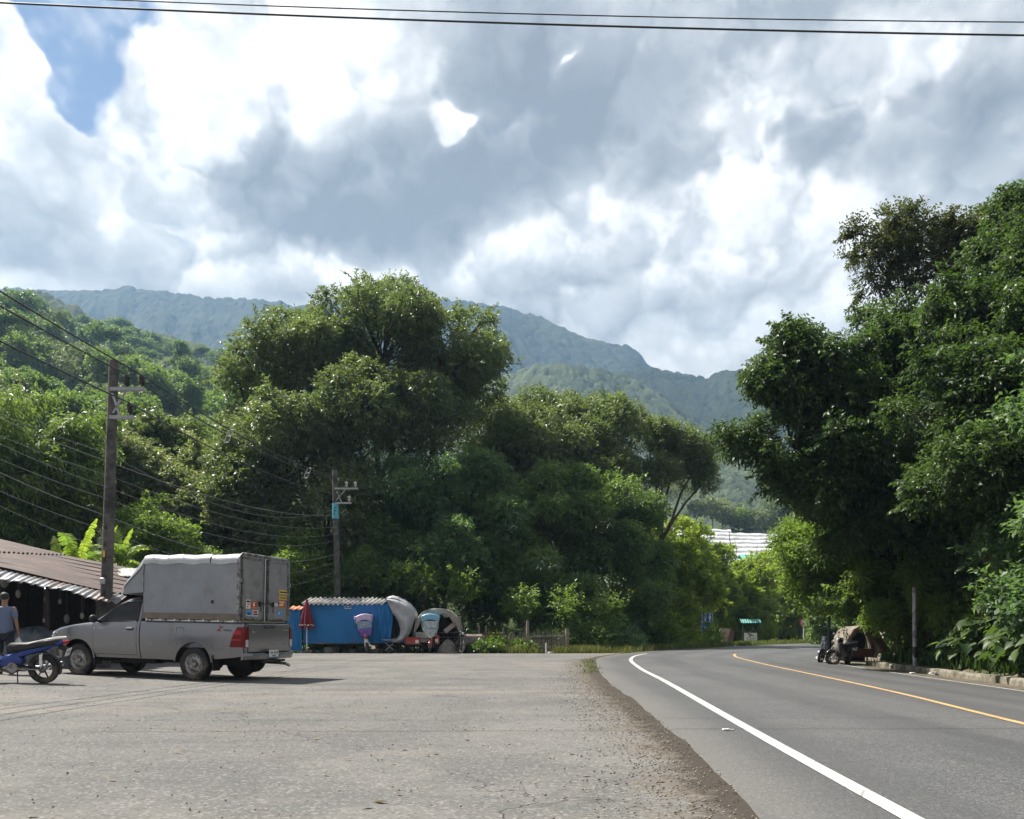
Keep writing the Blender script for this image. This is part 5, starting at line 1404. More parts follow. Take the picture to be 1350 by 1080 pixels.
# the cargo box
BX = empty('cargo_box', (0, 0, 0)); BX.parent = truck
HW, X0, X1, ZB, ZS, ZT = .905, -1.115, 1.30, 1.30, 2.49, 2.70
m = MB()
for s in (1, -1):
    rows = []
    for x in np.linspace(X0 + .03, X1, 30):
        rows.append([(x, s * (HW - .012 + .010 * math.sin(3.1 * x + 2 * z) * math.sin(4.3 * z - x)), z) for z in np.linspace(ZB + .13, ZS, 14)][::s])
    m.grid(rows)
    nose = [(X1, ZS), (X1, 1.86), (1.89, 1.82), (1.89, 1.98)]; n2 = [(x, s * (HW - .015 - .10 * (x - X1)), z) for x, z in nose]; m.add(n2[::s], [(0, 1, 2, 3)])
m.grid([[(1.89, y, 1.98), (1.89, y, 1.82), (X1, y, 1.86)] for y in (.83, -.83)], smooth=False); m.grid([[(X1, y, 1.86), (X1, y, 1.30)] for y in (.89, -.89)], smooth=False)
m.build('side_panel', M_dull, BX)
m = MB()       # rounded roof under a silver sheet, hanging a little over the sides
def roofsec(x, hw, zs, zt, seed):
    o = []
    for k in range(25):
        a = math.pi * k / 24; c, s_ = math.cos(a), math.sin(a); y = hw * math.copysign(abs(c) ** .42, c); z = zs + (zt - zs) * abs(s_) ** .5; o.append((x, y, z + .010 * math.sin(9 * x + 5 * y + seed) * (1 if 0 < k < 24 else 1.6)))
    return o
m.grid([roofsec(x, HW + .006, ZS - .02, ZT, 0) for x in np.linspace(X0 + .02, X1, 30)]); m.grid([roofsec(X1 + .59 * q, HW + .004 - .06 * q, ZS - .02 + (1.97 - ZS) * q, ZT + (2.02 - ZT) * q, 0) for q in np.linspace(0, 1, 8)])
m.build('roof_cover', M_tarp, BX)
m = MB(); m.tube([(p[0], p[1] * 1.006, p[2] + .006) for p in roofsec(-.42, HW + .006, ZS - .02, ZT, 0)], .010, 4); m.build('strap', M_black, BX)
m = MB()
for s in (1, -1): m.box(((X0 + X1) / 2, s * (HW - .01), ZB + .065), (X1 - X0, .05, .13))
m.box((X0 + .03, 0, ZB + .02), (.05, 1.7, .05)); m.build('bottom_rail', M_brownrail, BX)
m = MB()
for s in (1, -1):
    m = MB(); m.box((X0 + .0, s * (HW - .012), (ZB + ZS + .06) / 2), (.06, .055, ZS + .06 - ZB)); m.build('corner_post', M_steel, BX); m = MB(); m.box((X1 - .0, s * (HW - .008), (1.86 + ZS) / 2), (.025, .035, ZS - 1.86)); m.build('edge_strip', M_steel, BX)
m = MB()
m.tube([(X0 - .012, HW - .01, ZS - .05), (X0 - .012, HW - .01, ZT - .09), (X0 - .012, HW - .10, ZT - .012), (X0 - .012, -HW + .10, ZT - .012), (X0 - .012, -HW + .01, ZT - .09), (X0 - .012, -HW + .01, ZS - .05)], .024, 8)
m.box((X0, 0, ZT - .045), (.05, 1.6, .05)); m.build('box_frame', M_steel, BX)
m = MB()
for x in np.linspace(-1.0, 1.2, 7):
    for s in (1, -1): m.box((x, s * (HW - .03), ZB - .022), (.05, .06, .045))
m.box((.1, 0, ZB - .03), (2.4, 1.6, .03)); m.build('mounting_block', M_chrome, BX)
for s in (1, -1):
    d = MB(); yc, w_ = s * .43, .80; d.box((X0 - .02, yc, (ZB + ZT - .06) / 2 + .02), (.03, w_, ZT - .10 - ZB), bev=.006); dr = d.build('rear_door', M_door, BX)
    e = MB()
    for q in (-1, 1):
        e.box((X0 - .040, yc + q * (w_ / 2 - .015), (ZB + ZT) / 2 - .02), (.012, .03, ZT - .12 - ZB))
    for z in (ZB + .03, ZT - .10): e.box((X0 - .040, yc, z), (.010, w_, .03))
    e.build('door_edge', M_steel, dr)
    e = MB(); e.cyl((X0 - .062, s * .075, ZB - .01), (X0 - .062, s * .075, ZT - .07), .015, n=8)
    for z in (ZB + .08, 1.62, 2.0, 2.35, ZT - .12): e.box((X0 - .055, s * .075, z), (.03, .06, .03))
    e.build('lock_rod', M_chrome if s > 0 else M_steel, dr)
    e = MB(); e.beam((X0 - .072, s * .075, 1.66), (X0 - .072, s * .24, 1.68), .022); e.box((X0 - .055, s * .24, 1.66), (.03, .05, .10)); e.beam((X0 - .07, s * .24, 1.66), (X0 - .07, s * .22, 1.48), .012); e.build('latch', M_black, dr)
    for z in (ZB + .2, 2.12): e = MB(); e.box((X0 - .03, s * .86, z), (.05, .12, .05)); e.cyl((X0 - .05, s * .90, z - .05), (X0 - .05, s * .90, z + .05), .014, n=8); e.build('hinge', M_steel, dr)
cols = dict(w=(.75, .75, .73), r=(.45, .05, .03), y=(.80, .50, .04), b=(.08, .32, .72), k=(.03, .03, .06), o=(.65, .22, .06)); SM = {k: mat('sticker_' + n_, cols[k], .4) for k, n_ in zip(cols, ('white', 'red', 'yellow', 'blue', 'black', 'orange'))}
for (a, b, c_, d, base, marks) in [
        (265, 330, 325, 460, 'w', [('k', .5, .8, .8, .22), ('o', .5, .5, .5, .2), ('k', .35, .2, .3, .15)]), (335, 355, 415, 465, 'r', [('o', .5, .15, .9, .2), ('w', .5, .55, .3, .4), ('y', .5, .85, .5, .12)]),
        (260, 490, 350, 560, 'b', [('k', .5, .4, .55, .5), ('w', .5, .08, .9, .14)]), (358, 480, 435, 570, 'w', [('r', .45, .7, .7, .4), ('k', .5, .3, .8, .25)]),
        (735, 195, 855, 262, 'y', [('k', .5, .52, .85, .36)]), (735, 280, 850, 335, 'y', [('k', .5, .5, .8, .34)]), (725, 345, 820, 440, 'r', [('w', .5, .8, .8, .14), ('y', .5, .4, .45, .5), ('w', .2, .3, .12, .3)]), (710, 495, 775, 555, 'b', [('w', .4, .5, .25, .25), ('k', .7, .3, .2, .2)]), (672, 385, 712, 425, 'w', [('b', .5, .5, .4, .5)])]:
    p = on_plane(300 + a / 10.8, 760 + b / 10.8, 0, X0 - .038); q = on_plane(300 + c_ / 10.8, 760 + d / 10.8, 0, X0 - .038)
    m = MB(); yc, zc, w_, h_ = (p.y + q.y) / 2, (p.z + q.z) / 2, abs(p.y - q.y), abs(p.z - q.z); m.box((X0 - .0375, yc, zc), (.003, w_, h_)); ml = ['w', 'r', 'y', 'b', 'k', 'o']
    m.mi[-6:] = [ml.index(base)] * 6
    for (cc, fx, fy, fw, fh) in marks:
        m.mat = ml.index(cc); m.box((X0 - .0395 - .0004 * ml.index(cc), yc + w_ * (.5 - fx), zc + h_ * (fy - .5)), (.002, w_ * fw, h_ * fh))
    m.build('sticker', [SM[k] for k in ml], BX)
m = MB(); kp = on_plane(280, 793.5, 1, .90); m.box((kp.x, HW + .004, kp.z), (.05, .02, .07), bev=.004); m.build('side_latch', M_black, BX)


# ------------------------------------------------------------------ motorcycles
def slab(m, out, hw, z_in=.35, k=4):
    """rounded panel: outline in (x,z), fattest in the middle of its outline"""
    cx_ = sum(p[0] for p in out) / len(out); cz_ = sum(p[1] for p in out) / len(out); rows = []
    for s, f in ((-1, .55), (-.85, .90), (-.4, 1.0), (.4, 1.0), (.85, .90), (1, .55)): rows.append([(cx_ + (x - cx_) * f, s * hw, cz_ + (z - cz_) * f) for x, z in out])
    m.grid(rows, closed=True); m.add(rows[0], [tuple(range(len(out) - 1, -1, -1))]); m.add(rows[-1], [tuple(range(len(out)))])


def motorbike(label, loc, rz, paint, seatm=None, rimm=None, trim=None, kind='moped', group=None, roof=None, lean=6, steer=0, rimkind='cast', plate=None, scale=1.0, name='motorcycle', plate_txt=None, fwm=None):
    seatm = seatm or M_black; rimm = rimm or M_steel; trim = trim or M_black
    root = empty(name, loc, rz, label, 'motorcycle', group); root.rotation_euler = (math.radians(-lean), 0, rz); root.scale = (scale,) * 3
    WB = 1.23; wheel(root, (0, 0, .285), .285, .085, rimm, rimkind, 1); 
    steerM = Matrix.Translation((WB, 0, 0)) @ Matrix.Rotation(math.radians(steer), 4, 'Z') @ Matrix.Translation((-WB, 0, 0))
    fw = wheel(root, tuple(steerM @ Vector((WB, 0, .285))), .285, .08, fwm or rimm, rimkind, 1); fw.rotation_euler = (0, 0, math.radians(steer))
    m = MB()     # engine and frame
    m.tube([(.42, 0, .36), (.62, 0, .32), (.82, 0, .34)], [.10, .13, .085], 12); m.cyl((.50, .02, .33), (.50, .14, .33), .095, n=18); m.cyl((.52, -.02, .33), (.52, -.13, .33), .09, n=18); m.tube([(.60, 0, .36), (.86, 0, .43)], [.075, .07], 12)
    m.tube([(.45, .12, .30), (.0, .13, .285)], [.035, .028], 8, flat=.5); m.tube([(.05, -.10, .30), (.45, -.12, .32)], .02, 6); m.build('engine', M_steel, root)
    m = MB(); m.tube([(.95, 0, .86), (.85, 0, .62), (.62, 0, .48), (.35, 0, .52), (.0, 0, .72), (-.28, 0, .76)], .024, 8); m.tube([(.40, 0, .34), (.0, .07, .285)], .02, 6); m.tube([(.40, 0, .34), (.0, -.07, .285)], .02, 6); m.beam((.35, .14, .28), (.35, .14, .26), .02)
    m.tube([(.42, -.10, .26), (.42, .22, .25)], .012, 6); m.build('frame', M_black, root)
    m = MB(); m.tube([(.75, -.10, .27), (.45, -.14, .22), (.2, -.15, .27)], .022, 8); m.tube([(.2, -.15, .27), (-.28, -.17, .36)], [.04, .045], 12); m.build('exhaust', M_chrome, root)
    for s in (1, -1):
        m = MB(); m.tube([(-.0, s * .10, .30), (-.05, s * .11, .60)], .012, 6)
        for q in np.linspace(.36, .54, 8): m.tube([(-.01 - .04 * (q - .3), s * .10 - .02, q), (-.01 - .04 * (q - .3), s * .10 + .02, q + .008)], .03, 6)
        m.build('shock_absorber', M_chrome, root)
    m = MB(); slab(m, [(-.42, .76), (-.10, .64), (.30, .52), (.58, .44), (.62, .52), (.45, .62), (.20, .72), (-.15, .78), (-.42, .82)], .105); m.build('tail_panel', paint, root)
    m = MB(); slab(m, [(-.34, .75), (-.05, .70), (.25, .64), (.52, .60), (.64, .70), (.56, .775), (.25, .785), (.0, .84), (-.34, .85)], .13); m.build('seat', seatm, root)
    m = MB(); slab(m, [(.30, .40), (.62, .30), (.85, .30), (.80, .46), (.62, .56), (.40, .58)], .125); m.build('side_cover', paint, root)
    m = MB(); m.M = steerM; slab(m, [(.62, .40), (.72, .30), (.88, .28), (.98, .40), (1.06, .70), (1.10, .92), (1.02, .95), (.96, .78), (.86, .52), (.74, .44)], .15); m.M = Matrix(); m.build('leg_shield', paint, root)
    m = MB(); m.M = steerM; slab(m, [(1.00, .86), (1.12, .88), (1.17, .97), (1.08, 1.05), (.98, 1.04), (.94, .94)], .10); m.build('handlebar_cowl', paint if trim is M_black else trim, root)
    m = MB(); m.M = steerM; m.ball((1.155, 0, .955), .062, 12, 8, (.5, 1.2, 1)); m.build('headlight', M_clear, root)
    m = MB(); m.M = steerM
    for s in (1, -1): m.tube([(1.05, s * .07, .98), (1.00, s * .22, 1.02), (.95, s * .34, 1.00)], [.014, .013, .018], 8); m.tube([(1.03, s * .20, 1.00), (1.10, s * .34, .99)], .006, 5)
    m.build('handlebar', M_black, root)
    for s in (1, -1):
        m = MB(); m.M = steerM; m.tube([(1.01, s * .2, 1.01), (1.03, s * .24, 1.12), (1.0, s * .30, 1.20)], .006, 5); m.ball((1.0, s * .32, 1.21), .055, 10, 8, (.3, 1.1, .8)); m.build('mirror', M_chrome if s > 0 else M_black, root)
    m = MB(); m.M = steerM
    for s in (1, -1): m.tube([(WB, s * .065, .285), (1.13, s * .065, .62), (1.07, s * .05, .86)], [.024, .022, .018], 8)
    m.build('fork', M_steel if trim is M_black else trim, root)
    for nm, cx_, a0, a1, mt in (('front_fender', WB, 20, 165, paint), ('rear_fender', 0, 60, 200, M_black)):
        m = MB(); m.M = steerM if nm[0] == 'f' else Matrix(); m.grid([[(cx_ + (.315) * math.cos(a), y, .285 + (.315 + .012 * (1 - (y / .05) ** 2)) * math.sin(a)) for y in (-.05, -.02, .02, .05)] for a in np.radians(np.linspace(a0, a1, 16))]); m.build(nm, mt, root, solid=.006)
    m = MB(); m.tube([(.10, .14, .80), (-.15, .13, .86), (-.40, .10, .88), (-.44, 0, .88), (-.40, -.10, .88), (-.15, -.13, .86), (.10, -.14, .80)], .012, 6); m.build('grab_rail', M_whitep if kind == 'blue' else M_steel, root)
    m = MB(); m.box((-.44, 0, .79), (.05, .15, .07), bev=.015); m.build('tail_light', M_redl, root)
    m = MB(); m.box((-.47, 0, .60), (.008, .17, .15), Matrix.Rotation(math.radians(-22), 3, 'Y')); p_ = m.build('number_plate', M_whitep, root); m = MB(); m.beam((-.30, 0, .72), (-.46, 0, .64), .03, .10); m.build('plate_bracket', M_black, root)
    if plate_txt: text(plate_txt, .045, M_ink, p_, Matrix.Translation((-.478, 0, .60)) @ Matrix.Rotation(math.radians(-22), 4, 'Y') @ Matrix(((0, 0, -1), (-1, 0, 0), (0, 1, 0))).to_4x4(), .001, 'plate_lettering')
    m = MB(); m.tube([(.42, .12, .26), (.36, .24, .03)], .011, 6); m.box((.36, .25, .012), (.06, .03, .012)); m.build('side_stand', M_black, root)
    return root


M_blue = carpaint('blue_moped_paint', (0.010, 0.045, 0.26), .15); M_blkpaint = carpaint('black_moped_paint', (0.012, 0.012, 0.016), .3); M_whitepaint = carpaint('white_moped_paint', (0.42, 0.42, 0.46), .3)
M_redpaint = carpaint('red_paint', (0.34, 0.025, 0.02), .5); M_whiterim = mat('white_wheel_paint', (.72, .72, .70), .4); M_pinkw = carpaint('pearl_paint', (0.48, 0.40, 0.46), .3)
b0 = (-8.86, 15.1)
motorbike('blue step-through motorcycle with black seat parked in front of the shed', (b0[0], b0[1], gzs(*b0) + .012), math.radians(183), M_blue, kind='blue', rimm=M_steel, rimkind='cast', plate_txt='กจ 215', lean=7)
yb = 18.9; motorbike('dark moped behind the truck bonnet, only its mirrors showing', (P(112, 0, yb).x, yb, gzs(P(112, 0, yb).x, yb) + .012), math.radians(70), M_blkpaint, lean=6) if False else None
# by the kerb's end
p = Vector((P(1094, 0, 29.3).x, 29.3, 0)); z_ = ROADZ - .055 * 4.2
motorbike('black motorcycle with a white-rimmed front wheel turned to the road beside the dark lamp post', (P(1117, 0, 30.0).x, 30.0, z_ + .02), math.radians(222), M_blkpaint, rimm=M_steel, fwm=M_whiterim, rimkind='spoke', steer=-42, lean=8)
motorbike('pale scooter with a mirror-topped handlebar parked left of the dark lamp post', (P(1091, 0, 32.0).x, 32.0, z_ + .02), math.radians(236), M_whitepaint, rimm=M_black, rimkind='cast', steer=-8, lean=6)

# ------------------------------------------------------------------ person
M_skin = mat('skin', (0.30, 0.17, 0.11), .5, var=.05); M_shirt = mat('checked_blue_shirt', (0.13, 0.17, 0.27), .9, var=.1, scale=30, bump=.4, bscale=12); M_trousers = mat('dark_trousers', (0.018, 0.022, 0.035), .9, var=.2, bump=.3, bscale=10); M_hair = mat('black_hair', (0.010, 0.009, 0.008), .6, bump=.5, bscale=60)


def skinned(name, pts, edges, m, parent, sub=2):
    me = bpy.data.meshes.new(name); me.from_pydata([p[:3] for p in pts], edges, []); me.update(); o = link_mesh(name, me, m, parent)
    sk = o.modifiers.new('skin', 'SKIN'); sk.use_smooth_shade = True
    if not me.skin_vertices: me.skin_vertices.new() if hasattr(me.skin_vertices, 'new') else None
    bpy.context.view_layer.objects.active = o
    lay = me.skin_vertices[0].data if len(me.skin_vertices) else None
    if lay:
        for i, p in enumerate(pts):
            r = p[3] if isinstance(p[3], tuple) else (p[3], p[3]); lay[i].radius = r; lay[i].use_root = (i == 0)
    s = o.modifiers.new('sub', 'SUBSURF'); s.levels = s.render_levels = sub
    return o


yp = 17.3; xp = P(6, 0, yp).x; zp_ = gzs(xp, yp) + .012
person = empty('person', (xp, yp, zp_), math.radians(100), 'person in a blue-grey short-sleeved shirt standing behind the blue motorcycle holding a plastic bag', 'person')
# facing local +x; continuous body: pelvis, spine, neck, head, arms, legs, feet
B_ = [(0, 0, .93, (.13, .15)), (0, 0, 1.08, (.105, .135)), (0, 0, 1.24, (.115, .155)), (-.01, 0, 1.40, (.11, .165)), (-.01, 0, 1.47, .065), (0.01, 0, 1.54, .055), (.015, 0, 1.60, (.07, .065)), (.02, 0, 1.67, (.095, .078)), (.01, 0, 1.74, (.06, .055)),
      (-.01, .17, 1.42, .058), (-.02, .215, 1.28, .048), (-.01, .235, 1.14, .040), (.03, .245, 1.00, .033), (.06, .245, .90, .024),
      (-.01, -.17, 1.42, .058), (-.02, -.215, 1.28, .048), (-.01, -.235, 1.14, .040), (.03, -.245, 1.00, .033), (.06, -.245, .90, .024),
      (0, .095, .84, .09), (.01, .105, .66, .080), (.02, .11, .48, .058), (0, .11, .36, .055), (-.02, .11, .10, .038), (0, .115, .05, .04), (.12, .12, .035, .03),
      (0, -.095, .84, .09), (.01, -.105, .66, .080), (.02, -.11, .48, .058), (0, -.11, .36, .055), (-.02, -.11, .10, .038), (0, -.115, .05, .04), (.12, -.12, .035, .03)]
Eg = [(0, 1), (1, 2), (2, 3), (3, 4), (4, 5), (5, 6), (6, 7), (7, 8), (3, 9), (9, 10), (10, 11), (11, 12), (12, 13), (3, 14), (14, 15), (15, 16), (16, 17), (17, 18), (0, 19), (19, 20), (20, 21), (21, 22), (22, 23), (23, 24), (24, 25), (0, 26), (26, 27), (27, 28), (28, 29), (29, 30), (30, 31), (31, 32)]
skinned('body', B_, Eg, M_skin, person)
for s in (1, -1):
    hb = Vector((.065, s * .245, .885)); hp = [(hb.x, hb.y, hb.z + .02, (.022, .016)), (hb.x + .01, hb.y, hb.z - .04, (.026, .016))]; he = [(0, 1)]
    for k, (off, ln) in enumerate(((-.026, .066), (-.009, .078), (.008, .074), (.024, .058))):
        i0 = len(hp); hp += [(hb.x + .012 + off * .9, hb.y, hb.z - .07, .0095), (hb.x + .02 + off, hb.y - s * .012, hb.z - .07 - ln * .5, .0085), (hb.x + .018 + off, hb.y - s * .035, hb.z - .07 - ln * .8, .0075)]; he += [(1, i0), (i0, i0 + 1), (i0 + 1, i0 + 2)]
    i0 = len(hp); hp += [(hb.x + .035, hb.y - s * .01, hb.z - .02, .011), (hb.x + .055, hb.y - s * .02, hb.z - .05, .0095), (hb.x + .055, hb.y - s * .03, hb.z - .075, .008)]; he += [(0, i0), (i0, i0 + 1), (i0 + 1, i0 + 2)]
    skinned('hand', hp, he, M_skin, person, 1)
S_ = [(0, 0, .84, (.165, .195)), (0, 0, 1.00, (.160, .185)), (0, 0, 1.12, (.145, .170)), (0, 0, 1.26, (.130, .168)), (-.01, 0, 1.40, (.118, .172)), (-.01, 0, 1.455, (.075, .085)), (-.01, .15, 1.415, .066), (-.02, .205, 1.30, .064), (-.02, .226, 1.19, .062), (-.01, -.15, 1.415, .066), (-.02, -.212, 1.30, .066), (-.02, -.228, 1.20, .062)]
skinned('shirt', S_, [(0, 1), (1, 2), (2, 3), (3, 4), (4, 5), (4, 6), (6, 7), (7, 8), (4, 9), (9, 10), (10, 11)], M_shirt, person)
T_ = [(0, 0, .93, (.135, .155)), (0, .095, .84, .100), (.01, .105, .66, .090), (.02, .11, .46, .072), (0, .11, .28, .066), (-.01, .11, .09, .060), (0, -.095, .84, .100), (.01, -.105, .66, .090), (.02, -.11, .46, .072), (0, -.11, .28, .066), (-.01, -.11, .09, .060)]
skinned('trousers', T_, [(0, 1), (1, 2), (2, 3), (3, 4), (4, 5), (0, 6), (6, 7), (7, 8), (8, 9), (9, 10)], M_trousers, person)
m = MB(); m.ball((.0, 0, 1.695), .103, 16, 10, (.98, .84, .90)); m.build('hair', M_hair, person)
m = MB()
m.ball((.108, 0, 1.645), .016, 8, 6, (1, .8, 1.3))
for s in (1, -1): m.ball((.095, s * .032, 1.665), .010, 8, 6); m.ball((.01, s * .083, 1.655), .026, 8, 6, (.6, .35, 1.1))
m.build('face', M_skin, person)
for s in (1, -1): m = MB(); m.ball((.05, s * .115, .04), .05, 12, 8, (2.4, .95, .9)); m.build('shoe', M_black, person)
m = MB(); hnd = Vector((xp, yp, zp_)) + Matrix.Rotation(math.radians(100), 3, 'Z') @ Vector((.085, -.235, .80))
rows = []
for k in range(9):
    f = k / 8; r = .012 + .095 * math.sin(math.pi * min(1, f * 1.05)) ** .7 * (f ** .5 + .1); rows.append([(r * (1 + .18 * math.sin(3 * a + k)) * math.cos(a), r * (1 + .18 * math.sin(3 * a + k)) * .8 * math.sin(a), .02 - .34 * f) for a in np.linspace(0, 2 * math.pi, 15)[:-1]])
m.grid(rows, closed=True); tag(m.build('plastic_bag', mat('thin_white_plastic', (.62, .62, .64), .3, bump=.6, bscale=30), None, tuple(hnd)), 'crumpled white plastic bag held in the hand of the standing person', 'bag')

# ------------------------------------------------------------------ power poles and lines
M_pole = mat('old_concrete_pole', (0.115, 0.105, 0.100), .9, var=.35, scale=5, bump=.5, bscale=20, dirt=(0.04, 0.037, 0.035), dirtamt=.6, dscale=2)
M_galv = mat('galvanised_steel', (0.36, 0.37, 0.38), .5, .6, var=.15)
M_ins = mat('dark_insulator', (0.02, 0.018, 0.018), .3); M_insw = mat('pale_insulator', (0.5, 0.5, 0.5), .4)
M_wire = mat('wire', (0.012, 0.012, 0.013), .6)
pole_pts = {}


def pole(name_key, x, y, top, r, lean, arms, label, ins=M_ins, holes=True):
    root = empty('power_pole', (x, y, gzs(x, y) - .1), 0, label, 'power pole'); m = MB(); L = Vector((lean, 0, top))
    m.tube([(0, 0, 0), L], [r * 1.18, r * .86], 10); m.mat = 1
    if holes:
        for z in np.arange(1.2, top * .5, .42): c = L * (z / top); m.box((c.x, c.y - r * 1.08, z), (.05, .05, .11))
    m.build('post', [M_pole, M_ins], root)
    for (z, ln, pins) in arms:
        m = MB(); c = L * (z / top); m.box((c.x + ln / 2, -r * .9, z), (ln, .09, .09)); m.build('crossarm', M_galv, root)
        b = MB(); b.beam((c.x + ln * .45, -r * .9, z - .04), (c.x + r * .5, -r * .9, z - .62 if z > arms[-1][0] else z + .62), .045); b.build('brace', M_galv, root)
        for px_ in pins:
            i_ = MB(); i_.cyl((c.x + px_, -r * .9, z + .04), (c.x + px_, -r * .9, z + .12), .025, n=8)
            i_.lathe([(.03, .10), (.075, .12), (.05, .17), (.078, .19), (.05, .24), (.075, .26), (.07, .34), (.02, .38)], (c.x + px_, -r * .9, z), 'Z', 12); i_.build('insulator', ins, root)
            pole_pts.setdefault(name_key, []).append(Vector((x + c.x + px_, y - r * .9, root.location.z + z + .36)))
    return root


x1, y1 = P(137, 0, 20.6).x, 20.6; H1 = CAMZ + (YH - 476) / F * y1 - gzs(x1, y1) + .1
zA = lambda py, y: CAMZ + (YH - py) / F * y - gzs(x1, y1) + .1
p1_ = pole('a', x1, y1, H1, .135, .26, [(zA(515, y1), .86, [.42, .80]), (zA(552, y1), .62, [.52])], 'tall weathered power pole with two steel crossarms standing by the rusty shed roof')
m = MB(); m.box((.05, -.16, 2.35), (.13, .06, .16), bev=.01); m.build('meter_box', M_galv, p1_); m = MB(); m.box((.08, -.155, 3.05), (.05, .01, .16)); m.build('yellow_tag', SM['y'], p1_)
x2, y2 = P(447, 0, 41.5).x, 41.5; zB = lambda py: CAMZ + (YH - py) / F * y2 + .1
p2_ = pole('b', x2, y2, zB(620), .16, -.22, [(zB(645), 1.22, [.62, 1.08]), (zB(664), .86, [.74])], 'thinner power pole rising behind the wavy stall roof with a sky-blue band', M_insw, holes=False)
m = MB(); zc = zB(674); m.tube([(-.175, 0, zc - .4), (-.19, 0, zc + .4)], [.172, .168], 16, cap=False); m.build('blue_band', mat('sky_blue_band', (0.10, 0.42, 0.58), .5, var=.15), p2_)
m = MB()
for k, (a, b) in enumerate(((-.16, .22), (0, .25), (.15, .15))): m.box((-.185 + (k - 1) * .03, -.172, zc + a), (.11, .006, .05))
m.build('band_lettering', M_ink, p2_)


def wire(pts, sag, r, label, group=None, m_=M_wire, name='power_cable', n=14):
    q = []
    for a, b, s in zip(pts[:-1], pts[1:], sag):
        a, b = Vector(a), Vector(b)
        for k in range(n + 1):
            f = k / n; p = a.lerp(b, f); p.z -= 4 * s * f * (1 - f)
            if not q or (p - q[-1]).length > 1e-4: q.append(p)
    rr_ = [r] * len(q) if not isinstance(r, tuple) else [r[0] if p_.y < pts[1][1] else r[1] for p_ in q]
    m = MB(); m.tube(q, rr_, 5, cap=False); return tag(m.build(name, m_), label, 'cable', group)


A, Bp = pole_pts['a'], pole_pts['b']
back = [Vector((-12.4, -9, 9.3)), Vector((-12.0, -9, 9.7)), Vector((-12.6, -9, 8.6))]
far = [Vector((6.0, 78, 8.5)), Vector((6.6, 78, 8.5)), Vector((6.1, 78, 7.3))]
for k, (i, lab) in enumerate(((0, 'inner upper power line carried by both poles'), (1, 'outer upper power line carried by both poles'), (2, 'lower power line carried by both poles'))):
    wire([back[i], A[i], Bp[i]], [.6, .45], (.019, .019), lab)
    wire([Bp[i], far[i]], [.8], .014, lab.replace('carried by both poles', 'running on from the farther pole into the trees'))
for k, (a_, f) in enumerate(((0, .26), (1, .64))):      # pale spacers between the lines
    u_, v_ = A[1].lerp(Bp[1], f), A[2].lerp(Bp[2], f); s_ = 4 * .45 * f * (1 - f); u_.z -= s_; v_.z -= s_
    m = MB(); c1, c2 = u_, v_; d = Vector((.05, 0, 0))
    c2 = c1.lerp(c2, .55); m.tube([c1 - d, c2 - d], .014, 5); m.tube([c1 + d * 2, c2 + d * 2], .014, 5)
    for q in (.0, .5, 1): m.tube([c1.lerp(c2, q) - d, c1.lerp(c2, q) + d * 2], .018, 5)
    tag(m.build('line_spacer', M_insw), ('pale ladder-shaped spacer hanging on the lines nearer the tall pole', 'pale ladder-shaped spacer hanging on the lines near the banded pole')[k], 'spacer', None)
M_gwire = mat('grey_wire', (.16, .165, .17), .5)
comm = [(4.55, 592, 640), (4.4, 607, 655), (4.25, 620, 664), (4.1, 632, 672), (3.9, 652, 690), (3.7, 668, 700), (3.45, 690, 712), (4.75, 560, 630)]
for k, (zz, pyl, py2) in enumerate(comm):
    yL = 17.2; l0 = P(-20, pyl - 50 + 3 * k + 6 * (k % 2), yL); a = Vector((x1 + .17, y1 - .12, CAMZ + (YH - (pyl + 18 + k * 3)) / F * y1)); b = Vector((x2 - .05, y2 - .15, CAMZ + (YH - (py2 + 40)) / F * y2)); l00 = l0 + (l0 - a) * 1.2
    wire([l00, l0, a, b], [.02, .05, .45 + .08 * k], .0065 + .003 * (k % 4 == 0), 'thin grey line in the low bundle strung between the two poles', 'thin lines of the low bundle between the poles', M_gwire)
wire([Vector((x1 + .1, y1, 3.4)), P(700, 832, 60) + Vector((0, 0, 4.5))], [1.0], .007, 'single slack line sagging from the tall pole over the cargo box roof', name='service_cable')
# two lines high over the road and the lot
wire([P(-260, -10, 11.2), P(1640, 50, 11.2)], [.12], .013, 'lower of the two black cables crossing high overhead', name='overhead_cable', n=40)
wire([P(-260, -20, 12.6), P(1640, 30, 12.6)], [.16], .009, 'upper thinner of the two black cables crossing high overhead', name='overhead_cable', n=40)

# ------------------------------------------------------------------ the market shed
M_rust = bpy.data.materials.new('rusty_corrugated_sheet'); M_rust.use_nodes = True; t = M_rust.node_tree; b = t.nodes['Principled BSDF']
co = t.nodes.new('ShaderNodeTexCoord').outputs['Object']
st = noise(t, mapping(t, co, (.30, 3.6, 1)), 1.0, 7, .75); st2 = noise(t, mapping(t, co, (1.4, 1.2, 1)), 1.0, 4, .6)
c = ramp(t, st * .6 + st2 * .4, [(.42, (.012, .005, .004)), (.50, (.040, .014, .011)), (.57, (.075, .032, .025)), (.65, (.16, .16, .17))])
t.links.new(c, b.inputs['Base Color']); b.inputs['Roughness'].default_value = .7; b.inputs['Metallic'].default_value = .1
M_greys = mat('grey_corrugated_sheet', (0.16, 0.17, 0.185), .5, .4, var=.3, scale=5, dirt=(0.12, 0.08, 0.06), dirtamt=.5, dscale=2)
M_wood = mat('old_dark_wood', (0.055, 0.042, 0.032), .9, var=.35, scale=9, bump=.4); M_woodl = mat('weathered_pale_wood', (0.24, 0.21, 0.18), .9, var=.3, scale=9, bump=.4)
SX, SY = -10.6, 21.0


def rz_(x, y): return 2.13 + .214 * (SX - x) + .08 * (y - SY)


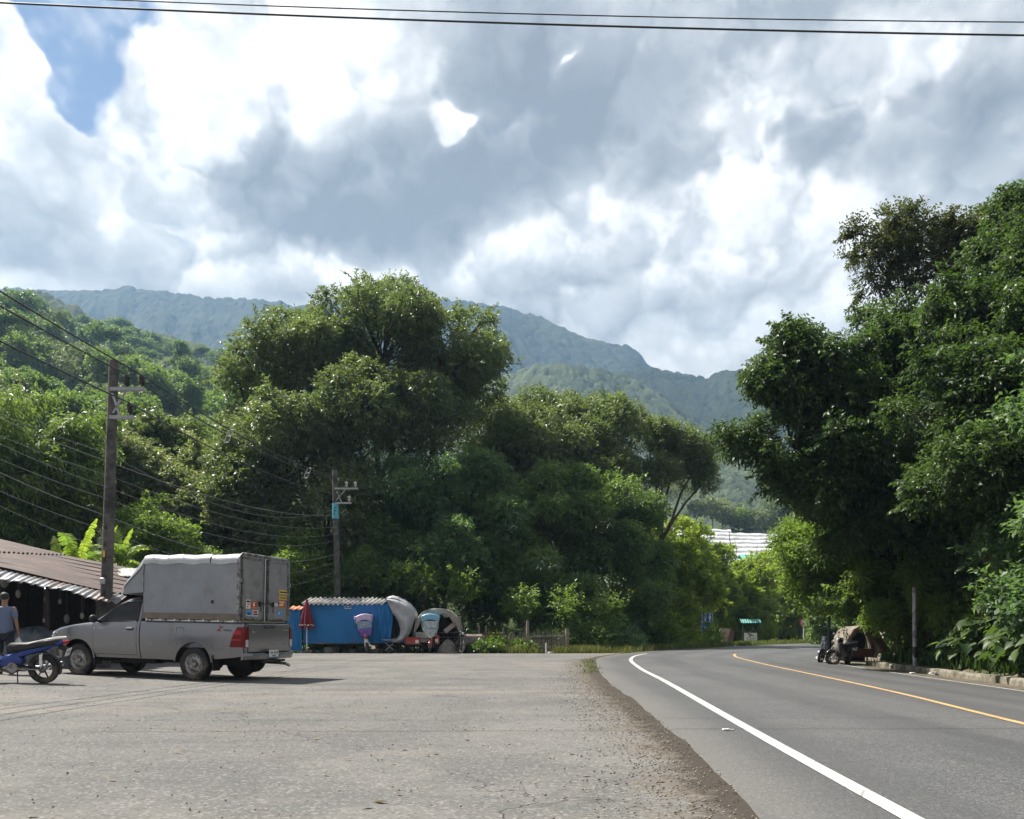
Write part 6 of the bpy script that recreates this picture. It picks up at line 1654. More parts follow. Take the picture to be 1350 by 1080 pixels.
shed = empty('market_shed', (-14, 23, gzs(-14, 23)), 0, 'low open-fronted market shed under a rusty corrugated roof', 'shed'); SM_ = Matrix.Translation(-Vector(shed.location))
for k in range(7):     # roof sheets, corrugations running down to the eave
    m = MB(); m.M = SM_; ya, yb_ = SY - .25 + k * .92, SY - .25 + (k + 1) * .92 + .06; yy = np.linspace(ya, yb_, 40)
    for (xa, xb, dz_) in ((-19.5, -15.28, .045), (-15.35, SX + R.uniform(-.1, .35), 0)):
        m.grid([[(x, y, rz_(x, y) + dz_ + .004 * k + .035 * math.sin(y * 2 * math.pi / .23) + .02 * math.sin(x * 1.3 + k)) for y in yy] for x in np.linspace(xa, xb, 9)])
    m.build('roof_sheet', M_rust, shed)
m = MB(); m.M = SM_     # ragged grey strip of sheet along the near rake
xx = np.linspace(-19, SX + .55, 500)
m.grid([[(x, SY - .22 - .55 * q, rz_(x, SY) - .03 - .20 * q - (.03 * math.sin(x * 2.3) + .02 * math.sin(x * 5.7) + .02 * math.sin(x * 23)) * q + .014 * math.sin(x * 2 * math.pi / .15)) for q in (0, .35, .7, 1)] for x in xx]); m.build('eave_sheet', M_greys, shed, solid=.006)
m = MB(); m.M = SM_
for y in (SY, SY + 3.2, SY + 6.2): m.beam((-19.5, y, rz_(-19.5, y) - .09), (SX, y, rz_(SX, y) - .09), .07, .10)
for x in (-11, -13, -15, -17): m.beam((x, SY, rz_(x, SY) - .06), (x, SY + 6.3, rz_(x, SY + 6.3) - .06), .06)
m.build('roof_beam', M_wood, shed)
for x, y in ((SX - .1, SY), (-12.3, SY + .1), (-14.2, SY), (-16.4, SY), (-10.8, SY + 3.1), (-10.9, SY + 6)): m = MB(); m.M = SM_; m.beam((x, y, gzs(x, y) - .05), (x, y, rz_(x, y) - .1), .09); m.build('shed_post', M_wood, shed)
m = MB(); m.M = SM_
for x0 in np.arange(-19, -10.9, .35): m.box((x0 + .17, SY + 6.25 + .02 * math.sin(x0 * 9), 1.5), (.37, .03, 2.9))
m.build('back_wall', M_wood, shed); m = MB(); m.M = SM_
for y0 in np.arange(SY + 2.6, SY + 6.2, .35): m.box((-10.85, y0, 1.2), (.03, .352, 2.0))
m.build('end_wall', M_wood, shed); m = MB(); m.M = SM_; m.box((-17.5, SY + 3.4, 1.5), (.05, 5.5, 2.9)); m.build('partition', M_wood, shed)
# goods in the shade
tz = lambda x: gzs(x, 21.5)
for k, (x, y, w_) in enumerate(((-12.2, 22.6, 1.8), (-14.3, 22.4, 1.8))):
    tb = empty('market_table', (x, y, tz(x)), 0, ('plank table in the shade near the power pole end of the shed', 'plank table deeper in the shed behind the standing person')[k], 'table'); m = MB(); m.box((0, 0, .74), (w_, .8, .05)); m.build('table_top', M_woodl if k == 0 else M_wood, tb)
    for a in (-1, 1):
        for b_ in (-1, 1): m = MB(); m.beam((a * w_ * .45, b_ * .33, 0), (a * w_ * .45, b_ * .33, .72), .06); m.build('leg', M_wood, tb)
    for q in range(4):
        m = MB(); m.box((-w_ * .38 + q * w_ * .25, .0, .86), (.3, .42, .18), bev=.02); o = m.build('goods_box', mat(f'box_{k}{q}', [(.18, .15, .10), (.10, .11, .13), (.22, .20, .18), (.06, .09, .07)][q], .8), None, (x, y, tz(x))); tag(o, f"{('tan', 'slate', 'pale', 'dark green')[q]} box on the shed's {('near', 'deeper')[k]} plank table", 'box')
m = MB(); rows = []
for a in np.linspace(0, 2 * math.pi, 22)[:-1]:
    rows.append([(1.25 * (1 - q) * math.cos(a) * (1 + .12 * math.sin(5 * a)) + .0, .75 * (1 - q) * math.sin(a), .95 * (1 - (1 - q) ** 2.2) * (1 + .12 * math.sin(7 * a + q * 4)) + .0) for q in np.linspace(0, 1, 8)])
rows.append(rows[0]); m.grid(rows); o = m.build('covered_heap', mat('dark_sheet', (.055, .065, .075), .5, var=.3, bump=.5, bscale=8), None, (P(46, 0, 20.3).x, 20.3, tz(-12))); tag(o, 'heap of goods under a dark crumpled sheet beside the standing person', 'heap')
for k, (px, py, s, cc) in enumerate(((24, 783, .09, (.35, .34, .32)), (60, 790, .05, (.3, .3, .3)), (79, 793, .06, (.28, .27, .25)), (58, 818, .05, (.4, .4, .4)), (6, 765, .16, (.30, .29, .25)), (88, 816, .10, (.22, .25, .25)), (108, 812, .07, (.42, .42, .40)))):
    m = MB(); p = P(px, py, 22.2); m.ball((0, 0, 0), s, 10, 8, (.8, .6, 1.35)); m.tube([(0, 0, s), (0, 0, rz_(p.x, 22.2) - p.z - .1)], .004, 4); o = m.build('hanging_bag', mat(f'bag_{k}', cc, .7, var=.2), None, tuple(p))
    tag(o, ('light bag', 'tiny grey bag', 'small tan bag', 'small white bag', 'large pale hat-like bag', 'greenish bag', 'white bag')[k] + ' hanging from the shed roof ' + ('above the heap', 'below the bare bulb', 'near the middle post', 'low above the heap', 'above the person', 'low by the middle post', 'low near the bonnet')[k], 'bag')
p = P(60.5, 775.5, 21.6); lb_ = empty('bare_bulb', tuple(p), 0, 'small lit bare bulb under the shed roof', 'lamp'); m = MB(); m.ball((0, 0, 0), .032, 10, 8); m.build('glass_bulb', mat('lit_bulb', (1, 1, 1), emis=((.95, .97, 1), 5.0)), lb_); m = MB(); m.tube([(0, 0, .03), (0, 0, rz_(p.x, p.y) - p.z - .1)], .004, 4); m.build('flex', M_wire, lb_)
# low neighbouring roof and red awning past the pole
nb = empty('side_stall', (P(170, 0, 25).x, 25, gzs(-11, 25)), 0, 'small stall past the tall pole with pale corrugated roof and red awning', 'stall'); NM = Matrix.Translation(-Vector(nb.location))
m = MB(); m.M = NM; a_, b_ = P(150, 752, 26.5), P(196, 755, 26.5); yy = 0
m.grid([[Vector((a_.x + (b_.x + .8 - a_.x) * f, 24.4 + 2.2 * q, a_.z - .35 + .42 * q + .02 * math.sin(f * 90))) for q in (0, .5, 1)] for f in np.linspace(0, 1, 60)]); m.build('roof_sheet', mat('pale_corrugated', (.42, .42, .40), .6, .2, var=.3, scale=4), nb, solid=.008)
m = MB(); m.M = NM; m.box(((a_.x + b_.x) / 2 + .3, 25.6, 1.3), (2.0, .06, 2.3)); m.build('board_wall', mat('pale_board', (.34, .31, .27), .8, var=.2), nb)
m = MB(); m.M = NM; c1 = P(146, 779, 23.2); m.grid([[Vector((c1.x + 1.1 * f, 23.0 + .7 * q, c1.z - .32 + .28 * q + .03 * math.sin(f * 9))) for q in (0, 1)] for f in np.linspace(0, 1, 12)]); m.build('awning', mat('dark_red_cloth', (.16, .03, .03), .8, var=.2), nb, solid=.01)
for x in (a_.x + .1, b_.x + .5): m = MB(); m.M = NM; m.beam((x, 24.5, gzs(x, 24.5)), (x, 24.5, a_.z - .36), .07); m.build('stall_post', M_wood, nb)

# ------------------------------------------------------------------ stalls along the far side of the lot
YB = 39.3; sB = YB / F
def X_(px, y=YB): return (px - CX) / F * y
def Z_(py, y=YB): return CAMZ + (YH - py) / F * y
M_bluet = mat('blue_tarpaulin', (0.006, 0.165, 0.44), .48, var=.10, scale=2, bump=.5, bscale=6); M_blued = mat('blue_tarpaulin_fold', (0.010, 0.13, 0.30), .5, var=.1)
st_ = empty('tarpaulin_stall', (X_(448), YB + .8, 0), 0, 'market stall wrapped in bright blue tarpaulin under a wavy grey roof', 'stall'); TM_ = Matrix.Translation(-Vector(st_.location))


def cloth(m, x0, x1, z0, z1, y, amp, fn=None, nx=50, nz=20, seed=0):
    rows = []
    for i in range(nx):
        f = i / (nx - 1); col = []
        for j in range(nz):
            g = j / (nz - 1); x = x0 + (x1 - x0) * f; z = z0 + (z1 - z0) * g
            yy = y + amp * (math.sin(f * 31 + seed) * (1 - g) * .5 + math.sin(f * 13 + g * 5 + seed) * .6 + .3 * math.sin(g * 9 + f * 4)); 
            if fn: x, yy, z = fn(f, g, x, yy, z)
            col.append((x, yy, z))
        rows.append(col)
    m.grid(rows)


m = MB(); m.M = TM_
cloth(m, X_(400), X_(517), Z_(848), Z_(796), YB - .02, .03, lambda f, g, x, y, z: (x - (.22 * (1 - g) ** 1.2 if f > .93 else 0) * ((f - .93) / .07), y, z - (.02 * math.sin(f * 20)) * (1 - g)))
cloth(m, X_(494), X_(517.5), Z_(848), Z_(796), YB - .10, .09, lambda f, g, x, y, z: (x + (g - .5) * .15, y - .05 * f, z), nx=24, seed=4)
m.build('blue_front', M_bluet, st_)
m = MB(); m.M = TM_; cloth(m, X_(379), X_(399), Z_(858), Z_(803), YB - .15, .06, nx=20, seed=2); m.build('blue_side_cloth', M_bluet, st_)
m = MB(); m.M = TM_; m.box((X_(460), YB + .75, .45), (4.4, 1.45, .06)); m.box((X_(455), YB + 1.5, 1.4), (4.3, .03, 2.0)); m.build('platform', M_wood, st_)
for px in (400, 443, 480, 516, 528, 420, 460): m = MB(); m.M = TM_; yq = YB + (.05 if px not in (420, 460) else 1.3); m.beam((X_(px), yq, -.02), (X_(px), yq, Z_(846)), .055); m.build('stall_leg', M_wood, st_)
m = MB(); m.M = TM_
xx = np.linspace(X_(399), X_(507), 180)
m.grid([[(x + .22 * q, YB - .25 + 1.1 * q, Z_(797) + .35 * q + .055 * math.cos((x - xx[0]) / (xx[-1] - xx[0]) * 2 * math.pi * 17)) for q in (0, .33, .66, 1)] for x in xx]); m.build('wavy_roof', mat('fibre_cement_sheet', (.42, .41, .40), .8, var=.25, scale=3, dirt=(.12, .12, .11), dirtamt=.4), st_, solid=.012)
m = MB(); m.M = TM_; xx = np.linspace(X_(383), X_(400), 40); m.grid([[(x, YB - .3 + .6 * q, Z_(804) + .18 * q + .03 * math.cos(x * 22)) for q in (0, 1)] for x in xx]); m.build('orange_roof', mat('orange_tile_sheet', (.55, .20, .10), .7, var=.2), st_, solid=.012)
text('BLUE', .16, mat('pale_print', (.35, .45, .52), .6), st_, TM_ @ Matrix.Translation((X_(458.5), YB - .10, Z_(801))) @ Matrix.Rotation(math.radians(90), 4, 'X'), .002, 'print') if False else None
m = MB(); m.M = TM_
for k, (a, b_) in enumerate(((454, 457), (458, 461), (462, 463.5))): m.box(((X_(a) + X_(b_)) / 2, YB - .10, Z_(800)), (X_(b_) - X_(a), .012, .06))
m.box((X_(459), YB - .10, Z_(802.4)), (.34, .012, .05)); m.build('printed_mark', mat('pale_print', (.38, .48, .55), .6), st_)
# clutter beneath the platform
rc = random.Random(4)
for k in range(14):
    px = 386 + k * 11 + rc.uniform(-2, 2); s = rc.uniform(.12, .26); m = MB()
    if k % 3 == 0: m.ball((0, 0, s * .5), s, 10, 7, (1.1, .8, .55)); nm, ct = 'stone', 'stone'
    elif k % 3 == 1: m.box((0, 0, s * .6), (s * 2.0, s * 1.4, s * 1.2), bev=.01); nm, ct = 'storage_crate', 'crate'
    else: m.lathe([(.001, 0), (s * .7, 0), (s * .85, s * 1.3), (s * .9, s * 1.32), (s * .8, s * 1.2), (.001, s * 1.1)], n=14); nm, ct = 'bucket', 'bucket'
    cc = [(.22, .21, .19), (.09, .10, .08), (.16, .12, .09), (.10, .16, .13), (.28, .27, .25)][k % 5]
    o = m.build(nm, mat(f'clutter_{k}', cc, .8, var=.2), None, (X_(px), YB + rc.uniform(.1, .5), 0.0), rc.uniform(0, 3)); tag(o, {'stone': 'rounded stone', 'crate': 'worn crate', 'bucket': 'plastic bucket'}[ct] + ' in the shadow under the blue stall', ct, {'stone': 'stones', 'crate': 'crates', 'bucket': 'buckets'}[ct] + ' under the blue stall')

# folded red umbrella
um = empty('folded_umbrella', (X_(404.5, 38.9), 38.9, 0), 0, 'closed dark red market umbrella standing before the blue tarpaulin', 'umbrella')
m = MB(); m.cyl((0, 0, 0), (0, 0, 2.62), .028, n=10); m.build('pole', M_whitep, um)
m = MB(); rows = []
for k in range(12):
    f = k / 11; r = .03 + .30 * f ** .85 - .05 * max(0, f - .8) * 5 * .3
    rows.append([((r * (1 + .28 * f * math.cos(a * 8))) * math.cos(a), (r * (1 + .28 * f * math.cos(a * 8))) * math.sin(a), 2.64 - 1.32 * f - .07 * (1 + math.cos(a * 8 + .5)) * (f == 1)) for a in np.linspace(0, 2 * math.pi, 65)[:-1]])
m.grid(rows, closed=True); cn = m.build('canopy', mat('dark_red_canvas', (.17, .012, .025), .8, var=.15), um)
m = MB()
for k in range(7):
    a = -math.pi / 2 + (k - 3) * .42; m.box((math.cos(a) * .36, math.sin(a) * .36, 1.38 + .02 * math.sin(k * 3)), (.012, .10, .05), Matrix.Rotation(a, 3, 'Z'))
m.build('white_print', M_whitep, cn); m = MB(); m.box((0, 0, .06), (.4, .4, .12), bev=.02); m.build('foot', M_conc, um)
# draped grey plastic dome
M_gplast = mat('translucent_grey_sheet', (.40, .41, .44), .3, var=.15, scale=4, bump=.9, bscale=5)
dm = empty('draped_dome', (X_(530), YB + .8, 0), 0, 'rounded stall cover of crumpled grey plastic sheet right of the blue tarpaulin', 'stall'); DM = Matrix.Translation(-Vector(dm.location))
outer = [(511, 790), (517, 788.5), (524, 790), (532, 794), (540, 800), (546, 807), (548, 812), (546, 820), (543, 832), (537, 842), (529, 848)]
inner = [(511, 791), (514, 797), (517, 803), (520, 809), (524, 816), (527, 823), (529, 830), (528, 838), (524, 842), (514, 843), (503, 843)]
m = MB(); m.M = DM
m.grid([[Vector((X_(a[0] + (b_[0] - a[0]) * q), YB - .35 + 0.12 * math.sin(q * 9 + i) + .35 * math.sin(q * 3.1) * -.5, Z_(a[1] + (b_[1] - a[1]) * q))) for q in np.linspace(0, 1, 12)] for i, (a, b_) in enumerate(zip(outer, inner))])
m.grid([[Vector((X_(a[0]), YB - .35 + 1.6 * q, Z_(a[1]) + .15 * math.sin(q * 3.1))) for q in np.linspace(0, 1, 6)] for a in outer]); m.build('plastic_cover', M_gplast, dm, solid=.01)
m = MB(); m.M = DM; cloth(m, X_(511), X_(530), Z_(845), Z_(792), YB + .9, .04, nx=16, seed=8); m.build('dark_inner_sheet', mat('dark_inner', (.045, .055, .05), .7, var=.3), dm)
m = MB(); m.M = DM; m.box((X_(520), YB + .1, Z_(846)), (1.3, 1.0, .05)); m.build('blue_shelf', M_bluet, dm)
for a, b_ in (((505, 844), (519, 857)), ((519, 848), (508, 858)), ((527, 848), (528, 859)), ((535, 843), (536, 859))): m = MB(); m.M = DM; m.beam((X_(a[0]), YB - .1, Z_(a[1])), (X_(b_[0]), YB - .1, Z_(b_[1])), .05); m.build('leg', M_galv if a[0] < 525 else M_wood, dm)


def arched(name, x0, x1, z0, ztop, y, depth, m_, label, zfoot, valance=.35, cat='shelter', zbot=None):
    """barrel canopy on hoops, open in front, with a sagging valance"""
    xc, w_ = (x0 + x1) / 2, (x1 - x0) / 2; root = empty(name, (xc, y, 0), 0, label, cat); m = MB(); h = ztop - z0
    sec = lambda k, n=28: (w_ * math.copysign(abs(math.cos(math.pi * k / n)) ** .8, math.cos(math.pi * k / n)), z0 + h * abs(math.sin(math.pi * k / n)) ** .75)
    m.grid([[(sec(k)[0], -.1 + depth * q, sec(k)[1] + .02 * math.sin(k * 1.7 + q * 5)) for q in np.linspace(0, 1, 8)] for k in range(29)])
    m.grid([[((sec(k)[0]) * (1 - .0 * q), -.1 - .02 * math.sin(k), (sec(k)[1] - (valance * (.65 + .35 * math.sin(k * 2.2) ** 2 + .5 * abs(sec(k)[0] / w_) ** 3) * q if 3 < k < 25 else valance * q * 1.6)) ) for q in np.linspace(0, 1, 5)] for k in range(29)])
    m.build('canvas', m_, root, solid=.012)
    for q in (.02, .98):
        m = MB(); m.tube([(sec(k)[0] * .985, depth * q, sec(k)[1] - .03) for k in range(29)], .022, 6); m.build('hoop', M_wood, root)
        for s in (-1, 1): m = MB(); m.beam((s * w_ * .97, depth * q, zfoot), (s * w_ * .97, depth * q, z0 + .05), .06); m.build('post', M_wood, root)
    return root


M_canvas = mat('weathered_beige_canvas', (.33, .31, .275), .85, var=.15, scale=3, bump=.5, bscale=8, dirt=(.16, .14, .11), dirtamt=.4)
ar = arched('arched_stall', X_(546), X_(608), Z_(842), Z_(802.5), YB - .1, 2.0, M_canvas, 'barrel-roofed stall under weathered beige canvas behind the blue-hooded motorcycle', 0, .42, 'stall')
m = MB(); m.box((0, .9, .62), (2.1, 1.5, .05)); m.box((-.45, .05, .42), (.9, .05, .42)); m.build('counter', M_wood, ar)
m = MB()
for z in (.35, .55, .78, 1.0): m.box((.55, .75, z), (1.0, .04, .05))
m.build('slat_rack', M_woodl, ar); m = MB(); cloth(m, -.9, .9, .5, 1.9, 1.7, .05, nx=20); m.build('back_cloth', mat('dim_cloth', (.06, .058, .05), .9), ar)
m = MB(); m.box((-.62, -.05, .86), (.86, .4, .34), bev=.04); m.box((-.62, -.05, .60), (.86, .4, .16), bev=.02); m.build('folded_sheet', mat('pale_folded_sheet', (.36, .36, .34), .7, var=.3, scale=8, bump=.5), ar)
m = MB(); m.beam((.35, .1, 1.05), (.85, .15, 1.45), .05, .22); m.build('leaning_board', mat('pale_pink_board', (.5, .4, .36), .7), ar)
# grey cloth heap at its foot and the draped box to the right
m = MB(); rows = []
for a in np.linspace(0, 2 * math.pi, 26): rows.append([(.55 * (1 - q) ** .8 * math.cos(a) * (1 + .15 * math.sin(3 * a)), .35 * (1 - q) ** .8 * math.sin(a), .62 * q ** .6 * (1 + .15 * math.sin(4 * a))) for q in np.linspace(0, 1, 7)])
m.grid(rows); tag(m.build('cloth_heap', mat('grey_cloth', (.22, .20, .18), .9, var=.3, bump=.6), None, (X_(590, 38.8), 38.8, 0)), 'slumped heap of grey cloth at the foot of the beige arched stall', 'heap')
m = MB(); m.box((0, 0, .0), (1.2, .8, .55), bev=.10); o = m.build('draped_box', mat('dusty_pink_grey_cloth', (.22, .185, .17), .9, var=.35, scale=5, bump=.7, bscale=9), None, (X_(622), YB + .1, .66)); tag(o, 'low box draped in grey-brown cloth between arched stall and rusty frame', 'box')
m = MB()
for a in (-.5, .5): m.beam((X_(622) + a, YB + .1, 0), (X_(622) + a, YB + .1, .4), .06)
o = m.build('trestle', M_wood); tag(o, 'pair of short trestle legs under the draped box', 'trestle')
# rusty frame of table and posts, bamboo fence
M_rustf = mat('rusty_frame', (.12, .065, .045), .8, var=.3)
rf = empty('rusty_frame', (X_(652), YB, 0), 0, 'low rusty frame of two posts and a rail left of the bamboo fence', 'frame')
for a in (-.62, .62): m = MB(); m.beam((a, 0, 0), (a, 0, .95), .10); m.build('post', M_rustf, rf)
m = MB(); m.beam((-.72, 0, .93), (.72, 0, .93), .09); m.build('rail', M_rustf, rf)
for k, (px, py, w_) in enumerate(((630, 824, .10), (639.5, 825, .10), (663, 827, .09))): m = MB(); m.tube([(0, 0, 0), (.02, 0, Z_(py))], [w_ * .55, w_ * .5], 8); tag(m.build('wooden_post', M_woodl, None, (X_(px), YB + .8, 0)), ('leftmost of three pale wooden posts by the rusty frame', 'middle of three pale wooden posts by the rusty frame', 'rightmost of three pale wooden posts, next to the bamboo fence')[k], 'post')
M_bam = mat('dry_bamboo', (.20, .185, .15), .8, var=.35, scale=6); fn = empty('bamboo_fence', (X_(668), YB - .1, 0), 0, 'rough fence of upright grey bamboo sticks above the grass', 'fence'); rf_ = random.Random(12)
xs_ = X_(748) - X_(668)
for k in range(58):
    x = xs_ * (k + .5) / 58 + rf_.uniform(-.02, .02); h = (.75 + .18 * min(1, k / 20)) + rf_.uniform(-.10, .32) * (1 if k % 3 else .6); l = rf_.uniform(-.05, .05); m = MB(); m.tube([(x, rf_.uniform(-.02, .02), 0), (x + l, 0, h)], .013, 5); m.build('stick', M_bam, fn)
for z0, z1 in ((.22, .28), (.66, .86)): m = MB(); m.tube([(0, .03, z0), (xs_ * .45, .03, (z0 + z1) / 2 + .05), (xs_, .03, z1)], .02, 6); m.build('rail', M_bam, fn)
for px, h, w_ in ((695, Z_(818), .07), (747, Z_(829), .10)): m = MB(); m.tube([(X_(px) - X_(668), -.03, 0), (X_(px) - X_(668) + .02, -.03, h)], w_, 8); m.build('fence_post', M_woodl, fn)
m = MB(); m.box((0, 0, .02), (.45, .3, .10), bev=.03); tag(m.build('paper_litter', M_whitep, None, (X_(728, 38.9), 38.9, .0)), 'scrap of pale litter at the foot of the bamboo fence', 'litter')
m = MB(); m.cyl((0, 0, 0), (0, 0, .5), .04, n=8); tag(m.build('marker_stub', M_whitep, None, (X_(720, 38.9), 38.9, 0)), 'short pale stub sticking up before the bamboo fence', 'post')

# motorcycles of the stallholders
M_purple = mat('purple_sheet', (.19, .09, .42), .5, var=.3, scale=12); M_lilac = mat('lilac_sheet', (.55, .44, .68), .5, var=.15, scale=6); M_print = mat('pale_blue_print_sheet', (.22, .32, .52), .35, var=.35, scale=18); M_bluec = mat('sky_blue_sheet', (.18, .42, .62), .4, var=.1)
M_sheer = mat('clear_plastic_screen', (.40, .46, .52), .15, var=.35, scale=7, bump=.5)
yq = 38.5
mb_ = motorbike('pearl-white scooter seen from behind under a purple and lilac rain hood', (X_(484, yq) + .05, yq, .012), math.radians(97), M_pinkw, rimm=M_steel, lean=7, plate_txt='กก 52')


def hood(parent, back, top, mid, low, label_part='rain_hood'):
    """bowed rain hood: roof sheet on a bent hoop with a hanging screen; faces back (local -x) or front"""
    s = -1 if back else 1; xs0 = .15 if back else 1.12; hd = empty(label_part, (0, 0, 0)); hd.parent = parent
    m = MB(); m.grid([[(xs0 + s * (.25 - 1.0 * q) * 1, y, 1.80 + .12 * (1 - (y / .42) ** 2) - .12 * (q - .4) ** 2 + (.09 if abs(y) > .40 else 0) * (q < .2)) for y in np.linspace(-.46, .46, 11)] for q in np.linspace(0, 1, 8)]); m.grid([[(xs0 + s * (.25 + .03 * q), y * (1 - .12 * q), 1.80 + .12 * (1 - (y / .42) ** 2) - .30 * q) for y in np.linspace(-.46, .46, 11)] for q in np.linspace(0, 1, 4)])
    m.build('hood_roof', top, hd, solid=.008)
    for mt, za, zb, w0, w1 in ((mid, 1.56, 1.18, .36, .34), (low, 1.18, .80, .34, .17)):
        m = MB(); m.grid([[(xs0 + s * (.28 - .04 * q) + .02 * math.sin(y * 20), y * (w0 + (w1 - w0) * q ** 1.5), za + (zb - za) * q - (.0)) for y in np.linspace(-1, 1, 9)] for q in np.linspace(0, 1, 8)]); m.build('screen', mt, hd, solid=.006)
    m = MB(); m.tube([(xs0 + s * .27, -.40, 1.80), (xs0 + s * .27, -.39, 1.3), (xs0 + s * .27, -.28, .85), (xs0 + s * .2, 0, .76), (xs0 + s * .27, .28, .85), (xs0 + s * .27, .39, 1.3), (xs0 + s * .27, .40, 1.80)], .013, 6); m.tube([(xs0 + s * .2, 0, .76), (.9, 0, .95)], .014, 6); m.build('hood_frame', M_black if back else mat('pale_green_tube', (.45, .55, .35), .4), hd)


hood(mb_, True, M_lilac, M_print, M_purple)
m = MB(); m.ball((-.02, 0, 0), .05, 8, 6, (.3, 1.2, 1)); m.M = Matrix(); o = m.build('print_spot', SM['y'], mb_, (-.145, .02, 1.40))
mb2 = motorbike('motorcycle facing the lot under a sky-blue rain hood with clear screen, red sidecar beside it', (X_(566, yq) - .0, yq + 1.1, .012), math.radians(-88), M_redpaint, rimm=M_steel, rimkind='spoke', lean=1)
hood(mb2, False, M_bluec, M_sheer, M_sheer)
sc = empty('sidecar', (0, 0, 0)); sc.parent = mb2; m = MB(); m.box((.2, -.85, .40), (1.3, .75, .06)); m.build('sidecar_floor', M_wood, sc); m = MB(); m.box((.86, -.85, .58), (.03, .72, .34), bev=.02); m.box((.2, -1.22, .55), (1.3, .03, .30)); m.build('sidecar_panel', M_redpaint, sc); m = MB(); m.box((.885, -.66, .55), (.01, .16, .16)); m.build('white_plate', M_whitep, sc)
wheel(sc, (.1, -1.26, .24), .24, .08, M_steel, 'spoke', 1)
m = MB(); m.box((1.02, .34, .66), (.05, .20, .46), bev=.02); m.build('red_leg_guard', M_redpaint, mb2); m = MB(); m.box((1.05, .30, .62), (.012, .14, .16)); m.build('white_plate', M_whitep, mb2)
motorbike('dark motorcycle parked nose-out at the right end of the beige arched stall', (X_(600, yq) + .0, yq + .95, .012), math.radians(-75), M_blkpaint, rimm=M_steel, rimkind='spoke', lean=7, steer=18)

# ------------------------------------------------------------------ signs beyond the bend
M_signb = mat('sign_blue', (.02, .14, .50), .4); M_signw = mat('sign_white', (.80, .82, .85), .4)
ys = 60.0; gx = P(925.5, 0, ys).x; zsg = lambda py: CAMZ + (YH - py) / F * ys
rs = empty('restroom_sign', (gx, ys, 0), 0, 'blue restroom sign with two white figures over a small blue distance plate', 'road sign')
m = MB(); m.cyl((0, 0, -.1), (0, 0, zsg(807)), .045, n=10); m.build('post', M_signw, rs)
w1 = 13 / F * ys; c0 = (P(932.5, 0, ys).x - gx, -.06, zsg(814.3)); m = MB(); m.box(c0, (w1, .03, w1 * .96), bev=.01); pn = m.build('figure_panel', M_signb, rs)
m = MB(); b_ = w1 * .46
for s in (-1, 1): m.box((c0[0], c0[1] - .018, c0[2] + s * w1 * .45), (w1 * .92, .004, .025)); m.box((c0[0] + s * w1 * .47, c0[1] - .018, c0[2]), (.025, .004, w1 * .9))
for s in (-1, 1):
    cx_ = c0[0] + s * .17; z0 = c0[2]; m.ball((cx_, c0[1] - .012, z0 + .22), .055, 12, 8, (1, .3, 1))
    if s < 0: m.prism([(cx_ - .09, z0 + .15), (cx_ + .09, z0 + .15), (cx_ + .09, z0 - .05), (cx_ + .055, z0 - .05), (cx_ + .055, z0 - .27), (cx_ - .055, z0 - .27), (cx_ - .055, z0 - .05), (cx_ - .09, z0 - .05)][::-1], .01, 'XZ', c0[1] - .026)
    else: m.prism([(cx_ - .06, z0 + .15), (cx_ + .06, z0 + .15), (cx_ + .11, z0 - .08), (cx_ + .045, z0 - .08), (cx_ + .045, z0 - .27), (cx_ - .045, z0 - .27), (cx_ - .045, z0 - .08), (cx_ - .11, z0 - .08)][::-1], .01, 'XZ', c0[1] - .026)
m.build('figure', M_signw, pn)
c1 = (P(925.7, 0, ys).x - gx, -.07, zsg(826.5)); m = MB(); m.box(c1, (12.3 / F * ys, .03, 7 / F * ys), bev=.01); p2n = m.build('distance_plate', M_signb, rs)
text('300 ม.', .26, M_signw, p2n, Matrix.Translation((c1[0], c1[1] - .018, c1[2] - .0)) @ Matrix.Rotation(math.radians(90), 4, 'X'), .003, 'plate_lettering')
m = MB(); c2 = (P(918.5, 0, ys).x - gx, .03, zsg(818.8)); m.box(c2, (10 / F * ys, .03, .14), Matrix.Rotation(math.radians(-4), 3, 'Y')); m.build('arrow_plate', M_signb, rs)
# tapered striped board
yt = 70.0; m = MB(); zt = lambda py: CAMZ + (YH - py) / F * yt; tb = empty('tapered_board', (P(957, 0, yt).x, yt, 0), 0, 'weathered upright board tapering downward with a pink edge, by the roadside', 'signboard')
xr = lambda px: P(px, 0, yt).x - P(957, 0, yt).x
m.prism([(xr(948), zt(828.5)), (xr(962), zt(829)), (xr(957), zt(849)), (xr(952.5), zt(849))][::-1], .12, 'XZ', -.1); m.build('front_face', mat('faded_striped_board', (.42, .37, .33), .8, var=.3, scale=3), tb)
m = MB()
for k in range(4): m.beam((xr(950.5 + k * 3), -.115, zt(829.5)), (xr(953 + k * 1.1), -.115, zt(848.5)), .05, .012)
m.build('stripe', mat('faded_brown', (.24, .19, .16), .8), tb)
m = MB(); m.prism([(xr(962), zt(829)), (xr(963), zt(829)), (xr(958), zt(849)), (xr(957), zt(849))][::-1], .13, 'XZ', -.105); m.build('pink_edge', mat('pink_edge', (.55, .08, .25), .6), tb)
m = MB(); m.prism([(xr(963), zt(829)), (xr(967.5), zt(832)), (xr(967), zt(849)), (xr(958), zt(849))][::-1], .5, 'XZ', -.05); m.build('side_face', mat('dark_board', (.13, .10, .09), .9, var=.2), tb)
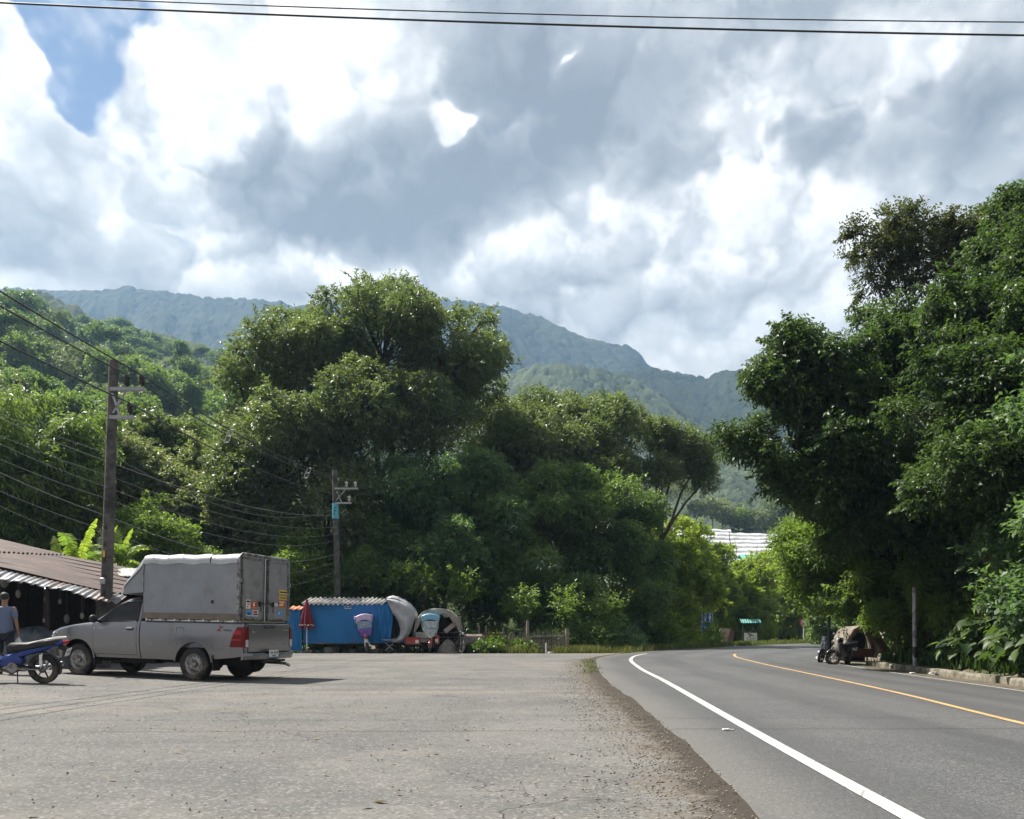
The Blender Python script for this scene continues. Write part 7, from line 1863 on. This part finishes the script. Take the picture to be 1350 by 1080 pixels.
# notice board with green roof
yn = 74.0; xn = P(989, 0, yn).x; zn = lambda py: CAMZ + (YH - py) / F * yn; nbd = empty('notice_board', (xn, yn, 0), 0, 'white roadside notice board under a small green corrugated roof', 'notice board'); M_frame = mat('dark_frame', (.03, .032, .03), .7)
dxn = lambda px: P(px, 0, yn).x - xn
for px in (980, 998.5): m = MB(); m.beam((dxn(px), 0, -.1), (dxn(px), 0, zn(822)), .10); m.build('post', M_frame, nbd)
m = MB(); m.box((dxn(989.3), -.06, zn(840)), (17 / F * yn, .05, 11 / F * yn)); pb = m.build('white_panel', M_signw, nbd)
m = MB(); rk = random.Random(3)
for k, (a, b_, w_) in enumerate(((987, 836, .22), (990, 837, .2), (992.5, 838, .16), (988.5, 838.6, .2))): m.ball((dxn(a), -.09, zn(b_)), w_ * .5, 8, 6, (1, .15, .8))
m.build('emblem', mat('emblem_brown', (.20, .07, .04), .6), pb); m = MB()
for k, (z_, w_) in enumerate(((841, 13), (842.6, 11), (844, 12))):
    x0 = dxn(989.3) - w_ / 2 / F * yn
    for q in range(9): m.box((x0 + (q + .5) * w_ / 9 / F * yn, -.088, zn(z_)), (w_ / 9 / F * yn * .7, .006, .05))
m.build('line_of_text', mat('grey_lettering', (.2, .2, .22), .6), pb)
m = MB(); m.grid([[(x, -.55 + 1.1 * q, zn(821.5) + .35 * (1 - abs(2 * q - 1)) + .025 * math.cos(x * 28)) for q in (0, .5, 1)] for x in np.linspace(dxn(975.5), dxn(1001.5), 60)], smooth=False); m.build('green_roof', mat('green_roof_sheet', (.03, .22, .19), .5, var=.15), nbd, solid=.015)
# round prohibition sign
yr = 86.0; xr_ = P(1059.5, 0, yr).x; zr = lambda py: CAMZ + (YH - py) / F * yr; ps = empty('prohibition_sign', (xr_, yr, 0), 0, 'round white sign with red ring and black bent arrow on a striped post', 'road sign')
m = MB(); m.cyl((0, 0, -.1), (0, 0, zr(822)), .05, n=10); m.build('post', M_signw, ps)
m = MB(); m.lathe([(.001, -.07), (.40, -.07), (.40, -.05), (.001, -.05)], (0, 0, zr(822.3)), 'Y', 28); m.build('disc', M_signw, ps)
m = MB(); m.lathe([(.33, -.08), (.42, -.08), (.42, -.04), (.33, -.08)], (0, 0, zr(822.3)), 'Y', 28); m.beam((-.26, -.082, zr(822.3) + .26), (.26, -.082, zr(822.3) - .26), .07, .01); m.build('red_ring', mat('sign_red', (.45, .02, .03), .4), ps)
m = MB(); z0 = zr(822.3); m.beam((.12, -.078, z0 - .22), (.12, -.078, z0 + .10), .075, .01); m.beam((.14, -.078, z0 + .10), (-.12, -.078, z0 + .10), .075, .01); m.beam((-.11, -.078, z0 + .12), (-.11, -.078, z0 - .08), .075, .01); m.prism([(-.20, z0 - .04), (-.02, z0 - .04), (-.11, z0 - .17)][::-1], .01, 'XZ', -.084); m.build('arrow', M_ink, ps)

# ------------------------------------------------------------------ right-hand roadside
def kerb_pt(px, off, y0=5, y1=45):
    best = None
    for i in range(len(LINE_C)):
        x, y = at_c(off, i)
        if y0 < y < y1:
            e = abs(CX + F * x / y - px)
            if best is None or e < best[0]: best = (e, x, y)
    return best[1], best[2]


M_lamp = mat('grey_painted_post', (.42, .40, .42), .6, var=.2, scale=4, dirt=(.06, .05, .05), dirtamt=.5, dscale=3)
x_, y_ = kerb_pt(1209, 4.86); lp = empty('roadside_post', (x_, y_, gzs(x_, y_) - .02), 0, 'grey round post standing directly behind the kerb among the plants', 'post')
m = MB(); m.tube([(0, 0, -.3), (-.03, 0, 2.75)], [.068, .058], 14); m.build('shaft', M_lamp, lp)
m = MB(); m.tube([(0, 0, .50), (-.008, 0, .85)], [.072, .070], 14); m.build('black_band', M_black, lp)
M_dpost = mat('dark_blue_grey_post', (.045, .055, .065), .5, var=.2)
x_, y_ = P(1093.5, 0, 30.4).x, 30.4; dp = empty('lamp_post', (x_, y_, gzs(x_, y_)), 0, 'dark slim lamp post between the two parked motorcycles', 'lamp post'); m = MB(); m.tube([(0, 0, -.3), (-.05, 0, 5.0)], [.062, .05], 12); m.build('post', M_dpost, dp); m = MB(); m.tube([(0, 0, -.25), (0, 0, 1.25)], [.072, .07], 12); m.build('black_base', M_black, dp)
m = MB(); m.tube([(-.05, 0, 4.95), (-.4, -.4, 5.4), (-.9, -1.0, 5.5)], .025, 8); m.build('arm', M_dpost, dp)
# arched shelter under the trees
ya = 34.0; g_ = gzs(P(1138, 0, ya).x, ya); zz_ = lambda py: CAMZ + (YH - py) / F * ya
sh_ = arched('arched_shelter', P(1115, 0, ya).x, P(1164, 0, ya).x, zz_(862), zz_(825.5), ya, 1.5, mat('stained_tan_canvas', (.24, .20, .165), .9, var=.25, scale=3, bump=.4, bscale=8, dirt=(.10, .09, .06), dirtamt=.6, dscale=2), 'arched tan canvas shelter in the shade behind the parked motorcycles', g_ - .1, .30)
m = MB(); m.box((0, .8, g_ + .52), (1.3, .9, .06)); m.box((0, .3, g_ + .35), (1.2, .04, .3)); m.build('bench', mat('reddish_wood', (.16, .07, .05), .8, var=.3), sh_)
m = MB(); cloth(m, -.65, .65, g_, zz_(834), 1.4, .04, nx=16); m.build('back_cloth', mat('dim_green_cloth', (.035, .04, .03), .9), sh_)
m = MB(); m.box((.72, .3, g_ + .75), (.05, .6, 1.2), Matrix.Rotation(math.radians(20), 3, 'Y')); m.build('leaning_panel', M_canvas, sh_)
m = MB()
for k in range(10): m.box((R.uniform(-.06, .06), R.uniform(-.05, .05), .02 + .008 * k), (.14, .10, .02), Matrix.Rotation(R.uniform(0, 3), 3, 'Z') @ Matrix.Rotation(R.uniform(-.5, .5), 3, 'X'))
x_, y_ = kerb_pt(1231, 4.36); tag(m.build('paper_litter', M_whitep, None, (x_, y_, ROADZ - .055 * 4.36 + .02)), 'crumpled white litter lying against the kerb', 'litter')
m = MB(); m.box((0, 0, .02), (.16, .10, .035), bev=.01); x_, y_ = kerb_pt(1199, 3.95); tag(m.build('paper_litter', M_whitep, None, (x_, y_, ROADZ - .055 * 3.95 + .012), .4), 'tiny white scrap on the white edge line near the kerb', 'litter')
m = MB(); m.box((0, 0, .010), (.08, .035, .016), Matrix.Rotation(.4, 3, 'Z'), bev=.004); m.box((.05, .01, .006), (.07, .025, .01)); p = P(957, 963.5, F * (CAMZ - ROADZ) / (963.5 - YH)); tag(m.build('litter', M_whitep, None, (p.x, p.y, ROADZ + .004)), 'small pale bit of litter on the asphalt left of the white line', 'litter')
# fallen leaves on lot and road
rg = np.random.default_rng(55); n = 900; x = np.r_[rg.uniform(-9, 2, n), rg.uniform(4, 12, n)]; y = np.r_[rg.uniform(4, 37, n), rg.uniform(8, 33, n)]; k = np.abs(sdist(x, y, LINE_C)) < 9; d_ = sdist(x, y, LINE_C); keep = (d_ > 3.7) & (d_ < 4.5) | (x < np.interp(y, EDGE[:, 1], EDGE[:, 0]) - .1); x, y = x[keep], y[keep]; d_ = d_[keep]
z = np.where(d_ > 0, ROADZ - .055 * d_ + .03, gz(x, y) + .026); P0 = np.stack([x, y, z], 1); a = rg.uniform(0, 6.28, len(x)); s = rg.uniform(.015, .045, len(x)); e1 = np.stack([np.cos(a), np.sin(a), 0 * a], 1) * s[:, None]; e2 = np.stack([-np.sin(a), np.cos(a), 0 * a + .15], 1) * s[:, None] * .5
V = np.stack([P0 - e1, P0 - e2, P0 + e1, P0 + e2], 1).reshape(-1, 3); tag(link_mesh('fallen_leaves', np_mesh('fallen_leaves', V, np.arange(len(V)).reshape(-1, 4), rg.uniform(0, 1, len(x))), leafmat('fallen_leaf', (.05, .035, .02), (.20, .14, .06), 0.1)), kind='stuff')

# ------------------------------------------------------------------ lettering becomes mesh
bpy.context.view_layer.update(); dg = bpy.context.evaluated_depsgraph_get()
for o in [o for o in bpy.data.objects if o.type == 'FONT']:
    me = bpy.data.meshes.new_from_object(o.evaluated_get(dg)); n = bpy.data.objects.new(o.name.split('.')[0], me); C.objects.link(n); n.parent = o.parent; n.matrix_local = o.matrix_local.copy(); bpy.data.objects.remove(o)
